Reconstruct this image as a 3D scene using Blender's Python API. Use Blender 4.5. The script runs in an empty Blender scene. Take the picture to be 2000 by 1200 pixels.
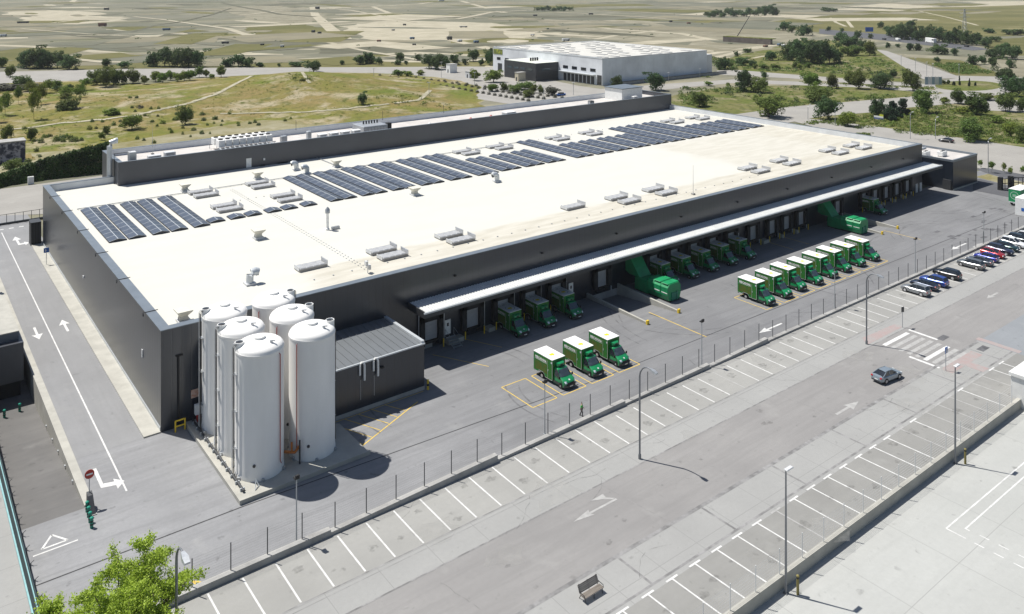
import bpy, math, random
import numpy as np
from mathutils import Vector
sc = bpy.context.scene
COL = sc.collection
R_ = random.Random(7)
# ------------------------------------------------------------------ camera, world, sun
EYE = 54.0; FPX = 1612.0; HX = 1000.0; HY = -37.0
A_ = math.atan2(3095-1000, FPX)
FW = (math.cos(A_), math.sin(A_)); RT = (math.sin(A_), -math.cos(A_))
cd = bpy.data.cameras.new("camera"); cam = bpy.data.objects.new("camera", cd); COL.objects.link(cam)
cam.location = (0, 0, EYE); cam.rotation_euler = (math.radians(90), 0, A_-math.radians(90))
cd.sensor_width = 36; cd.lens = FPX/2000*36; cd.shift_y = -(600-HY)/2000; cd.clip_start = 1; cd.clip_end = 20000
sc.camera = cam
SUN = Vector((-0.26, 0.45, 1.0)).normalized()
w = bpy.data.worlds.new("World"); sc.world = w; w.use_nodes = True
nt = w.node_tree; bg = nt.nodes["Background"]; sky = nt.nodes.new("ShaderNodeTexSky")
sky.sky_type = 'NISHITA'; sky.sun_disc = False
sky.sun_elevation = math.asin(SUN.z); sky.sun_rotation = math.atan2(SUN.x, SUN.y)
sky.air_density = 1.0; sky.dust_density = 1.0; sky.ozone_density = 1.0
nt.links.new(sky.outputs[0], bg.inputs[0]); bg.inputs[1].default_value = 0.06
ld = bpy.data.lights.new("sun", 'SUN'); ld.energy = 4.3; ld.angle = math.radians(0.5); ld.color = (1, 0.965, 0.905)
lo = bpy.data.objects.new("sun", ld); COL.objects.link(lo); lo.location = (0, 0, 200)
lo.rotation_euler = SUN.to_track_quat('Z', 'Y').to_euler()
sc.view_settings.view_transform = 'Standard'; sc.view_settings.look = 'None'; sc.view_settings.gamma = 1
sc.view_settings.exposure = 0.50
sc.cycles.max_bounces = 5; sc.cycles.diffuse_bounces = 3; sc.cycles.glossy_bounces = 2; sc.cycles.transmission_bounces = 2
sc.cycles.use_denoising = True

def G(x, y, z=0.0):
    "ground point seen at a pixel of the 2000x1200 photograph"
    d = FPX*(EYE-z)/(y-HY); u = (x-HX)/FPX
    return Vector((d*(FW[0]+u*RT[0]), d*(FW[1]+u*RT[1]), z))
def depth(p): return p[0]*FW[0]+p[1]*FW[1]
ORD = "zeroth first second third fourth fifth sixth seventh eighth ninth tenth eleventh twelfth thirteenth fourteenth fifteenth sixteenth seventeenth eighteenth nineteenth twentieth".split()
TENS = {2: "twenty", 3: "thirty", 4: "forty", 5: "fifty", 6: "sixty", 7: "seventy", 8: "eighty", 9: "ninety"}
def ordn(n):
    if n <= 20: return ORD[n]
    if n % 10 == 0: return TENS[n//10][:-1]+"ieth"
    return TENS[n//10]+"-"+ORD[n % 10]

# ------------------------------------------------------------------ materials
MATS = {}
def _node(nt, t, **k):
    n = nt.nodes.new(t)
    for a, b in k.items(): setattr(n, a, b)
    return n
def mat(name, col, rough=.6, metal=0., var=0., scale=1., col2=None, bump=0., bscale=None, spec=.5, coat=0., pos=False, stretch=(1, 1, 1), alpha=None, transl=0., rnd=0., detail=6., lo=.35, hi=.65):
    if name in MATS: return MATS[name]
    m = bpy.data.materials.new(name); m.use_nodes = True; nt = m.node_tree; L = nt.links
    b = nt.nodes["Principled BSDF"]; b.inputs["Roughness"].default_value = rough; b.inputs["Metallic"].default_value = metal
    b.inputs["Specular IOR Level"].default_value = spec; b.inputs["Coat Weight"].default_value = coat
    b.inputs["Base Color"].default_value = (*col, 1)
    src = None
    if var or col2 or bump or rnd:
        if pos: co = _node(nt, "ShaderNodeNewGeometry").outputs["Position"]
        else: co = _node(nt, "ShaderNodeTexCoord").outputs["Object"]
        mp = _node(nt, "ShaderNodeMapping"); mp.inputs["Scale"].default_value = stretch; L.new(co, mp.inputs[0])
        nz = _node(nt, "ShaderNodeTexNoise"); nz.inputs["Scale"].default_value = scale; nz.inputs["Detail"].default_value = detail; nz.inputs["Roughness"].default_value = .6
        L.new(mp.outputs[0], nz.inputs["Vector"])
        mr = _node(nt, "ShaderNodeMapRange"); mr.inputs[1].default_value = lo; mr.inputs[2].default_value = hi
        L.new(nz.outputs["Fac"], mr.inputs[0])
        mx = _node(nt, "ShaderNodeMix", data_type='RGBA')
        c2 = col2 or tuple(c*(1-var) for c in col); c1 = col if col2 else tuple(min(1, c*(1+var)) for c in col)
        mx.inputs[6].default_value = (*c2, 1); mx.inputs[7].default_value = (*c1, 1); L.new(mr.outputs[0], mx.inputs[0])
        src = mx.outputs[2]
        if rnd:
            oi = _node(nt, "ShaderNodeObjectInfo"); hs = _node(nt, "ShaderNodeHueSaturation")
            r1 = _node(nt, "ShaderNodeMapRange"); r1.inputs[3].default_value = .5-rnd*.12; r1.inputs[4].default_value = .5+rnd*.12
            r2 = _node(nt, "ShaderNodeMapRange"); r2.inputs[3].default_value = 1-rnd; r2.inputs[4].default_value = 1+rnd
            ml = _node(nt, "ShaderNodeMath", operation='FRACT'); mm = _node(nt, "ShaderNodeMath", operation='MULTIPLY'); mm.inputs[1].default_value = 7.31
            L.new(oi.outputs["Random"], r1.inputs[0]); L.new(oi.outputs["Random"], mm.inputs[0]); L.new(mm.outputs[0], ml.inputs[0]); L.new(ml.outputs[0], r2.inputs[0])
            L.new(r1.outputs[0], hs.inputs["Hue"]); L.new(r2.outputs[0], hs.inputs["Value"]); L.new(src, hs.inputs["Color"]); src = hs.outputs[0]
        L.new(src, b.inputs["Base Color"])
        if bump:
            n2 = _node(nt, "ShaderNodeTexNoise"); n2.inputs["Scale"].default_value = bscale or scale*6; n2.inputs["Detail"].default_value = 4
            L.new(mp.outputs[0], n2.inputs["Vector"]); bp = _node(nt, "ShaderNodeBump"); bp.inputs["Strength"].default_value = bump; bp.inputs["Distance"].default_value = .05
            L.new(n2.outputs["Fac"], bp.inputs["Height"]); L.new(bp.outputs[0], b.inputs["Normal"])
    if transl:
        tr = _node(nt, "ShaderNodeBsdfTranslucent"); tr.inputs[0].default_value = (*[min(1, c*1.6) for c in col], 1)
        if src: L.new(src, tr.inputs[0])
        ms = _node(nt, "ShaderNodeMixShader"); ms.inputs[0].default_value = transl
        L.new(b.outputs[0], ms.inputs[1]); L.new(tr.outputs[0], ms.inputs[2]); L.new(ms.outputs[0], nt.nodes["Material Output"].inputs[0])
    MATS[name] = m
    return m
def paving(name, ca, cb, cstain=None, streak=.5, joint=0, axis=0, rough=.85, jdark=.8, fade=None):
    "weathered concrete or asphalt: blotches, tyre streaks along x, speckle, faint joints"
    m = bpy.data.materials.new(name); m.use_nodes = True; nt = m.node_tree; L = nt.links
    b = nt.nodes["Principled BSDF"]; b.inputs["Roughness"].default_value = rough; b.inputs["Specular IOR Level"].default_value = .3
    co = _node(nt, "ShaderNodeNewGeometry").outputs["Position"]
    def noise(sc_, st, det=5, lo=.35, hi=.65, rough_=.6):
        mp = _node(nt, "ShaderNodeMapping"); mp.inputs["Scale"].default_value = st; L.new(co, mp.inputs[0])
        n = _node(nt, "ShaderNodeTexNoise"); n.inputs["Scale"].default_value = sc_; n.inputs["Distortion"].default_value = .9 if st[0] != st[1] else .2; n.inputs["Detail"].default_value = det; n.inputs["Roughness"].default_value = rough_
        L.new(mp.outputs[0], n.inputs["Vector"]); r = _node(nt, "ShaderNodeMapRange"); r.inputs[1].default_value = lo; r.inputs[2].default_value = hi
        L.new(n.outputs["Fac"], r.inputs[0]); return r.outputs[0]
    def mix(f, a, bb):
        x = _node(nt, "ShaderNodeMix", data_type='RGBA')
        if isinstance(f, float): x.inputs[0].default_value = f
        else: L.new(f, x.inputs[0])
        for i, v in ((6, a), (7, bb)):
            if isinstance(v, tuple): x.inputs[i].default_value = (*v, 1)
            else: L.new(v, x.inputs[i])
        return x.outputs[2]
    c = mix(noise(.09, (1, 1, 1), 6), ca, cb)
    stv = (.12, 1.6, 1) if axis == 0 else (1.6, .12, 1)
    dark = tuple(x*(1-.28*streak) for x in cb); s = noise(.55, stv, 4, .42, .75)
    sm = _node(nt, "ShaderNodeMath", operation='MULTIPLY'); L.new(s, sm.inputs[0]); sm.inputs[1].default_value = streak; c = mix(sm.outputs[0], c, dark)
    if cstain:
        st = noise(.23, (1, 1, 1), 3, .6, .8); s2 = _node(nt, "ShaderNodeMath", operation='MULTIPLY'); L.new(st, s2.inputs[0]); s2.inputs[1].default_value = .6; c = mix(s2.outputs[0], c, cstain)
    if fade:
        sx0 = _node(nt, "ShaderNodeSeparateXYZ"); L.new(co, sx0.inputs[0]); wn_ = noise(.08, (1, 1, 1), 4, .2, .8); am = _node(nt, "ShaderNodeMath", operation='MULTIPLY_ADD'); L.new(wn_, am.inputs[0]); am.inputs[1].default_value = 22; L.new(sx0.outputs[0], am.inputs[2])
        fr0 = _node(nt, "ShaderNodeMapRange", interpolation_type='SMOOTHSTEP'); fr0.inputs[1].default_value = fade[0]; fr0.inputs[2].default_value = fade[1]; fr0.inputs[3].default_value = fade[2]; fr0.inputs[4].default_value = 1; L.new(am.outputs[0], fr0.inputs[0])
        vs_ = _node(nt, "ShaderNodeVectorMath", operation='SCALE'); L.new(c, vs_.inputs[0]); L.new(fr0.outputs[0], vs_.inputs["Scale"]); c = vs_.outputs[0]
    spot = noise(.85, (1, 1, 1), 2, .66, .76); s4 = _node(nt, "ShaderNodeMath", operation='MULTIPLY'); L.new(spot, s4.inputs[0]); s4.inputs[1].default_value = .45; c = mix(s4.outputs[0], c, tuple(x*.5 for x in cb))
    sp = noise(2.4, (1, 1, 1), 3, .3, .7); s3 = _node(nt, "ShaderNodeMath", operation='MULTIPLY'); L.new(sp, s3.inputs[0]); s3.inputs[1].default_value = .22; c = mix(s3.outputs[0], c, tuple(x*.72 for x in ca))
    if joint:
        sx = _node(nt, "ShaderNodeSeparateXYZ"); L.new(co, sx.inputs[0]); tot = None
        for i in (0, 1):
            d = _node(nt, "ShaderNodeMath", operation='DIVIDE'); L.new(sx.outputs[i], d.inputs[0]); d.inputs[1].default_value = joint
            f_ = _node(nt, "ShaderNodeMath", operation='FRACT'); L.new(d.outputs[0], f_.inputs[0])
            lt = _node(nt, "ShaderNodeMath", operation='LESS_THAN'); L.new(f_.outputs[0], lt.inputs[0]); lt.inputs[1].default_value = .07/joint
            if tot is None: tot = lt.outputs[0]
            else:
                mxn = _node(nt, "ShaderNodeMath", operation='MAXIMUM'); L.new(tot, mxn.inputs[0]); L.new(lt.outputs[0], mxn.inputs[1]); tot = mxn.outputs[0]
        jm = _node(nt, "ShaderNodeMath", operation='MULTIPLY'); L.new(tot, jm.inputs[0]); jm.inputs[1].default_value = .8; c = mix(jm.outputs[0], c, tuple(x*jdark for x in cb))
    L.new(c, b.inputs["Base Color"]); MATS[name] = m
    return m
def cladding(name, col, pitch=1.0, rough=.42, metal=.35, strength=.35, lowv=.85, spec=.5):
    "ribbed metal sheet; ribs run up the wall"
    m = bpy.data.materials.new(name); m.use_nodes = True; nt = m.node_tree; L = nt.links
    b = nt.nodes["Principled BSDF"]; b.inputs["Roughness"].default_value = rough; b.inputs["Metallic"].default_value = metal
    g = _node(nt, "ShaderNodeNewGeometry"); dp = _node(nt, "ShaderNodeVectorMath", operation='DOT_PRODUCT'); dp.inputs[1].default_value = (1, 1, 0); L.new(g.outputs["Position"], dp.inputs[0])
    dv = _node(nt, "ShaderNodeMath", operation='DIVIDE'); L.new(dp.outputs["Value"], dv.inputs[0]); dv.inputs[1].default_value = pitch
    fr = _node(nt, "ShaderNodeMath", operation='FRACT'); L.new(dv.outputs[0], fr.inputs[0])
    pp = _node(nt, "ShaderNodeMath", operation='PINGPONG'); L.new(fr.outputs[0], pp.inputs[0]); pp.inputs[1].default_value = .5
    mr = _node(nt, "ShaderNodeMapRange"); mr.inputs[1].default_value = .02; mr.inputs[2].default_value = .10; L.new(pp.outputs[0], mr.inputs[0])
    n = _node(nt, "ShaderNodeTexNoise"); n.inputs["Scale"].default_value = .12; n.inputs["Detail"].default_value = 5; L.new(g.outputs["Position"], n.inputs["Vector"])
    r = _node(nt, "ShaderNodeMapRange"); r.inputs[1].default_value = .3; r.inputs[2].default_value = .7; r.inputs[3].default_value = .85; r.inputs[4].default_value = 1.15; L.new(n.outputs["Fac"], r.inputs[0])
    r2 = _node(nt, "ShaderNodeMapRange"); r2.inputs[3].default_value = lowv; b.inputs['Specular IOR Level'].default_value = spec; r2.inputs[4].default_value = 1; L.new(mr.outputs[0], r2.inputs[0])
    mu = _node(nt, "ShaderNodeMath", operation='MULTIPLY'); L.new(r.outputs[0], mu.inputs[0]); L.new(r2.outputs[0], mu.inputs[1])
    vm = _node(nt, "ShaderNodeVectorMath", operation='SCALE'); vm.inputs[0].default_value = col; L.new(mu.outputs[0], vm.inputs["Scale"]); L.new(vm.outputs[0], b.inputs["Base Color"])
    bp = _node(nt, "ShaderNodeBump"); bp.inputs["Strength"].default_value = strength; bp.inputs["Distance"].default_value = .03; L.new(mr.outputs[0], bp.inputs["Height"]); L.new(bp.outputs[0], b.inputs["Normal"])
    MATS[name] = m
    return m

WHITE = mat("white paint", (.78, .78, .76), .55, var=.06, scale=2)
LINE = mat("road line paint", (.58, .58, .565), .75, var=.14, scale=1.3, pos=True)
LINEWORN = mat("worn road paint", (.39, .388, .376), .8, col2=(.305, .30, .292), scale=1.6, pos=True)
YELLOW = mat("yellow line paint", (.62, .43, .08), .75, var=.12, scale=2, pos=True)
YELSAFE = mat("yellow safety paint", (.75, .52, .03), .5, var=.08, scale=4)
DARK = cladding("charcoal cladding", (.012, .018, .029), 1.1, .28, .0, .22, .80, .85)
DARKB = cladding("charcoal roofline cladding", (.062, .067, .080), .33, .38, .0, .2, .92, .6)
CAP = mat("grey parapet flashing", (.20, .23, .26), .4, .4, var=.08, scale=.6)
TRIM = mat("pale metal trim", (.55, .58, .60), .4, .3, var=.05, scale=1)
BLACK = mat("black rubber", (.012, .012, .013), .7, var=.2, scale=4)
DKGREY = mat("dark grey metal", (.05, .053, .058), .5, .3, var=.15, scale=3)
GREY = mat("galvanised steel", (.42, .44, .46), .45, .55, var=.1, scale=3)
LTGREY = mat("light grey coated metal", (.60, .61, .62), .45, .1, var=.07, scale=2)
CONC = mat("pale concrete", (.385, .375, .335), .9, var=.10, scale=.5, bump=.1, pos=True)
CONCG = mat("grey concrete", (.34, .335, .32), .9, var=.16, scale=.45, bump=.12, pos=True)
RED = mat("red paint", (.42, .03, .02), .5, var=.1, scale=3)
BLUE = mat("blue sign paint", (.02, .12, .42), .45, var=.05, scale=5)
GLASS = mat("dark glass", (.018, .022, .028), .06, 0, var=.2, scale=1, spec=.8)
GLASSW = mat("window glass", (.05, .07, .085), .08, 0, var=.2, scale=1, spec=.8)
GREENP = mat("green enamel", (.007, .215, .072), .32, var=.12, scale=1.2, coat=.5)
GREENB = mat("green box panel", (.005, .165, .052), .5, col2=(.030, .150, .014), scale=.7, spec=.3, lo=.45, hi=.7)
GREENC = mat("green container paint", (.008, .25, .09), .45, var=.14, scale=.8)
GREEND = mat("deep green plastic", (.01, .18, .11), .5, var=.1, scale=3)
def overlay(name, col, a, rough=.9, sc_=1.5):
    "thin see-through film for tyre marks, oil and worn patches"
    m = mat(name, col, rough, var=.3, scale=sc_, pos=True); nt = m.node_tree; b = nt.nodes["Principled BSDF"]; g = _node(nt, "ShaderNodeNewGeometry"); n = _node(nt, "ShaderNodeTexNoise"); n.inputs["Scale"].default_value = sc_; n.inputs["Detail"].default_value = 5
    nt.links.new(g.outputs["Position"], n.inputs["Vector"]); r = _node(nt, "ShaderNodeMapRange"); r.inputs[1].default_value = .35; r.inputs[2].default_value = .65; r.inputs[3].default_value = 0; r.inputs[4].default_value = a; nt.links.new(n.outputs["Fac"], r.inputs[0]); nt.links.new(r.outputs[0], b.inputs["Alpha"]); return m
PHOTO = mat("printed vegetable panel", (.022, .120, .010), .55, col2=(.085, .105, .008), scale=1.5, lo=.4, hi=.72)
ROOFW = None

# ------------------------------------------------------------------ mesh collecting
class MB:
    def __init__(s): s.v = []; s.f = []
    def add(s, vs, fs):
        n = len(s.v); s.v += [tuple(p) for p in vs]; s.f += [tuple(i+n for i in f) for f in fs]; return s
    def box(s, x0, x1, y0, y1, z0, z1, ch=0.):
        if not ch:
            return s.add([(x0, y0, z0), (x1, y0, z0), (x1, y1, z0), (x0, y1, z0), (x0, y0, z1), (x1, y0, z1), (x1, y1, z1), (x0, y1, z1)],
                         [(3, 2, 1, 0), (4, 5, 6, 7), (0, 1, 5, 4), (1, 2, 6, 5), (2, 3, 7, 6), (3, 0, 4, 7)])
        c = ch; return s.add([(x0, y0, z0), (x1, y0, z0), (x1, y1, z0), (x0, y1, z0), (x0, y0, z1-c), (x1, y0, z1-c), (x1, y1, z1-c), (x0, y1, z1-c), (x0+c, y0+c, z1), (x1-c, y0+c, z1), (x1-c, y1-c, z1), (x0+c, y1-c, z1)],
                         [(3, 2, 1, 0), (8, 9, 10, 11), (0, 1, 5, 4), (1, 2, 6, 5), (2, 3, 7, 6), (3, 0, 4, 7), (4, 5, 9, 8), (5, 6, 10, 9), (6, 7, 11, 10), (7, 4, 8, 11)])
    def quad(s, *p): return s.add(p, [tuple(range(len(p)))])
    def flat(s, pts, z): return s.add([(x, y, z) for x, y in pts], [tuple(range(len(pts)))])
    def line(s, x0, y0, x1, y1, wd, z):
        dx, dy = x1-x0, y1-y0; l = math.hypot(dx, dy); nx, ny = -dy/l*wd/2, dx/l*wd/2
        return s.flat([(x0-nx, y0-ny), (x1-nx, y1-ny), (x1+nx, y1+ny), (x0+nx, y0+ny)], z)
    def prism(s, pts, z0, z1):
        n = len(pts); return s.add([(x, y, z0) for x, y in pts]+[(x, y, z1) for x, y in pts],
            [tuple(range(n-1, -1, -1)), tuple(range(n, 2*n))]+[(i, (i+1) % n, n+(i+1) % n, n+i) for i in range(n)])
    def yzprism(s, pts, x0, x1):
        n = len(pts); return s.add([(x0, y, z) for y, z in pts]+[(x1, y, z) for y, z in pts],
            [tuple(range(n)), tuple(range(2*n-1, n-1, -1))]+[(i, n+i, n+(i+1) % n, (i+1) % n) for i in range(n)])
    def tube(s, pts, r, n=8, r2=None):
        pts = [Vector(p) for p in pts]; base = len(s.v); m = len(pts)
        for k, p in enumerate(pts):
            t = (pts[min(k+1, m-1)]-pts[max(k-1, 0)]).normalized()
            a = Vector((0, 0, 1)) if abs(t.z) < .9 else Vector((1, 0, 0)); u = t.cross(a).normalized(); v = t.cross(u)
            rr = r if r2 is None else r+(r2-r)*k/(m-1)
            for i in range(n):
                q = 2*math.pi*i/n; s.v.append(tuple(p+u*math.cos(q)*rr+v*math.sin(q)*rr))
        for k in range(m-1):
            for i in range(n): s.f.append((base+k*n+i, base+k*n+(i+1) % n, base+(k+1)*n+(i+1) % n, base+(k+1)*n+i))
        s.f.append(tuple(base+i for i in range(n-1, -1, -1))); s.f.append(tuple(base+(m-1)*n+i for i in range(n))); return s
    def lathe(s, prof, c=(0, 0, 0), n=24, axis='z'):
        base = len(s.v); m = len(prof)
        for r, h in prof:
            for i in range(n):
                q = 2*math.pi*i/n; a, b = r*math.cos(q), r*math.sin(q)
                p = (a, b, h) if axis == 'z' else ((h, a, b) if axis == 'x' else (b, h, a))
                s.v.append((p[0]+c[0], p[1]+c[1], p[2]+c[2]))
        for k in range(m-1):
            for i in range(n): s.f.append((base+k*n+i, base+k*n+(i+1) % n, base+(k+1)*n+(i+1) % n, base+(k+1)*n+i))
        s.f.append(tuple(base+i for i in range(n-1, -1, -1))); s.f.append(tuple(base+(m-1)*n+i for i in range(n))); return s
    def loft(s, loops, cap=True):
        base = len(s.v); n = len(loops[0]); m = len(loops)
        for l in loops: s.v += [tuple(p) for p in l]
        for k in range(m-1):
            for i in range(n): s.f.append((base+k*n+i, base+k*n+(i+1) % n, base+(k+1)*n+(i+1) % n, base+(k+1)*n+i))
        if cap: s.f.append(tuple(base+i for i in range(n-1, -1, -1))); s.f.append(tuple(base+(m-1)*n+i for i in range(n)))
        return s
    def build(s, name, m, parent=None, smooth=None, world=True):
        me = bpy.data.meshes.new(name); vs = s.v
        if parent is not None and world:
            o = parent.location
            if parent.parent: o = o+parent.parent.location
            vs = [(a-o[0], b-o[1], c-o[2]) for a, b, c in vs]
        me.from_pydata(vs, [], s.f); me.materials.append(m)
        if smooth is not None:
            me.shade_smooth(); me.set_sharp_from_angle(angle=math.radians(smooth))
        ob = bpy.data.objects.new(name, me); COL.objects.link(ob)
        if parent is not None: ob.parent = parent
        return ob
def tag(o, label=None, cat=None, group=None, kind=None):
    for k, v in (("label", label), ("category", cat), ("group", group), ("kind", kind)):
        if v: o[k] = v
    return o
def thing(name, label, cat, loc=(0, 0, 0), group=None, rz=0.):
    o = bpy.data.objects.new(name, None); COL.objects.link(o); o.location = loc; o.rotation_euler = (0, 0, rz); o.empty_display_size = .3
    return tag(o, label, cat, group)
def struct(name, mb, m, smooth=None): return tag(mb.build(name, m, smooth=smooth), kind="structure")
def dup(o, parent=None):
    c = o.copy(); COL.objects.link(c)
    if parent is not None: c.parent = parent
    for ch in list(o.children): dup(ch, c)
    return c
def place(proto, used, loc, rz, label, scale=None, group=None):
    o = proto if not used else dup(proto)
    o.location = loc; o.rotation_euler = (0, 0, rz); o["label"] = label
    if scale: o.scale = scale
    if group: o["group"] = group
    return o
def text(s, size, m, parent, name, fn, stretch=1.):
    cu = bpy.data.curves.new("t", 'FONT'); cu.body = s; cu.size = size; cu.align_x = 'CENTER'; cu.align_y = 'CENTER'; cu.resolution_u = 2; cu.offset = .022
    ob = bpy.data.objects.new("t", cu); COL.objects.link(ob); bpy.context.view_layer.update()
    me = bpy.data.meshes.new_from_object(ob.evaluated_get(bpy.context.evaluated_depsgraph_get()))
    bpy.data.objects.remove(ob)
    for v in me.vertices: v.co = fn(v.co.x*stretch, v.co.y)
    me.materials.clear(); me.materials.append(m); me.name = name
    o = bpy.data.objects.new(name, me); COL.objects.link(o); o.parent = parent
    return o
def sheet(name, x0, x1, y0, y1, z, m, holes=()):
    xs = sorted({x0, x1, *[min(max(h[i], x0), x1) for h in holes for i in (0, 1)]}); ys = sorted({y0, y1, *[min(max(h[i], y0), y1) for h in holes for i in (2, 3)]})
    mb = MB()
    for a, b in zip(xs, xs[1:]):
        for c, d in zip(ys, ys[1:]):
            mx, my = (a+b)/2, (c+d)/2
            if any(h[0] < mx < h[1] and h[2] < my < h[3] for h in holes): continue
            mb.flat([(a, c), (b, c), (b, d), (a, d)], z)
    return struct(name, mb, m)
from mathutils import noise as mn
# ------------------------------------------------------------------ ground and roads
LEFTY = (10.9, 16.9, 93.7, 190); PIT1 = (96.2, 103.2, 90.2, 103.8); PIT2 = (169.9, 176.0, 91.6, 103.8); LOWR = (-80, 131, -200, 44.2)
HOLES = [LEFTY, PIT1, PIT2, LOWR]
def plain_mat():
    m = bpy.data.materials.new("dry plain"); m.use_nodes = True; nt = m.node_tree; L = nt.links; b = nt.nodes["Principled BSDF"]; b.inputs["Roughness"].default_value = .95; b.inputs["Specular IOR Level"].default_value = .1
    co = _node(nt, "ShaderNodeNewGeometry").outputs["Position"]
    mp = _node(nt, "ShaderNodeMapping"); mp.inputs["Rotation"].default_value = (0, 0, -(A_-math.radians(90)) if False else math.radians(37.6)); mp.inputs["Scale"].default_value = (.55, 1.9, 1); L.new(co, mp.inputs[0])
    def nz(s, lo, hi, det=6, dist=0.):
        n = _node(nt, "ShaderNodeTexNoise"); n.inputs["Scale"].default_value = s; n.inputs["Detail"].default_value = det; n.inputs["Distortion"].default_value = dist; L.new(mp.outputs[0], n.inputs["Vector"])
        r = _node(nt, "ShaderNodeMapRange"); r.inputs[1].default_value = lo; r.inputs[2].default_value = hi; L.new(n.outputs["Fac"], r.inputs[0]); return r.outputs[0]
    def mix(f, a, c):
        x = _node(nt, "ShaderNodeMix", data_type='RGBA'); L.new(f, x.inputs[0])
        for i, v in ((6, a), (7, c)):
            if isinstance(v, tuple): x.inputs[i].default_value = (*v, 1)
            else: L.new(v, x.inputs[i])
        return x.outputs[2]
    c = mix(nz(.0045, .40, .60, 8, .4), (.145, .146, .102), (.188, .184, .142))
    c = mix(nz(.006, .48, .60, 8, 1.4), c, (.285, .262, .185))
    c = mix(nz(.0085, .53, .66, 7, 1.0), c, (.098, .108, .05))
    c = mix(nz(.012, .61, .67, 5, .9), c, (.34, .315, .24))
    c = mix(nz(.06, .35, .7, 6), c, (.145, .142, .105))
    f = nz(.9, .5, .8, 4); ml = _node(nt, "ShaderNodeMath", operation='MULTIPLY'); L.new(f, ml.inputs[0]); ml.inputs[1].default_value = .35
    c = mix(ml.outputs[0], c, (.10, .095, .06))
    L.new(c, b.inputs["Base Color"]); return m
GRASS = mat("meadow grass", (.185, .165, .035), .95, col2=(.10, .115, .022), scale=.055, bump=.5, bscale=1.5, spec=.1, pos=True, detail=9, lo=.4, hi=.6)
def grass_mat(name, cols, s=.05):
    m = bpy.data.materials.new(name); m.use_nodes = True; nt = m.node_tree; L = nt.links; b = nt.nodes["Principled BSDF"]; b.inputs["Roughness"].default_value = .95; b.inputs["Specular IOR Level"].default_value = .1
    co = _node(nt, "ShaderNodeNewGeometry").outputs["Position"]; c = None
    for i, e in enumerate(cols):
        if i == 0: c = e; continue
        col, sc_, lo, hi = e
        n = _node(nt, "ShaderNodeTexNoise"); n.inputs["Scale"].default_value = sc_; n.inputs["Detail"].default_value = 7; n.inputs["Distortion"].default_value = .3; n.inputs["Roughness"].default_value = .65
        mp = _node(nt, "ShaderNodeMapping"); mp.inputs["Location"].default_value = (i*37, i*11, 0); L.new(co, mp.inputs[0]); L.new(mp.outputs[0], n.inputs["Vector"])
        r = _node(nt, "ShaderNodeMapRange"); r.inputs[1].default_value = lo; r.inputs[2].default_value = hi; L.new(n.outputs["Fac"], r.inputs[0])
        x = _node(nt, "ShaderNodeMix", data_type='RGBA'); L.new(r.outputs[0], x.inputs[0])
        if isinstance(c, tuple): x.inputs[6].default_value = (*c, 1)
        else: L.new(c, x.inputs[6])
        x.inputs[7].default_value = (*col, 1); c = x.outputs[2]
    L.new(c, b.inputs["Base Color"])
    n = _node(nt, "ShaderNodeTexNoise"); n.inputs["Scale"].default_value = 1.2; n.inputs["Detail"].default_value = 5; L.new(co, n.inputs["Vector"]); bp = _node(nt, "ShaderNodeBump"); bp.inputs["Distance"].default_value = .4; bp.inputs["Strength"].default_value = .7; L.new(n.outputs["Fac"], bp.inputs["Height"]); L.new(bp.outputs[0], b.inputs["Normal"])
    return m
MEADOW = grass_mat("spring meadow", [(.172, .160, .040), ((.118, .145, .026), .028, .43, .60), ((.215, .168, .068), .035, .44, .60), ((.33, .285, .19), .06, .50, .63), ((.085, .095, .025), .22, .52, .68), ((.09, .09, .025), .7, .52, .75)])
SCRUB = grass_mat("rough scrubland", [(.150, .145, .055), ((.100, .125, .026), .05, .42, .60), ((.235, .205, .125), .06, .50, .64), ((.055, .07, .018), .4, .48, .66)])
DIRT = grass_mat("bare pale earth", [(.255, .238, .175), ((.19, .176, .125), .03, .4, .6), ((.33, .305, .235), .06, .55, .7)])
BANK = grass_mat("stony bank earth", [(.27, .25, .165), ((.185, .165, .07), .05, .42, .6), ((.34, .31, .23), .09, .55, .7), ((.10, .11, .03), .3, .62, .75)])
OLIVE = grass_mat("olive hillside", [(.145, .135, .055), ((.105, .105, .04), .008, .42, .6), ((.20, .18, .09), .015, .56, .7)])
TRACK = grass_mat("pale dirt track", [(.41, .375, .285), ((.33, .302, .225), .05, .4, .6)])
PATHM = grass_mat("worn meadow path", [(.40, .37, .28), ((.30, .28, .20), .2, .4, .6)])
DKF = grass_mat("dark turned earth", [(.095, .094, .066), ((.13, .128, .09), .03, .4, .6)])
GREYF = grass_mat("grey fallow", [(.122, .126, .092), ((.155, .154, .115), .02, .4, .6)])
SANDF = grass_mat("sandy earth", [(.225, .205, .140), ((.185, .172, .122), .02, .4, .6)])
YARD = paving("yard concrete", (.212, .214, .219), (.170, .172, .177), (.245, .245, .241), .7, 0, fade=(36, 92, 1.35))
RAMP = paving("access road concrete", (.262, .264, .268), (.220, .222, .226), (.31, .308, .30), .4, 0, 1)
LOT = paving("car park concrete", (.325, .322, .305), (.272, .270, .256), (.235, .235, .222), .25, 0)
STREET = paving("street asphalt", (.272, .265, .258), (.234, .228, .223), (.325, .32, .308), .6, 0)
LOT2 = paving("mottled parking concrete", (.275, .272, .258), (.222, .220, .208), (.33, .328, .312), .3, 0)
PAV = paving("pavement concrete", (.322, .322, .312), (.285, .285, .277), (.27, .27, .26), .2, 5.2)
LOWY = paving("bright yard concrete", (.415, .420, .402), (.375, .380, .363), (.33, .335, .325), .35, 9.0, 0, .85, .72)
DRIVE = paving("driveway asphalt", (.25, .265, .28), (.222, .236, .25), (.30, .31, .315), .3, 0)
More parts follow.
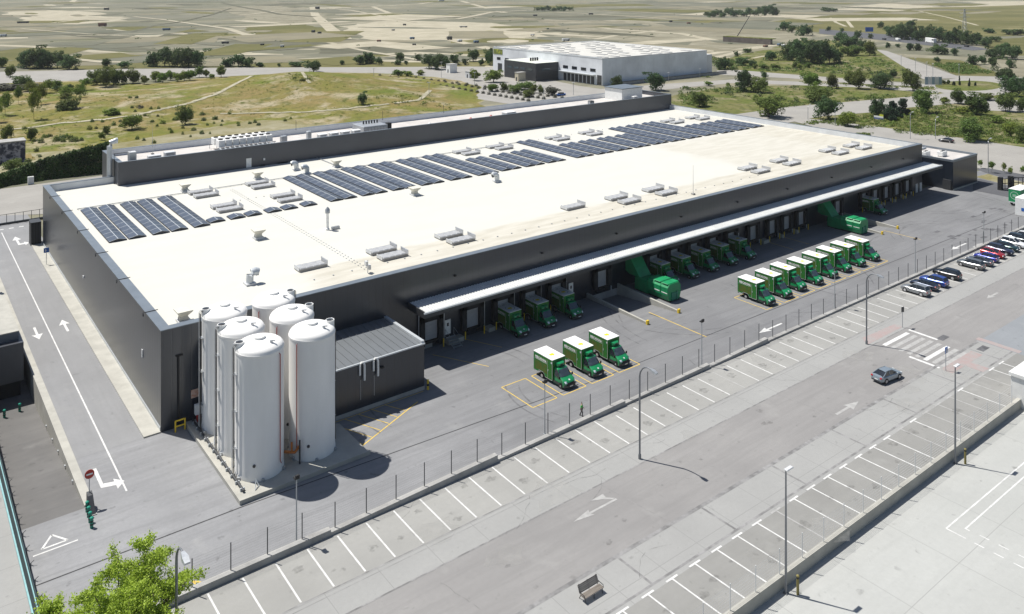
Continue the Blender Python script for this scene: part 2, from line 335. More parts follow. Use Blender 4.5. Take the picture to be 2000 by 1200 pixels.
DKRAMP = paving("dark ramp concrete", (.160, .156, .151), (.122, .119, .116), (.22, .215, .208), .5, 0)
PUBLIC = paving("public road asphalt", (.325, .312, .286), (.278, .266, .244), (.40, .385, .355), .3, 0)
ASPH = paving("new dark asphalt", (.105, .107, .115), (.085, .087, .095), None, .2, 0)

sheet("ground", -6000, 9000, -1500, 9000, -.05, plain_mat(), HOLES)
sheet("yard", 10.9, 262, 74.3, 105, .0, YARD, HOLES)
sheet("access_road", 16.9, 27.6, 103.9, 222, .006, RAMP, [])
sheet("car_park", -60, 262, 67.8, 74.3, .0, LOT)
sheet("pavement", -60, 262, 64.4, 67.8, .0, PAV)
sheet("street", -60, 262, 55.4, 64.4, -.004, STREET)
sheet("pavement", -60, 131, 50.2, 55.4, .0, PAV)
sheet("parking_bay_ground", -60, 131, 44.2, 50.2, .0, LOT2)
sheet("driveway", 131, 175, -200, 55.4, .0, DRIVE)
sheet("pavement", 175, 262, -200, 55.4, .0, PAV)
sheet("lower_yard", -80, 131, -200, 44.2, -1.0, LOWY)
sheet("pavement", -30, 10.9, 60, 125, .0, PAV)
# sunken ramp on the left and the two dock pits
mb = MB(); mb.quad((10.9, 93.7, 0), (16.9, 93.7, 0), (16.9, 125, -3.1), (10.9, 125, -3.1)); mb.flat([(10.9, 125), (16.9, 125), (16.9, 190), (10.9, 190)], -3.1)
struct("ramp", mb, DKRAMP)
for (a, b, c, d) in (PIT1, PIT2):
    mb = MB(); mb.quad((a, c, 0), (b, c, 0), (b, d, -1.15), (a, d, -1.15)); struct("dock_ramp", mb, YARD)

# painted lines, joints and arrows
mk = MB(); dk = MB(); wn = MB(); ye = MB(); rd = MB()
DRAIN = mat("drain slot", (.035, .035, .037), .8, var=.3, scale=2, pos=True)
PATCHM = mat("tar patch", (.10, .10, .105), .85, var=.3, scale=.8, pos=True)
SEAM = mat("joint sealant", (.215, .212, .21), .85, var=.35, scale=.8, pos=True)
REDP = mat("worn red tactile paving", (.33, .245, .235), .9, col2=(.305, .285, .275), scale=.8, pos=True)
sm = MB()
dk.line(29.9, 84.05, 76, 81.6, .14, .007); dk.line(76, 81.6, 250, 80.6, .14, .007); dk.line(11.2, 84.3, 29.9, 84.05, .16, .007)
for y, wdt in ((67.8, .13), (64.4, .16), (67.2, .05)): sm.line(-60, y, 131, y, wdt, .006)
for y, wdt in ((55.4, .45), (50.85, .25)): sm.line(-60, y, 131, y, wdt, .006)
for x in range(-5, 130, 12): sm.line(x, 51.0, x, 55.15, .26, .0062)
for x in (62.7, 94.4): sm.line(x, 55.6, x-1.2, 64.2, .05, .003)
sm.line(131, 64.4, 262, 64.4, .12, .006); sm.line(131, 67.8, 262, 67.8, .12, .006)
xs = 29.3
k = 0
while xs < 205:
    (mk if R_.random() < .97 else wn).line(xs, 74.0 if xs < 70 else 73.4, xs-.1, 68.0, .17, .007); xs += 3.105
for x in (20.0, 23.1, 26.2): mk.line(x, 74.0, x, 68.0, .17, .007)
xs = 50.65-3.14*6
while xs < 129:
    q = wn if R_.random() < .25 else mk
    q.line(xs, 50.2, xs+.1, 44.7, .16, .007); q.line(xs-.75, 50.3, xs+.75, 50.3, .2, .011); xs += 3.14
for i in range(8): (mk if i in (0, 5) else wn).line(118.3, 63.3-i*1.2, 125.4, 63.3-i*1.2, .62, .003)
mk.line(126.6, 63.8, 126.5, 59.4, .5, .003); mk.line(117.6, 59.2, 117.5, 54.9, .5, .003)
def arrow(mb, x, y, ang, ln=4.6, hw=1.1, hl=1.7, sw=.34, z=.009):
    c, s = math.cos(ang), math.sin(ang); P = lambda u, v: (x+u*c-v*s, y+u*s+v*c)
    mb.flat([P(-ln/2, -sw/2), P(ln/2-hl, -sw/2), P(ln/2-hl, sw/2), P(-ln/2, sw/2)], z)
    mb.flat([P(ln/2-hl-.25, -hw/2), P(ln/2, 0), P(ln/2-hl-.25, hw/2), P(ln/2-hl+.003, 0)], z+.003)
pi = math.pi
arrow(mk, 19.4, 144.6, -pi/2, 5.4, 1.5, 2.0, z=.014); arrow(mk, 23.35, 145.2, pi/2, 5.4, 1.5, 2.0, z=.014)
arrow(mk, 110.1, 77.2, pi, 5.9, 1.3, 2.1); arrow(mk, 174.3, 77.6, pi, 6.6, 1.3, 2.2); arrow(wn, 178.3, 75.6, 0, 4.5, 1.2, 2.0)
arrow(wn, 97.3, 56.85, 0, 5.2, 1.4, 2.2, z=.004); arrow(wn, 151.8, 62, pi, 4.2, 1.1, 1.6, z=.004)
arrow(wn, 58.1, 61.55, pi, 6.0, .95, 2.2, .26, z=.004); wn.flat([(60.7, 61.74), (61.1, 61.74), (60.1, 62.65), (59.75, 62.5)], .008); wn.flat([(58.7, 62.95), (60.35, 62.15), (60.55, 63.0)], .0115)
mk.flat([(18.9, 100.6), (19.25, 100.6), (19.25, 97.0), (20.3, 96.7), (20.3, 97.3), (21.2, 96.2), (20.3, 95.1), (20.3, 95.9), (18.9, 96.3)], .014)
mk.flat([(22.9, 199.5), (23.3, 199.5), (23.3, 196.2), (24.1, 196.2), (24.1, 197.0), (25.0, 195.7), (24.1, 194.4), (24.1, 195.2), (22.9, 195.2)], .014); mk.flat([(22.3, 199.2), (23.1, 202.0), (23.9, 199.2)], .018)
mk.line(20.95, 94.1, 21.2, 207, .17, .012)
for a, b in (((13.5, 91.1), (12.4, 89.35)), ((12.4, 89.35), (14.6, 89.35)), ((14.6, 89.35), (13.5, 91.1))): mk.line(*a, *b, .2, .009)
mk.line(11.6, 88.75, 15.4, 88.75, .18, .009)
for k in range(9): mk.line(11.4+k*1.9, 209.5, 12.3+k*1.9, 209.5, .5, .012)
# truck bays
for i in range(4):
    x = 65.75+i*5.12; ye.line(x, 81.15, x+4.05, 81.15, .13, .012); ye.line(x, 87.75, x+4.05, 87.75, .13, .012); ye.line(x, 81.2, x, 87.7, .13, .0135); ye.line(x+4.05, 81.2, x+4.05, 87.7, .13, .0135)
for i in range(8):
    x = 115.8+i*4.95; ye.line(x, 81.9, x+4.05, 81.9, .13, .012); ye.line(x, 88.4, x+4.05, 88.4, .13, .012); ye.line(x, 81.95, x, 88.35, .13, .0135); ye.line(x+4.05, 81.95, x+4.05, 88.35, .13, .0135)
ye.line(63.6, 101.5, 67.9, 93.6, .10, .007); ye.line(70.2, 103, 73.0, 97.3, .10, .007)
ye.line(99.7, 93.0, 99.7, 81.2, .16, .009); ye.line(172.6, 92.5, 172.6, 84.5, .14, .009)
for x in (146, 151.5): ye.line(x, 103, x, 97, .10, .007)
# hatched keep-clear strip in front of the pump house
ye.line(42.6, 85.6, 55.0, 91.3, .15, .011); ye.line(42.6, 93.2, 57.0, 93.2, .1, .011)
for i in range(7):
    x = 43.3+i*1.55; y0 = 85.6+(x-42.6)*6.6/14.4; ye.line(x, y0+.2, max(42.9, x-(93.1-y0)*.45), 93.1, .11, .014)
ye.line(22.5, 76.35, 22.7, 75.35, .16, .01); ye.line(22.5, 76.35, 23.3, 75.5, .16, .013)
# worn red tactile slabs at the crossing, lower yard bay lines
rd.flat([(116.5, 64.9), (127, 64.9), (127, 66.2), (118, 66.6)], .008); rd.flat([(117.2, 53.0), (126.5, 53.0), (126.5, 54.6), (117.2, 54.6)], .008); rd.flat([(121, 50.6), (122.8, 50.6), (122.8, 53), (121, 53)], .008); rd.flat([(131.2, 50), (132.3, 50), (132.3, 56), (131.2, 56)], .0082)
mk.line(85.1, 39.1, 106, 39.0, .16, -.99); mk.line(86.6, 37.9, 106, 37.9, .16, -.99); mk.line(85.1, 39.1, 85.1, 37.2, .16, -.987); mk.line(86.6, 38, 86.6, 37.5, .14, -.986)
for k in range(7): mk.line(85.1, 36.4-k*1.75, 85.1, 35.5-k*1.75, .14, -.99); mk.line(86.7, 36.6-k*1.75, 86.7, 35.7-k*1.75, .14, -.99)
struct("road_markings", mk, LINE); struct("drain_channel", dk, DRAIN); struct("worn_road_markings", wn, LINEWORN); struct("yellow_markings", ye, YELLOW); struct("road_joints", sm, SEAM); struct("tactile_paving", rd, REDP)
ps = MB()
for i in range(26):
    x, y = 178+R_.random()*36, 76.5+R_.random()*9; wdt = .7+R_.random()*.8; ps.flat([(x, y), (x+wdt*1.3, y), (x+wdt*1.3, y+wdt*.6), (x, y+wdt*.6)], .006+i*.0004)
for (px_, py_) in ((1920, 681), (1842, 660)):
    g = G(px_, py_); ps.flat([(g.x-1.1, g.y-.5), (g.x+1.1, g.y-.5), (g.x+1.1, g.y+.5), (g.x-1.1, g.y+.5)], .005)
struct("road_patches", ps, PATCHM)

TYRE = overlay("tyre marks", (.045, .045, .047), .30, sc_=.7); OIL = overlay("oil stain", (.06, .058, .055), .24, sc_=2.2); PALE = overlay("pale worn patch", (.40, .395, .375), .22, sc_=.5); CRACK = overlay("crack", (.08, .08, .08), .5, sc_=1.2)
tm_ = MB(); om_ = MB(); pm_ = MB(); cm_ = MB(); rg = random.Random(88)
for k in range(30):
    cx_, cy_, r_ = rg.uniform(58, 205), rg.uniform(78, 104), rg.uniform(7, 22); a0 = rg.uniform(0, 6.28); sp_ = rg.uniform(.5, 1.4)
    for dr in (0, 1.75):
        P = [(cx_+(r_+dr)*math.cos(a0+sp_*i/12), cy_+(r_+dr)*math.sin(a0+sp_*i/12)) for i in range(13)]
        for a, b in zip(P, P[1:]):
            if all(76 < q[1] < 98 and 24 < q[0] < 240 and not any(h[0]-1 < q[0] < h[1]+1 and h[2]-1 < q[1] for h in (PIT1, PIT2)) for q in (a, b)): tm_.line(*a, *b, .22, .016+.0004*k)
def blob(m_, x, y, r, z):
    n_ = 10; m_.flat([(x+r*(1+.35*math.sin(i*2.3+x))*math.cos(i*2*math.pi/n_), y+.8*r*(1+.3*math.cos(i*1.7+y))*math.sin(i*2*math.pi/n_)) for i in range(n_)], z)
for k in range(46): blob(om_, 30.8+3.105*k+rg.uniform(-.5, .5), rg.uniform(69, 73), rg.uniform(.2, .75), .014)
for k in range(24): blob(om_, 50+3.14*k+rg.uniform(-.4, 1.5), rg.uniform(45.5, 49.5), rg.uniform(.2, .8), .0145)
for k in range(40): blob(om_, rg.uniform(12, 118), rg.uniform(10, 42) if k % 2 else rg.uniform(56, 64), rg.uniform(.1, .5), .0142 if not k % 2 else -.985)
for k in range(14): blob(pm_, rg.uniform(0, 125), rg.uniform(45, 73), rg.uniform(1.0, 3.2), .0175+.0003*k)
for k in range(16):
    x, y = rg.uniform(20, 118), rg.uniform(46, 73); hd_ = rg.uniform(0, 6.28)
    for q in range(7): hd_ += rg.uniform(-.5, .5); l_ = rg.uniform(.4, 1.3); x2, y2 = x+l_*math.cos(hd_), y+l_*math.sin(hd_); cm_.line(x, y, x2, y2, .045, .028+.0002*k); x, y = x2, y2
struct("tyre_marks", tm_, TYRE); struct("oil_stains", om_, OIL); struct("worn_patches", pm_, PALE); struct("pavement_cracks", cm_, CRACK)
def region(name, pts, m, z, organic=0., kind="structure", sub=5):
    "ground patch whose outline is given in photograph pixels and laid on the ground"
    P = [G(*p) for p in pts]; out = []
    for a, b in zip(P, P[1:]+P[:1]):
        n = sub if organic else 1
        if organic: n = 10
        for k in range(n):
            q = a.lerp(b, k/n)
            if organic and k: l_ = (b-a).length; q = q+Vector((mn.noise((q.x/l_*4+3, q.y/l_*4, 1))+.5*mn.noise((q.x/l_*11, q.y/l_*11, 5)), mn.noise((q.x/l_*4, q.y/l_*4, 9))+.5*mn.noise((q.x/l_*11, q.y/l_*11, 7)), 0))*organic*l_*.11
            out.append((q.x, q.y))
    return struct(name, MB().flat(out, z), m)
def track(name, pts, wpx, m, z):
    P = [G(*p) for p in pts]; mbt = MB(); n = len(P); L_ = []; Rr = []
    for k, p in enumerate(P):
        t = (P[min(k+1, n-1)]-P[max(k-1, 0)]).normalized(); nn = Vector((-t.y, t.x, 0)); wd = wpx[k] if isinstance(wpx, (list, tuple)) else wpx
        wd *= R_.uniform(.85, 1.15); L_.append(p+nn*wd/2); Rr.append(p-nn*wd/2)
    for k in range(n-1): mbt.quad((*L_[k].xy, z), (*L_[k+1].xy, z), (*Rr[k+1].xy, z), (*Rr[k].xy, z))
    return struct(name, mbt, m)
region("meadow", [(-60, 335), (-60, 165), (120, 158), (330, 165), (480, 150), (700, 152), (840, 175), (960, 215), (900, 240), (640, 262), (400, 300)], MEADOW, -.02, .5)
region("bank_earth", [(60, 300), (200, 286), (330, 262), (480, 238), (650, 218), (800, 214), (960, 215), (900, 260), (640, 300), (100, 345)], BANK, .0, .5)
region("public_road", [(-80, 425), (-80, 380), (90, 358), (300, 330), (560, 295), (900, 245), (1300, 205), (1330, 215), (1300, 240), (400, 380), (100, 418)], PUBLIC, .012)
region("scrubland", [(1300, 190), (1400, 172), (1560, 166), (1700, 160), (1860, 172), (2060, 160), (2080, 300), (1700, 255), (1560, 232), (1330, 215)], SCRUB, -.02, .4)
region("scrubland", [(1400, 140), (1440, 108), (1560, 78), (1640, 80), (1715, 98), (1810, 150), (1760, 160), (1540, 145)], SCRUB, -.015, .4)
region("scrubland", [(1775, 112), (1875, 118), (1950, 143), (1948, 149), (1870, 148)], OLIVE, .0, .3)
region("olive_hillside", [(1480, 46), (1640, 28), (1800, 14), (2100, 6), (2120, 64), (1900, 74), (1700, 66), (1560, 62), (1450, 60)], OLIVE, -.01, .4)
region("olive_hillside", [(1900, 80), (2100, 66), (2100, 112), (1960, 108)], OLIVE, .0, .4)
region("highway", [(1600, 57), (1640, 60), (1760, 70), (1915, 93), (1930, 97), (1900, 99), (1760, 83), (1600, 66)], ASPH, .05)
region("public_road", [(1300, 252), (1420, 226), (1540, 209), (1660, 199), (1780, 189), (1860, 181), (1950, 193), (2080, 205), (2080, 226), (1930, 216), (1905, 200), (1850, 204), (1779, 210), (1700, 220), (1600, 228), (1540, 240), (1420, 262)], PUBLIC, .02)
region("public_road", [(1545, 236), (1580, 232), (1700, 246), (1850, 266), (2080, 300), (2080, 372), (1915, 330), (1800, 300), (1640, 262)], PUBLIC, .025)
region("grass_verge", [(1905, 346), (1930, 340), (1960, 349), (2070, 368), (2070, 380), (1960, 360)], BANK, .03)
region("dark_lane", [(1900, 349), (1915, 350), (1960, 361), (2070, 384), (2070, 408), (1972, 386), (1900, 372)], ASPH, .028)
region("dark_lane", [(1905, 330), (1930, 329), (2060, 352), (2060, 366), (1960, 347), (1925, 338)], ASPH, .029)
region("public_road", [(1711, 97), (1733, 100), (1867, 148), (2080, 154), (2080, 165), (1990, 163), (1900, 152), (1803, 155)], PUBLIC, .015)
region("public_road", [(1733, 103), (1760, 106), (1895, 112), (2080, 116), (2080, 148), (1990, 152), (1950, 138), (1900, 122), (1880, 117), (1760, 112)], DIRT, .012)
ring = [(1905+82*math.cos(a), 170+19*math.sin(a)) for a in [i*2*math.pi/28 for i in range(28)]]
region("roundabout", ring, PUBLIC, .022)
ring = [(1892+66*math.cos(a), 168+10*math.sin(a)) for a in [i*2*math.pi/24 for i in range(24)]]
region("roundabout_island", ring, SCRUB, .03)
region("public_road", [(1120, 178), (1330, 162), (1440, 155), (1560, 160), (1760, 170), (1840, 178), (1830, 183), (1700, 172), (1540, 166), (1440, 162), (1330, 172), (1120, 196)], PUBLIC, .018)
region("public_road", [(1400, 138), (1440, 137), (1560, 147), (1700, 158), (1830, 166), (1820, 171), (1680, 164), (1540, 153), (1400, 146)], PUBLIC, .019)
region("parking_ground", [(736, 148), (860, 139), (980, 137), (1130, 168), (1200, 178), (1190, 196), (1010, 206), (860, 182)], PUBLIC, .01)
region("pale_flat", [(-60, 142), (200, 136), (420, 133), (700, 131), (900, 130), (985, 131), (985, 139), (860, 142), (690, 148), (420, 150), (-60, 165)], PUBLIC, -.012, .3)
region("bare_field", [(1350, 60), (1410, 45), (1480, 48), (1560, 60), (1610, 68), (1560, 80), (1500, 96), (1430, 110), (1390, 112), (1340, 95)], DIRT, -.008, .4)
region("sand_field", [(0, 22), (60, 18), (180, 24), (250, 40), (150, 48), (40, 42)], TRACK, -.012, .6)
region("sand_field", [(420, 14), (560, 10), (640, 30), (600, 52), (470, 40)], DIRT, -.012, .6)
region("sand_field", [(660, 52), (760, 40), (960, 45), (1060, 62), (1000, 84), (860, 78), (720, 82)], TRACK, -.012, .6)
region("sand_field", [(1050, 40), (1240, 34), (1420, 44), (1380, 70), (1280, 84), (1120, 74)], DIRT, -.012, .6)
region("grass_field", [(480, 54), (600, 48), (640, 60), (560, 70), (490, 68)], OLIVE, -.006, .5)
region("grass_field", [(890, 64), (960, 60), (1010, 68), (930, 74)], GRASS, -.004, .5)
region("grass_field", [(30, 122), (230, 112), (420, 124), (620, 122), (980, 114), (985, 130), (430, 132), (60, 137)], OLIVE, -.008, .4)
region("sand_field", [(1640, 14), (1760, 4), (2060, 2), (2060, 9), (1800, 16), (1680, 20)], TRACK, -.004, .4)
for pts, wd in (([(-40, 88), (60, 91), (167, 99), (260, 107), (330, 107), (486, 94), (620, 96)], 13), ([(330, 58), (365, 72), (440, 82), (560, 90), (640, 82), (700, 76)], 12), ([(610, 14), (616, 30), (650, 60), (680, 80), (760, 82)], 13),
               ([(600, 12), (700, 14), (820, 8), (860, 2)], 14), ([(725, 12), (755, 24), (780, 33)], 10), ([(900, 2), (950, 16), (985, 25)], 12), ([(990, 56), (1040, 68), (1090, 78), (1150, 86)], 12), ([(660, 80), (760, 82), (870, 76), (960, 96)], 11),
               ([(200, 8), (140, 4), (150, -2)], 13), ([(420, 50), (540, 47), (660, 48), (880, 33), (1050, 38), (1320, 42)], 9), ([(1100, 46), (1210, 58), (1330, 66), (1420, 84)], 11), ([(1622, 35), (1633, 44), (1652, 52)], 4), ([(1652, 38), (1665, 54)], 4), ([(1795, 22), (1850, 34), (1910, 50)], 4), ([(1360, 110), (1420, 100), (1480, 92), (1560, 84)], 8),
               ([(1330, 128), (1400, 112), (1450, 100), (1490, 92)], 6), ([(1420, 112), (1440, 121), (1480, 112), (1505, 108)], 3), ([(1080, 92), (1200, 70), (1300, 58), (1420, 48)], 8), ([(0, 108), (110, 113), (240, 116), (420, 120), (700, 112), (985, 106)], 6)):
    track("dirt_track", pts, wd, TRACK, .02+.003*R_.random())
rs = random.Random(21); fp = {i: MB() for i in range(6)}
for k in range(120):
    py_ = 3+122*rs.random()**1.25; px_ = rs.uniform(-60, 1480 if py_ > 40 else 2000); ln = rs.uniform(30, 190)*(.5+py_/120); tk_ = rs.uniform(.9, 2.6)*(.5+py_/80); c0 = rs.uniform(-.10, .10); c1 = rs.uniform(-.001, .001)
    up, dn = [], []
    for i in range(9):
        f = i/8; x = px_+(f-.5)*ln; y = py_+c0*(x-px_)*.6+c1*(x-px_)**2*.3; hh = tk_*math.sin(math.pi*min(max(f, .04), .96))**.6*(1+.5*mn.noise((k*3.1, f*4, 0)))
        up.append(G(x, max(y-hh, -8))); dn.append(G(x, max(y+hh, -7)))
    m_ = fp[k % 6 if k % 12 else 5]; P = [(p.x, p.y) for p in up]+[(p.x, p.y) for p in dn[::-1]]
    m_.flat(P, .004+.0007*k)
for k in range(120):
    py_ = 2+118*rs.random()**1.35; px_ = rs.uniform(-80, 1500 if py_ > 45 else 1900)
    if py_ > 60 and 950 < px_ < 1420: continue
    g0 = G(px_, py_); hd_ = math.radians(rs.choice((12, 18, 100, 108, 60, 145)))+rs.uniform(-.12, .12); la, lb = rs.uniform(18, 85)*(1.5-py_/130), rs.uniform(12, 50)*(1.5-py_/130); u_ = Vector((math.cos(hd_), math.sin(hd_), 0)); v_ = Vector((-u_.y, u_.x, 0)); P = []
    cs_ = [(-1, -1), (1, -1), (1, 1), (-1, 1)]
    for i in range(4):
        for q in range(5):
            a, b = cs_[i], cs_[(i+1) % 4]; f = q/5; jx = 1+.22*mn.noise((k*1.7, i+f, 3)); p = g0+u_*(la*(a[0]+(b[0]-a[0])*f)*jx)+v_*(lb*(a[1]+(b[1]-a[1])*f)*jx); P.append((p.x, p.y))
    fp[(0, 1, 2, 3, 5, 4, 0, 2)[k % 8]].flat(P, .10+.0011*k)
for k in range(26):
    px_, py_ = rs.uniform(0, 1350), 3+112*rs.random()**1.3; pts = [(px_, py_)]; hd_ = rs.choice((rs.uniform(-.12, .12), rs.uniform(.25, .6), rs.uniform(-.6, -.25)))
    for q in range(4): hd_ += rs.uniform(-.12, .12); pts.append((pts[-1][0]+rs.uniform(30, 70), min(max(pts[-1][1]+hd_*rs.uniform(20, 45)*.5, 1), 122)))
    if any(p[1] > 75 and 940 < p[0] < 1440 for p in pts): continue
    track("dirt_track", pts, rs.uniform(4, 11), (TRACK, TRACK, DKF)[k % 3], .27+.002*k)
for k, m_ in fp.items(): struct("field_strip", m_, (GREYF, SANDF, OLIVE, TRACK, SANDF, DKF)[k])
# the low grassy mound behind the warehouse
mc = G(610, 190); mb = MB(); NX, NY = 80, 56; HT = Vector((*RT, 0)); HF = Vector((*FW, 0)); MC = mc
def mound_h(p):
    q = Vector((p[0], p[1], 0))-Vector((MC.x, MC.y, 0)); a, b = q.dot(HT), q.dot(HF)
    h = 9.0*math.exp(-((a+10)/46)**2-((b-22)/42)**2)+2.4*math.exp(-((a-34)/26)**2-((b+28)/30)**2)+3.2*math.exp(-((a+75)/40)**2-((b+25)/34)**2)
    return h-.25+.35*mn.noise((p[0]*.08, p[1]*.08, 0))*min(1, h)
for j in range(NY+1):
    for i in range(NX+1):
        p = Vector((MC.x, MC.y, 0))+HT*((i/NX-.5)*330)+HF*((j/NY-.4)*230); mb.v.append((p.x, p.y, mound_h(p)))
for j in range(NY):
    for i in range(NX): a = j*(NX+1)+i; mb.f.append((a, a+1, a+NX+2, a+NX+1))
struct("grassy_mound", mb, MEADOW, smooth=60)
def hill(x, y):
    h = mound_h((x, y)); q = Vector((x, y, 0))-Vector((MC.x, MC.y, 0)); a, b = q.dot(HT), q.dot(HF)
    return max(0., h) if abs(a) < 164 and -91 < b < 137 else 0.
def GH(px_, py_):
    "point on the mound or the plain seen at a pixel"
    g = G(px_, py_)
    for z in [k*.25 for k in range(60, -1, -1)]:
        g2 = G(px_, py_, z)
        if hill(g2.x, g2.y) >= z: return Vector((g2.x, g2.y, hill(g2.x, g2.y)))
    return g
def hill_track(pts, wd):
    P = []
    for a, b in zip(pts, pts[1:]):
        for k in range(8): P.append(GH(a[0]+(b[0]-a[0])*k/8, a[1]+(b[1]-a[1])*k/8))
    P.append(GH(*pts[-1])); mbt = MB(); n = len(P)
    for k in range(n-1):
        tt = (P[min(k+1, n-1)]-P[max(k-1, 0)]); tt.z = 0; tt.normalize(); nn = Vector((-tt.y, tt.x, 0))*wd/2
        q = [P[k]+nn, P[k+1]+nn, P[k+1]-nn, P[k]-nn]; mbt.quad(*[(v.x, v.y, max(hill(v.x, v.y), P[k].z*.0)+.16) for v in q])
    struct("dirt_path", mbt, PATHM)
hill_track([(0, 255), (60, 250), (120, 242), (200, 235), (270, 226), (320, 214), (370, 203), (420, 186), (460, 166), (492, 149)], 2.2)
hill_track([(430, 224), (520, 222), (600, 220), (680, 214), (760, 204)], 1.8)
hill_track([(770, 204), (820, 196), (840, 178)], 2.0)
hill_track([(590, 142), (605, 165)], 1.6)
# ------------------------------------------------------------------ the warehouse
def roof_mat():
    m = bpy.data.materials.new("white roof membrane"); m.use_nodes = True; nt = m.node_tree; L = nt.links; b = nt.nodes["Principled BSDF"]; b.inputs["Roughness"].default_value = .75; b.inputs["Specular IOR Level"].default_value = .25
    co = _node(nt, "ShaderNodeNewGeometry").outputs["Position"]; sx = _node(nt, "ShaderNodeSeparateXYZ"); L.new(co, sx.inputs[0])
    def M_(op, a, c=None):
        n = _node(nt, "ShaderNodeMath", operation=op)
        for i, v in enumerate((a, c)):
            if v is None: continue
            if isinstance(v, (int, float)): n.inputs[i].default_value = v
            else: L.new(v, n.inputs[i])
        return n.outputs[0]
    def ss(v, a, c):
        r = _node(nt, "ShaderNodeMapRange", interpolation_type='SMOOTHSTEP'); r.inputs[1].default_value = a; r.inputs[2].default_value = c; L.new(v, r.inputs[0]); return r.outputs[0]
    def nz(s, st, lo, hi, det=5):
        mp = _node(nt, "ShaderNodeMapping"); mp.inputs["Scale"].default_value = st; L.new(co, mp.inputs[0]); n = _node(nt, "ShaderNodeTexNoise"); n.inputs["Scale"].default_value = s; n.inputs["Detail"].default_value = det; L.new(mp.outputs[0], n.inputs["Vector"])
        r = _node(nt, "ShaderNodeMapRange"); r.inputs[1].default_value = lo; r.inputs[2].default_value = hi; L.new(n.outputs["Fac"], r.inputs[0]); return r.outputs[0]
    wob = M_('MULTIPLY', nz(.2, (1, 1, 1), .2, .8), 5)
    xw = M_('ADD', sx.outputs[0], wob); yw = M_('ADD', sx.outputs[1], M_('MULTIPLY', wob, .4))
    front = M_('MULTIPLY', ss(yw, 118.0, 116.6), ss(xw, 49, 55)); right = M_('MULTIPLY', ss(xw, 160, 166), ss(yw, 152, 146))
    right2 = M_('MULTIPLY', ss(xw, 196, 206), ss(yw, 186, 170)); msk = M_('MINIMUM', M_('ADD', M_('ADD', front, M_('MULTIPLY', right, .7)), M_('MULTIPLY', right2, .5)), 1.0)
    def mix(f, a, c):
        x = _node(nt, "ShaderNodeMix", data_type='RGBA'); L.new(f, x.inputs[0])
        for i, v in ((6, a), (7, c)):
            if isinstance(v, tuple): x.inputs[i].default_value = (*v, 1)
            else: L.new(v, x.inputs[i])
        return x.outputs[2]
    cream = mix(nz(.5, (.35, 1.6, 1), .35, .65), (.455, .430, .362), (.535, .512, .445))
    white = mix(nz(.22, (.5, 1.5, 1), .4, .7), (.560, .552, .505), (.545, .536, .485))
    c = mix(msk, white, cream)
    fr = M_('FRACT', M_('DIVIDE', sx.outputs[1], 2.1)); seam = M_('MULTIPLY', M_('LESS_THAN', fr, .03), .35)
    c = mix(seam, c, (.52, .508, .465)); L.new(c, b.inputs["Base Color"]); MATS["roof"] = m; return m
ROOF = roof_mat()
UPROOF = mat("block roof gravel", (.50, .475, .45), .85, var=.10, scale=.4, pos=True)
X0, X1, Y0, Y1, ZR, ZP = 26.9, 212.8, 103.8, 192.3, 10.75, 12.16
BY0, BY1, BX0, BZ, BZR = 188.5, 204.0, 40.3, 15.7, 14.3
wh = thing("warehouse", "vast charcoal clad warehouse with white roof and long dock canopy", "warehouse", (X0, Y0, 0))
mb = MB()                                          # outer walls with inner parapet faces
th = 1.0
for (a, b, c, d) in ((X0, X1, Y0, Y0+th), (X0, X0+th, Y0+th, Y1), (X1-.45, X1, Y0+th, BY0), (X0+th, BX0, Y1-.5, Y1)):
    mb.box(a, b, c, d, 0, ZP-.06)
mb.build("wall", DARK, wh)
mb = MB()
for (a, b, c, d) in ((X0-.06, X1+.06, Y0-.06, Y0+th+.05), (X0-.06, X0+th+.15, Y0+th+.05, Y1+.06), (X1-.5, X1+.06, Y0+th+.05, BY0-.003), (X0+th+.15, BX0-.003, Y1-.55, Y1+.06)):
    mb.box(a, b, c, d, ZP-.06, ZP+.03)
mb.build("parapet_cap", CAP, wh)
mb = MB().flat([(X0+th, Y0+th), (X1-.45, Y0+th), (X1-.45, BY0), (X0+th, BY0)], ZR); mb.flat([(X0+th, BY0), (BX0, BY0), (BX0, Y1-.5), (X0+th, Y1-.5)], ZR)
mb.build("roof", ROOF, wh)
INNER = mat("white parapet lining", (.66, .68, .70), .6, var=.06, scale=.5, pos=True)
for q in ((X1-.52, X1-.453, Y0+th+.06, BY0-.01), (X0+th+.2, BX0-.005, Y1-.58, Y1-.503)): MB().box(*q, ZR+.002, ZP-.065).build("parapet_lining", INNER, wh)
mb = MB(); mb.box(X0-.045, X0, Y0+.2, Y1-.2, 0, .55); mb.build("plinth", TRIM, wh)
# brackets over the left parapet cap, small wall lamps, downpipes
for y in (110.6, 125, 139, 153.5, 168, 181): mb = MB(); mb.box(X0-.45, X0+th+.4, y-.05, y+.05, ZP+.035, ZP+.11); mb.box(X0-.45, X0-.35, y-.25, y+.05, ZP-.3, ZP+.036); mb.build("lifeline_bracket", DKGREY, wh)
for x in (69, 86, 103, 120, 137, 154, 171, 188, 203): MB().box(x-.15, x+.15, Y0-.3, Y0-.002, 9.5, 9.7).build("wall_lamp", BLACK, wh)
mb = MB(); mb.tube([(28.9, Y0-.14, .5), (28.9, Y0-.14, 8.6)], .11); mb.box(28.6, 29.4, Y0-.2, Y0-.003, 8.6, 8.75); mb.build("downpipe", BLACK, wh)
mb = MB(); mb.box(30.4, 31.3, Y0-.06, Y0-.003, 3.0, 4.0); mb.build("wall_notice", mat("faded notice", (.62, .5, .42), .7, col2=(.5, .2, .12), scale=2.5), wh)
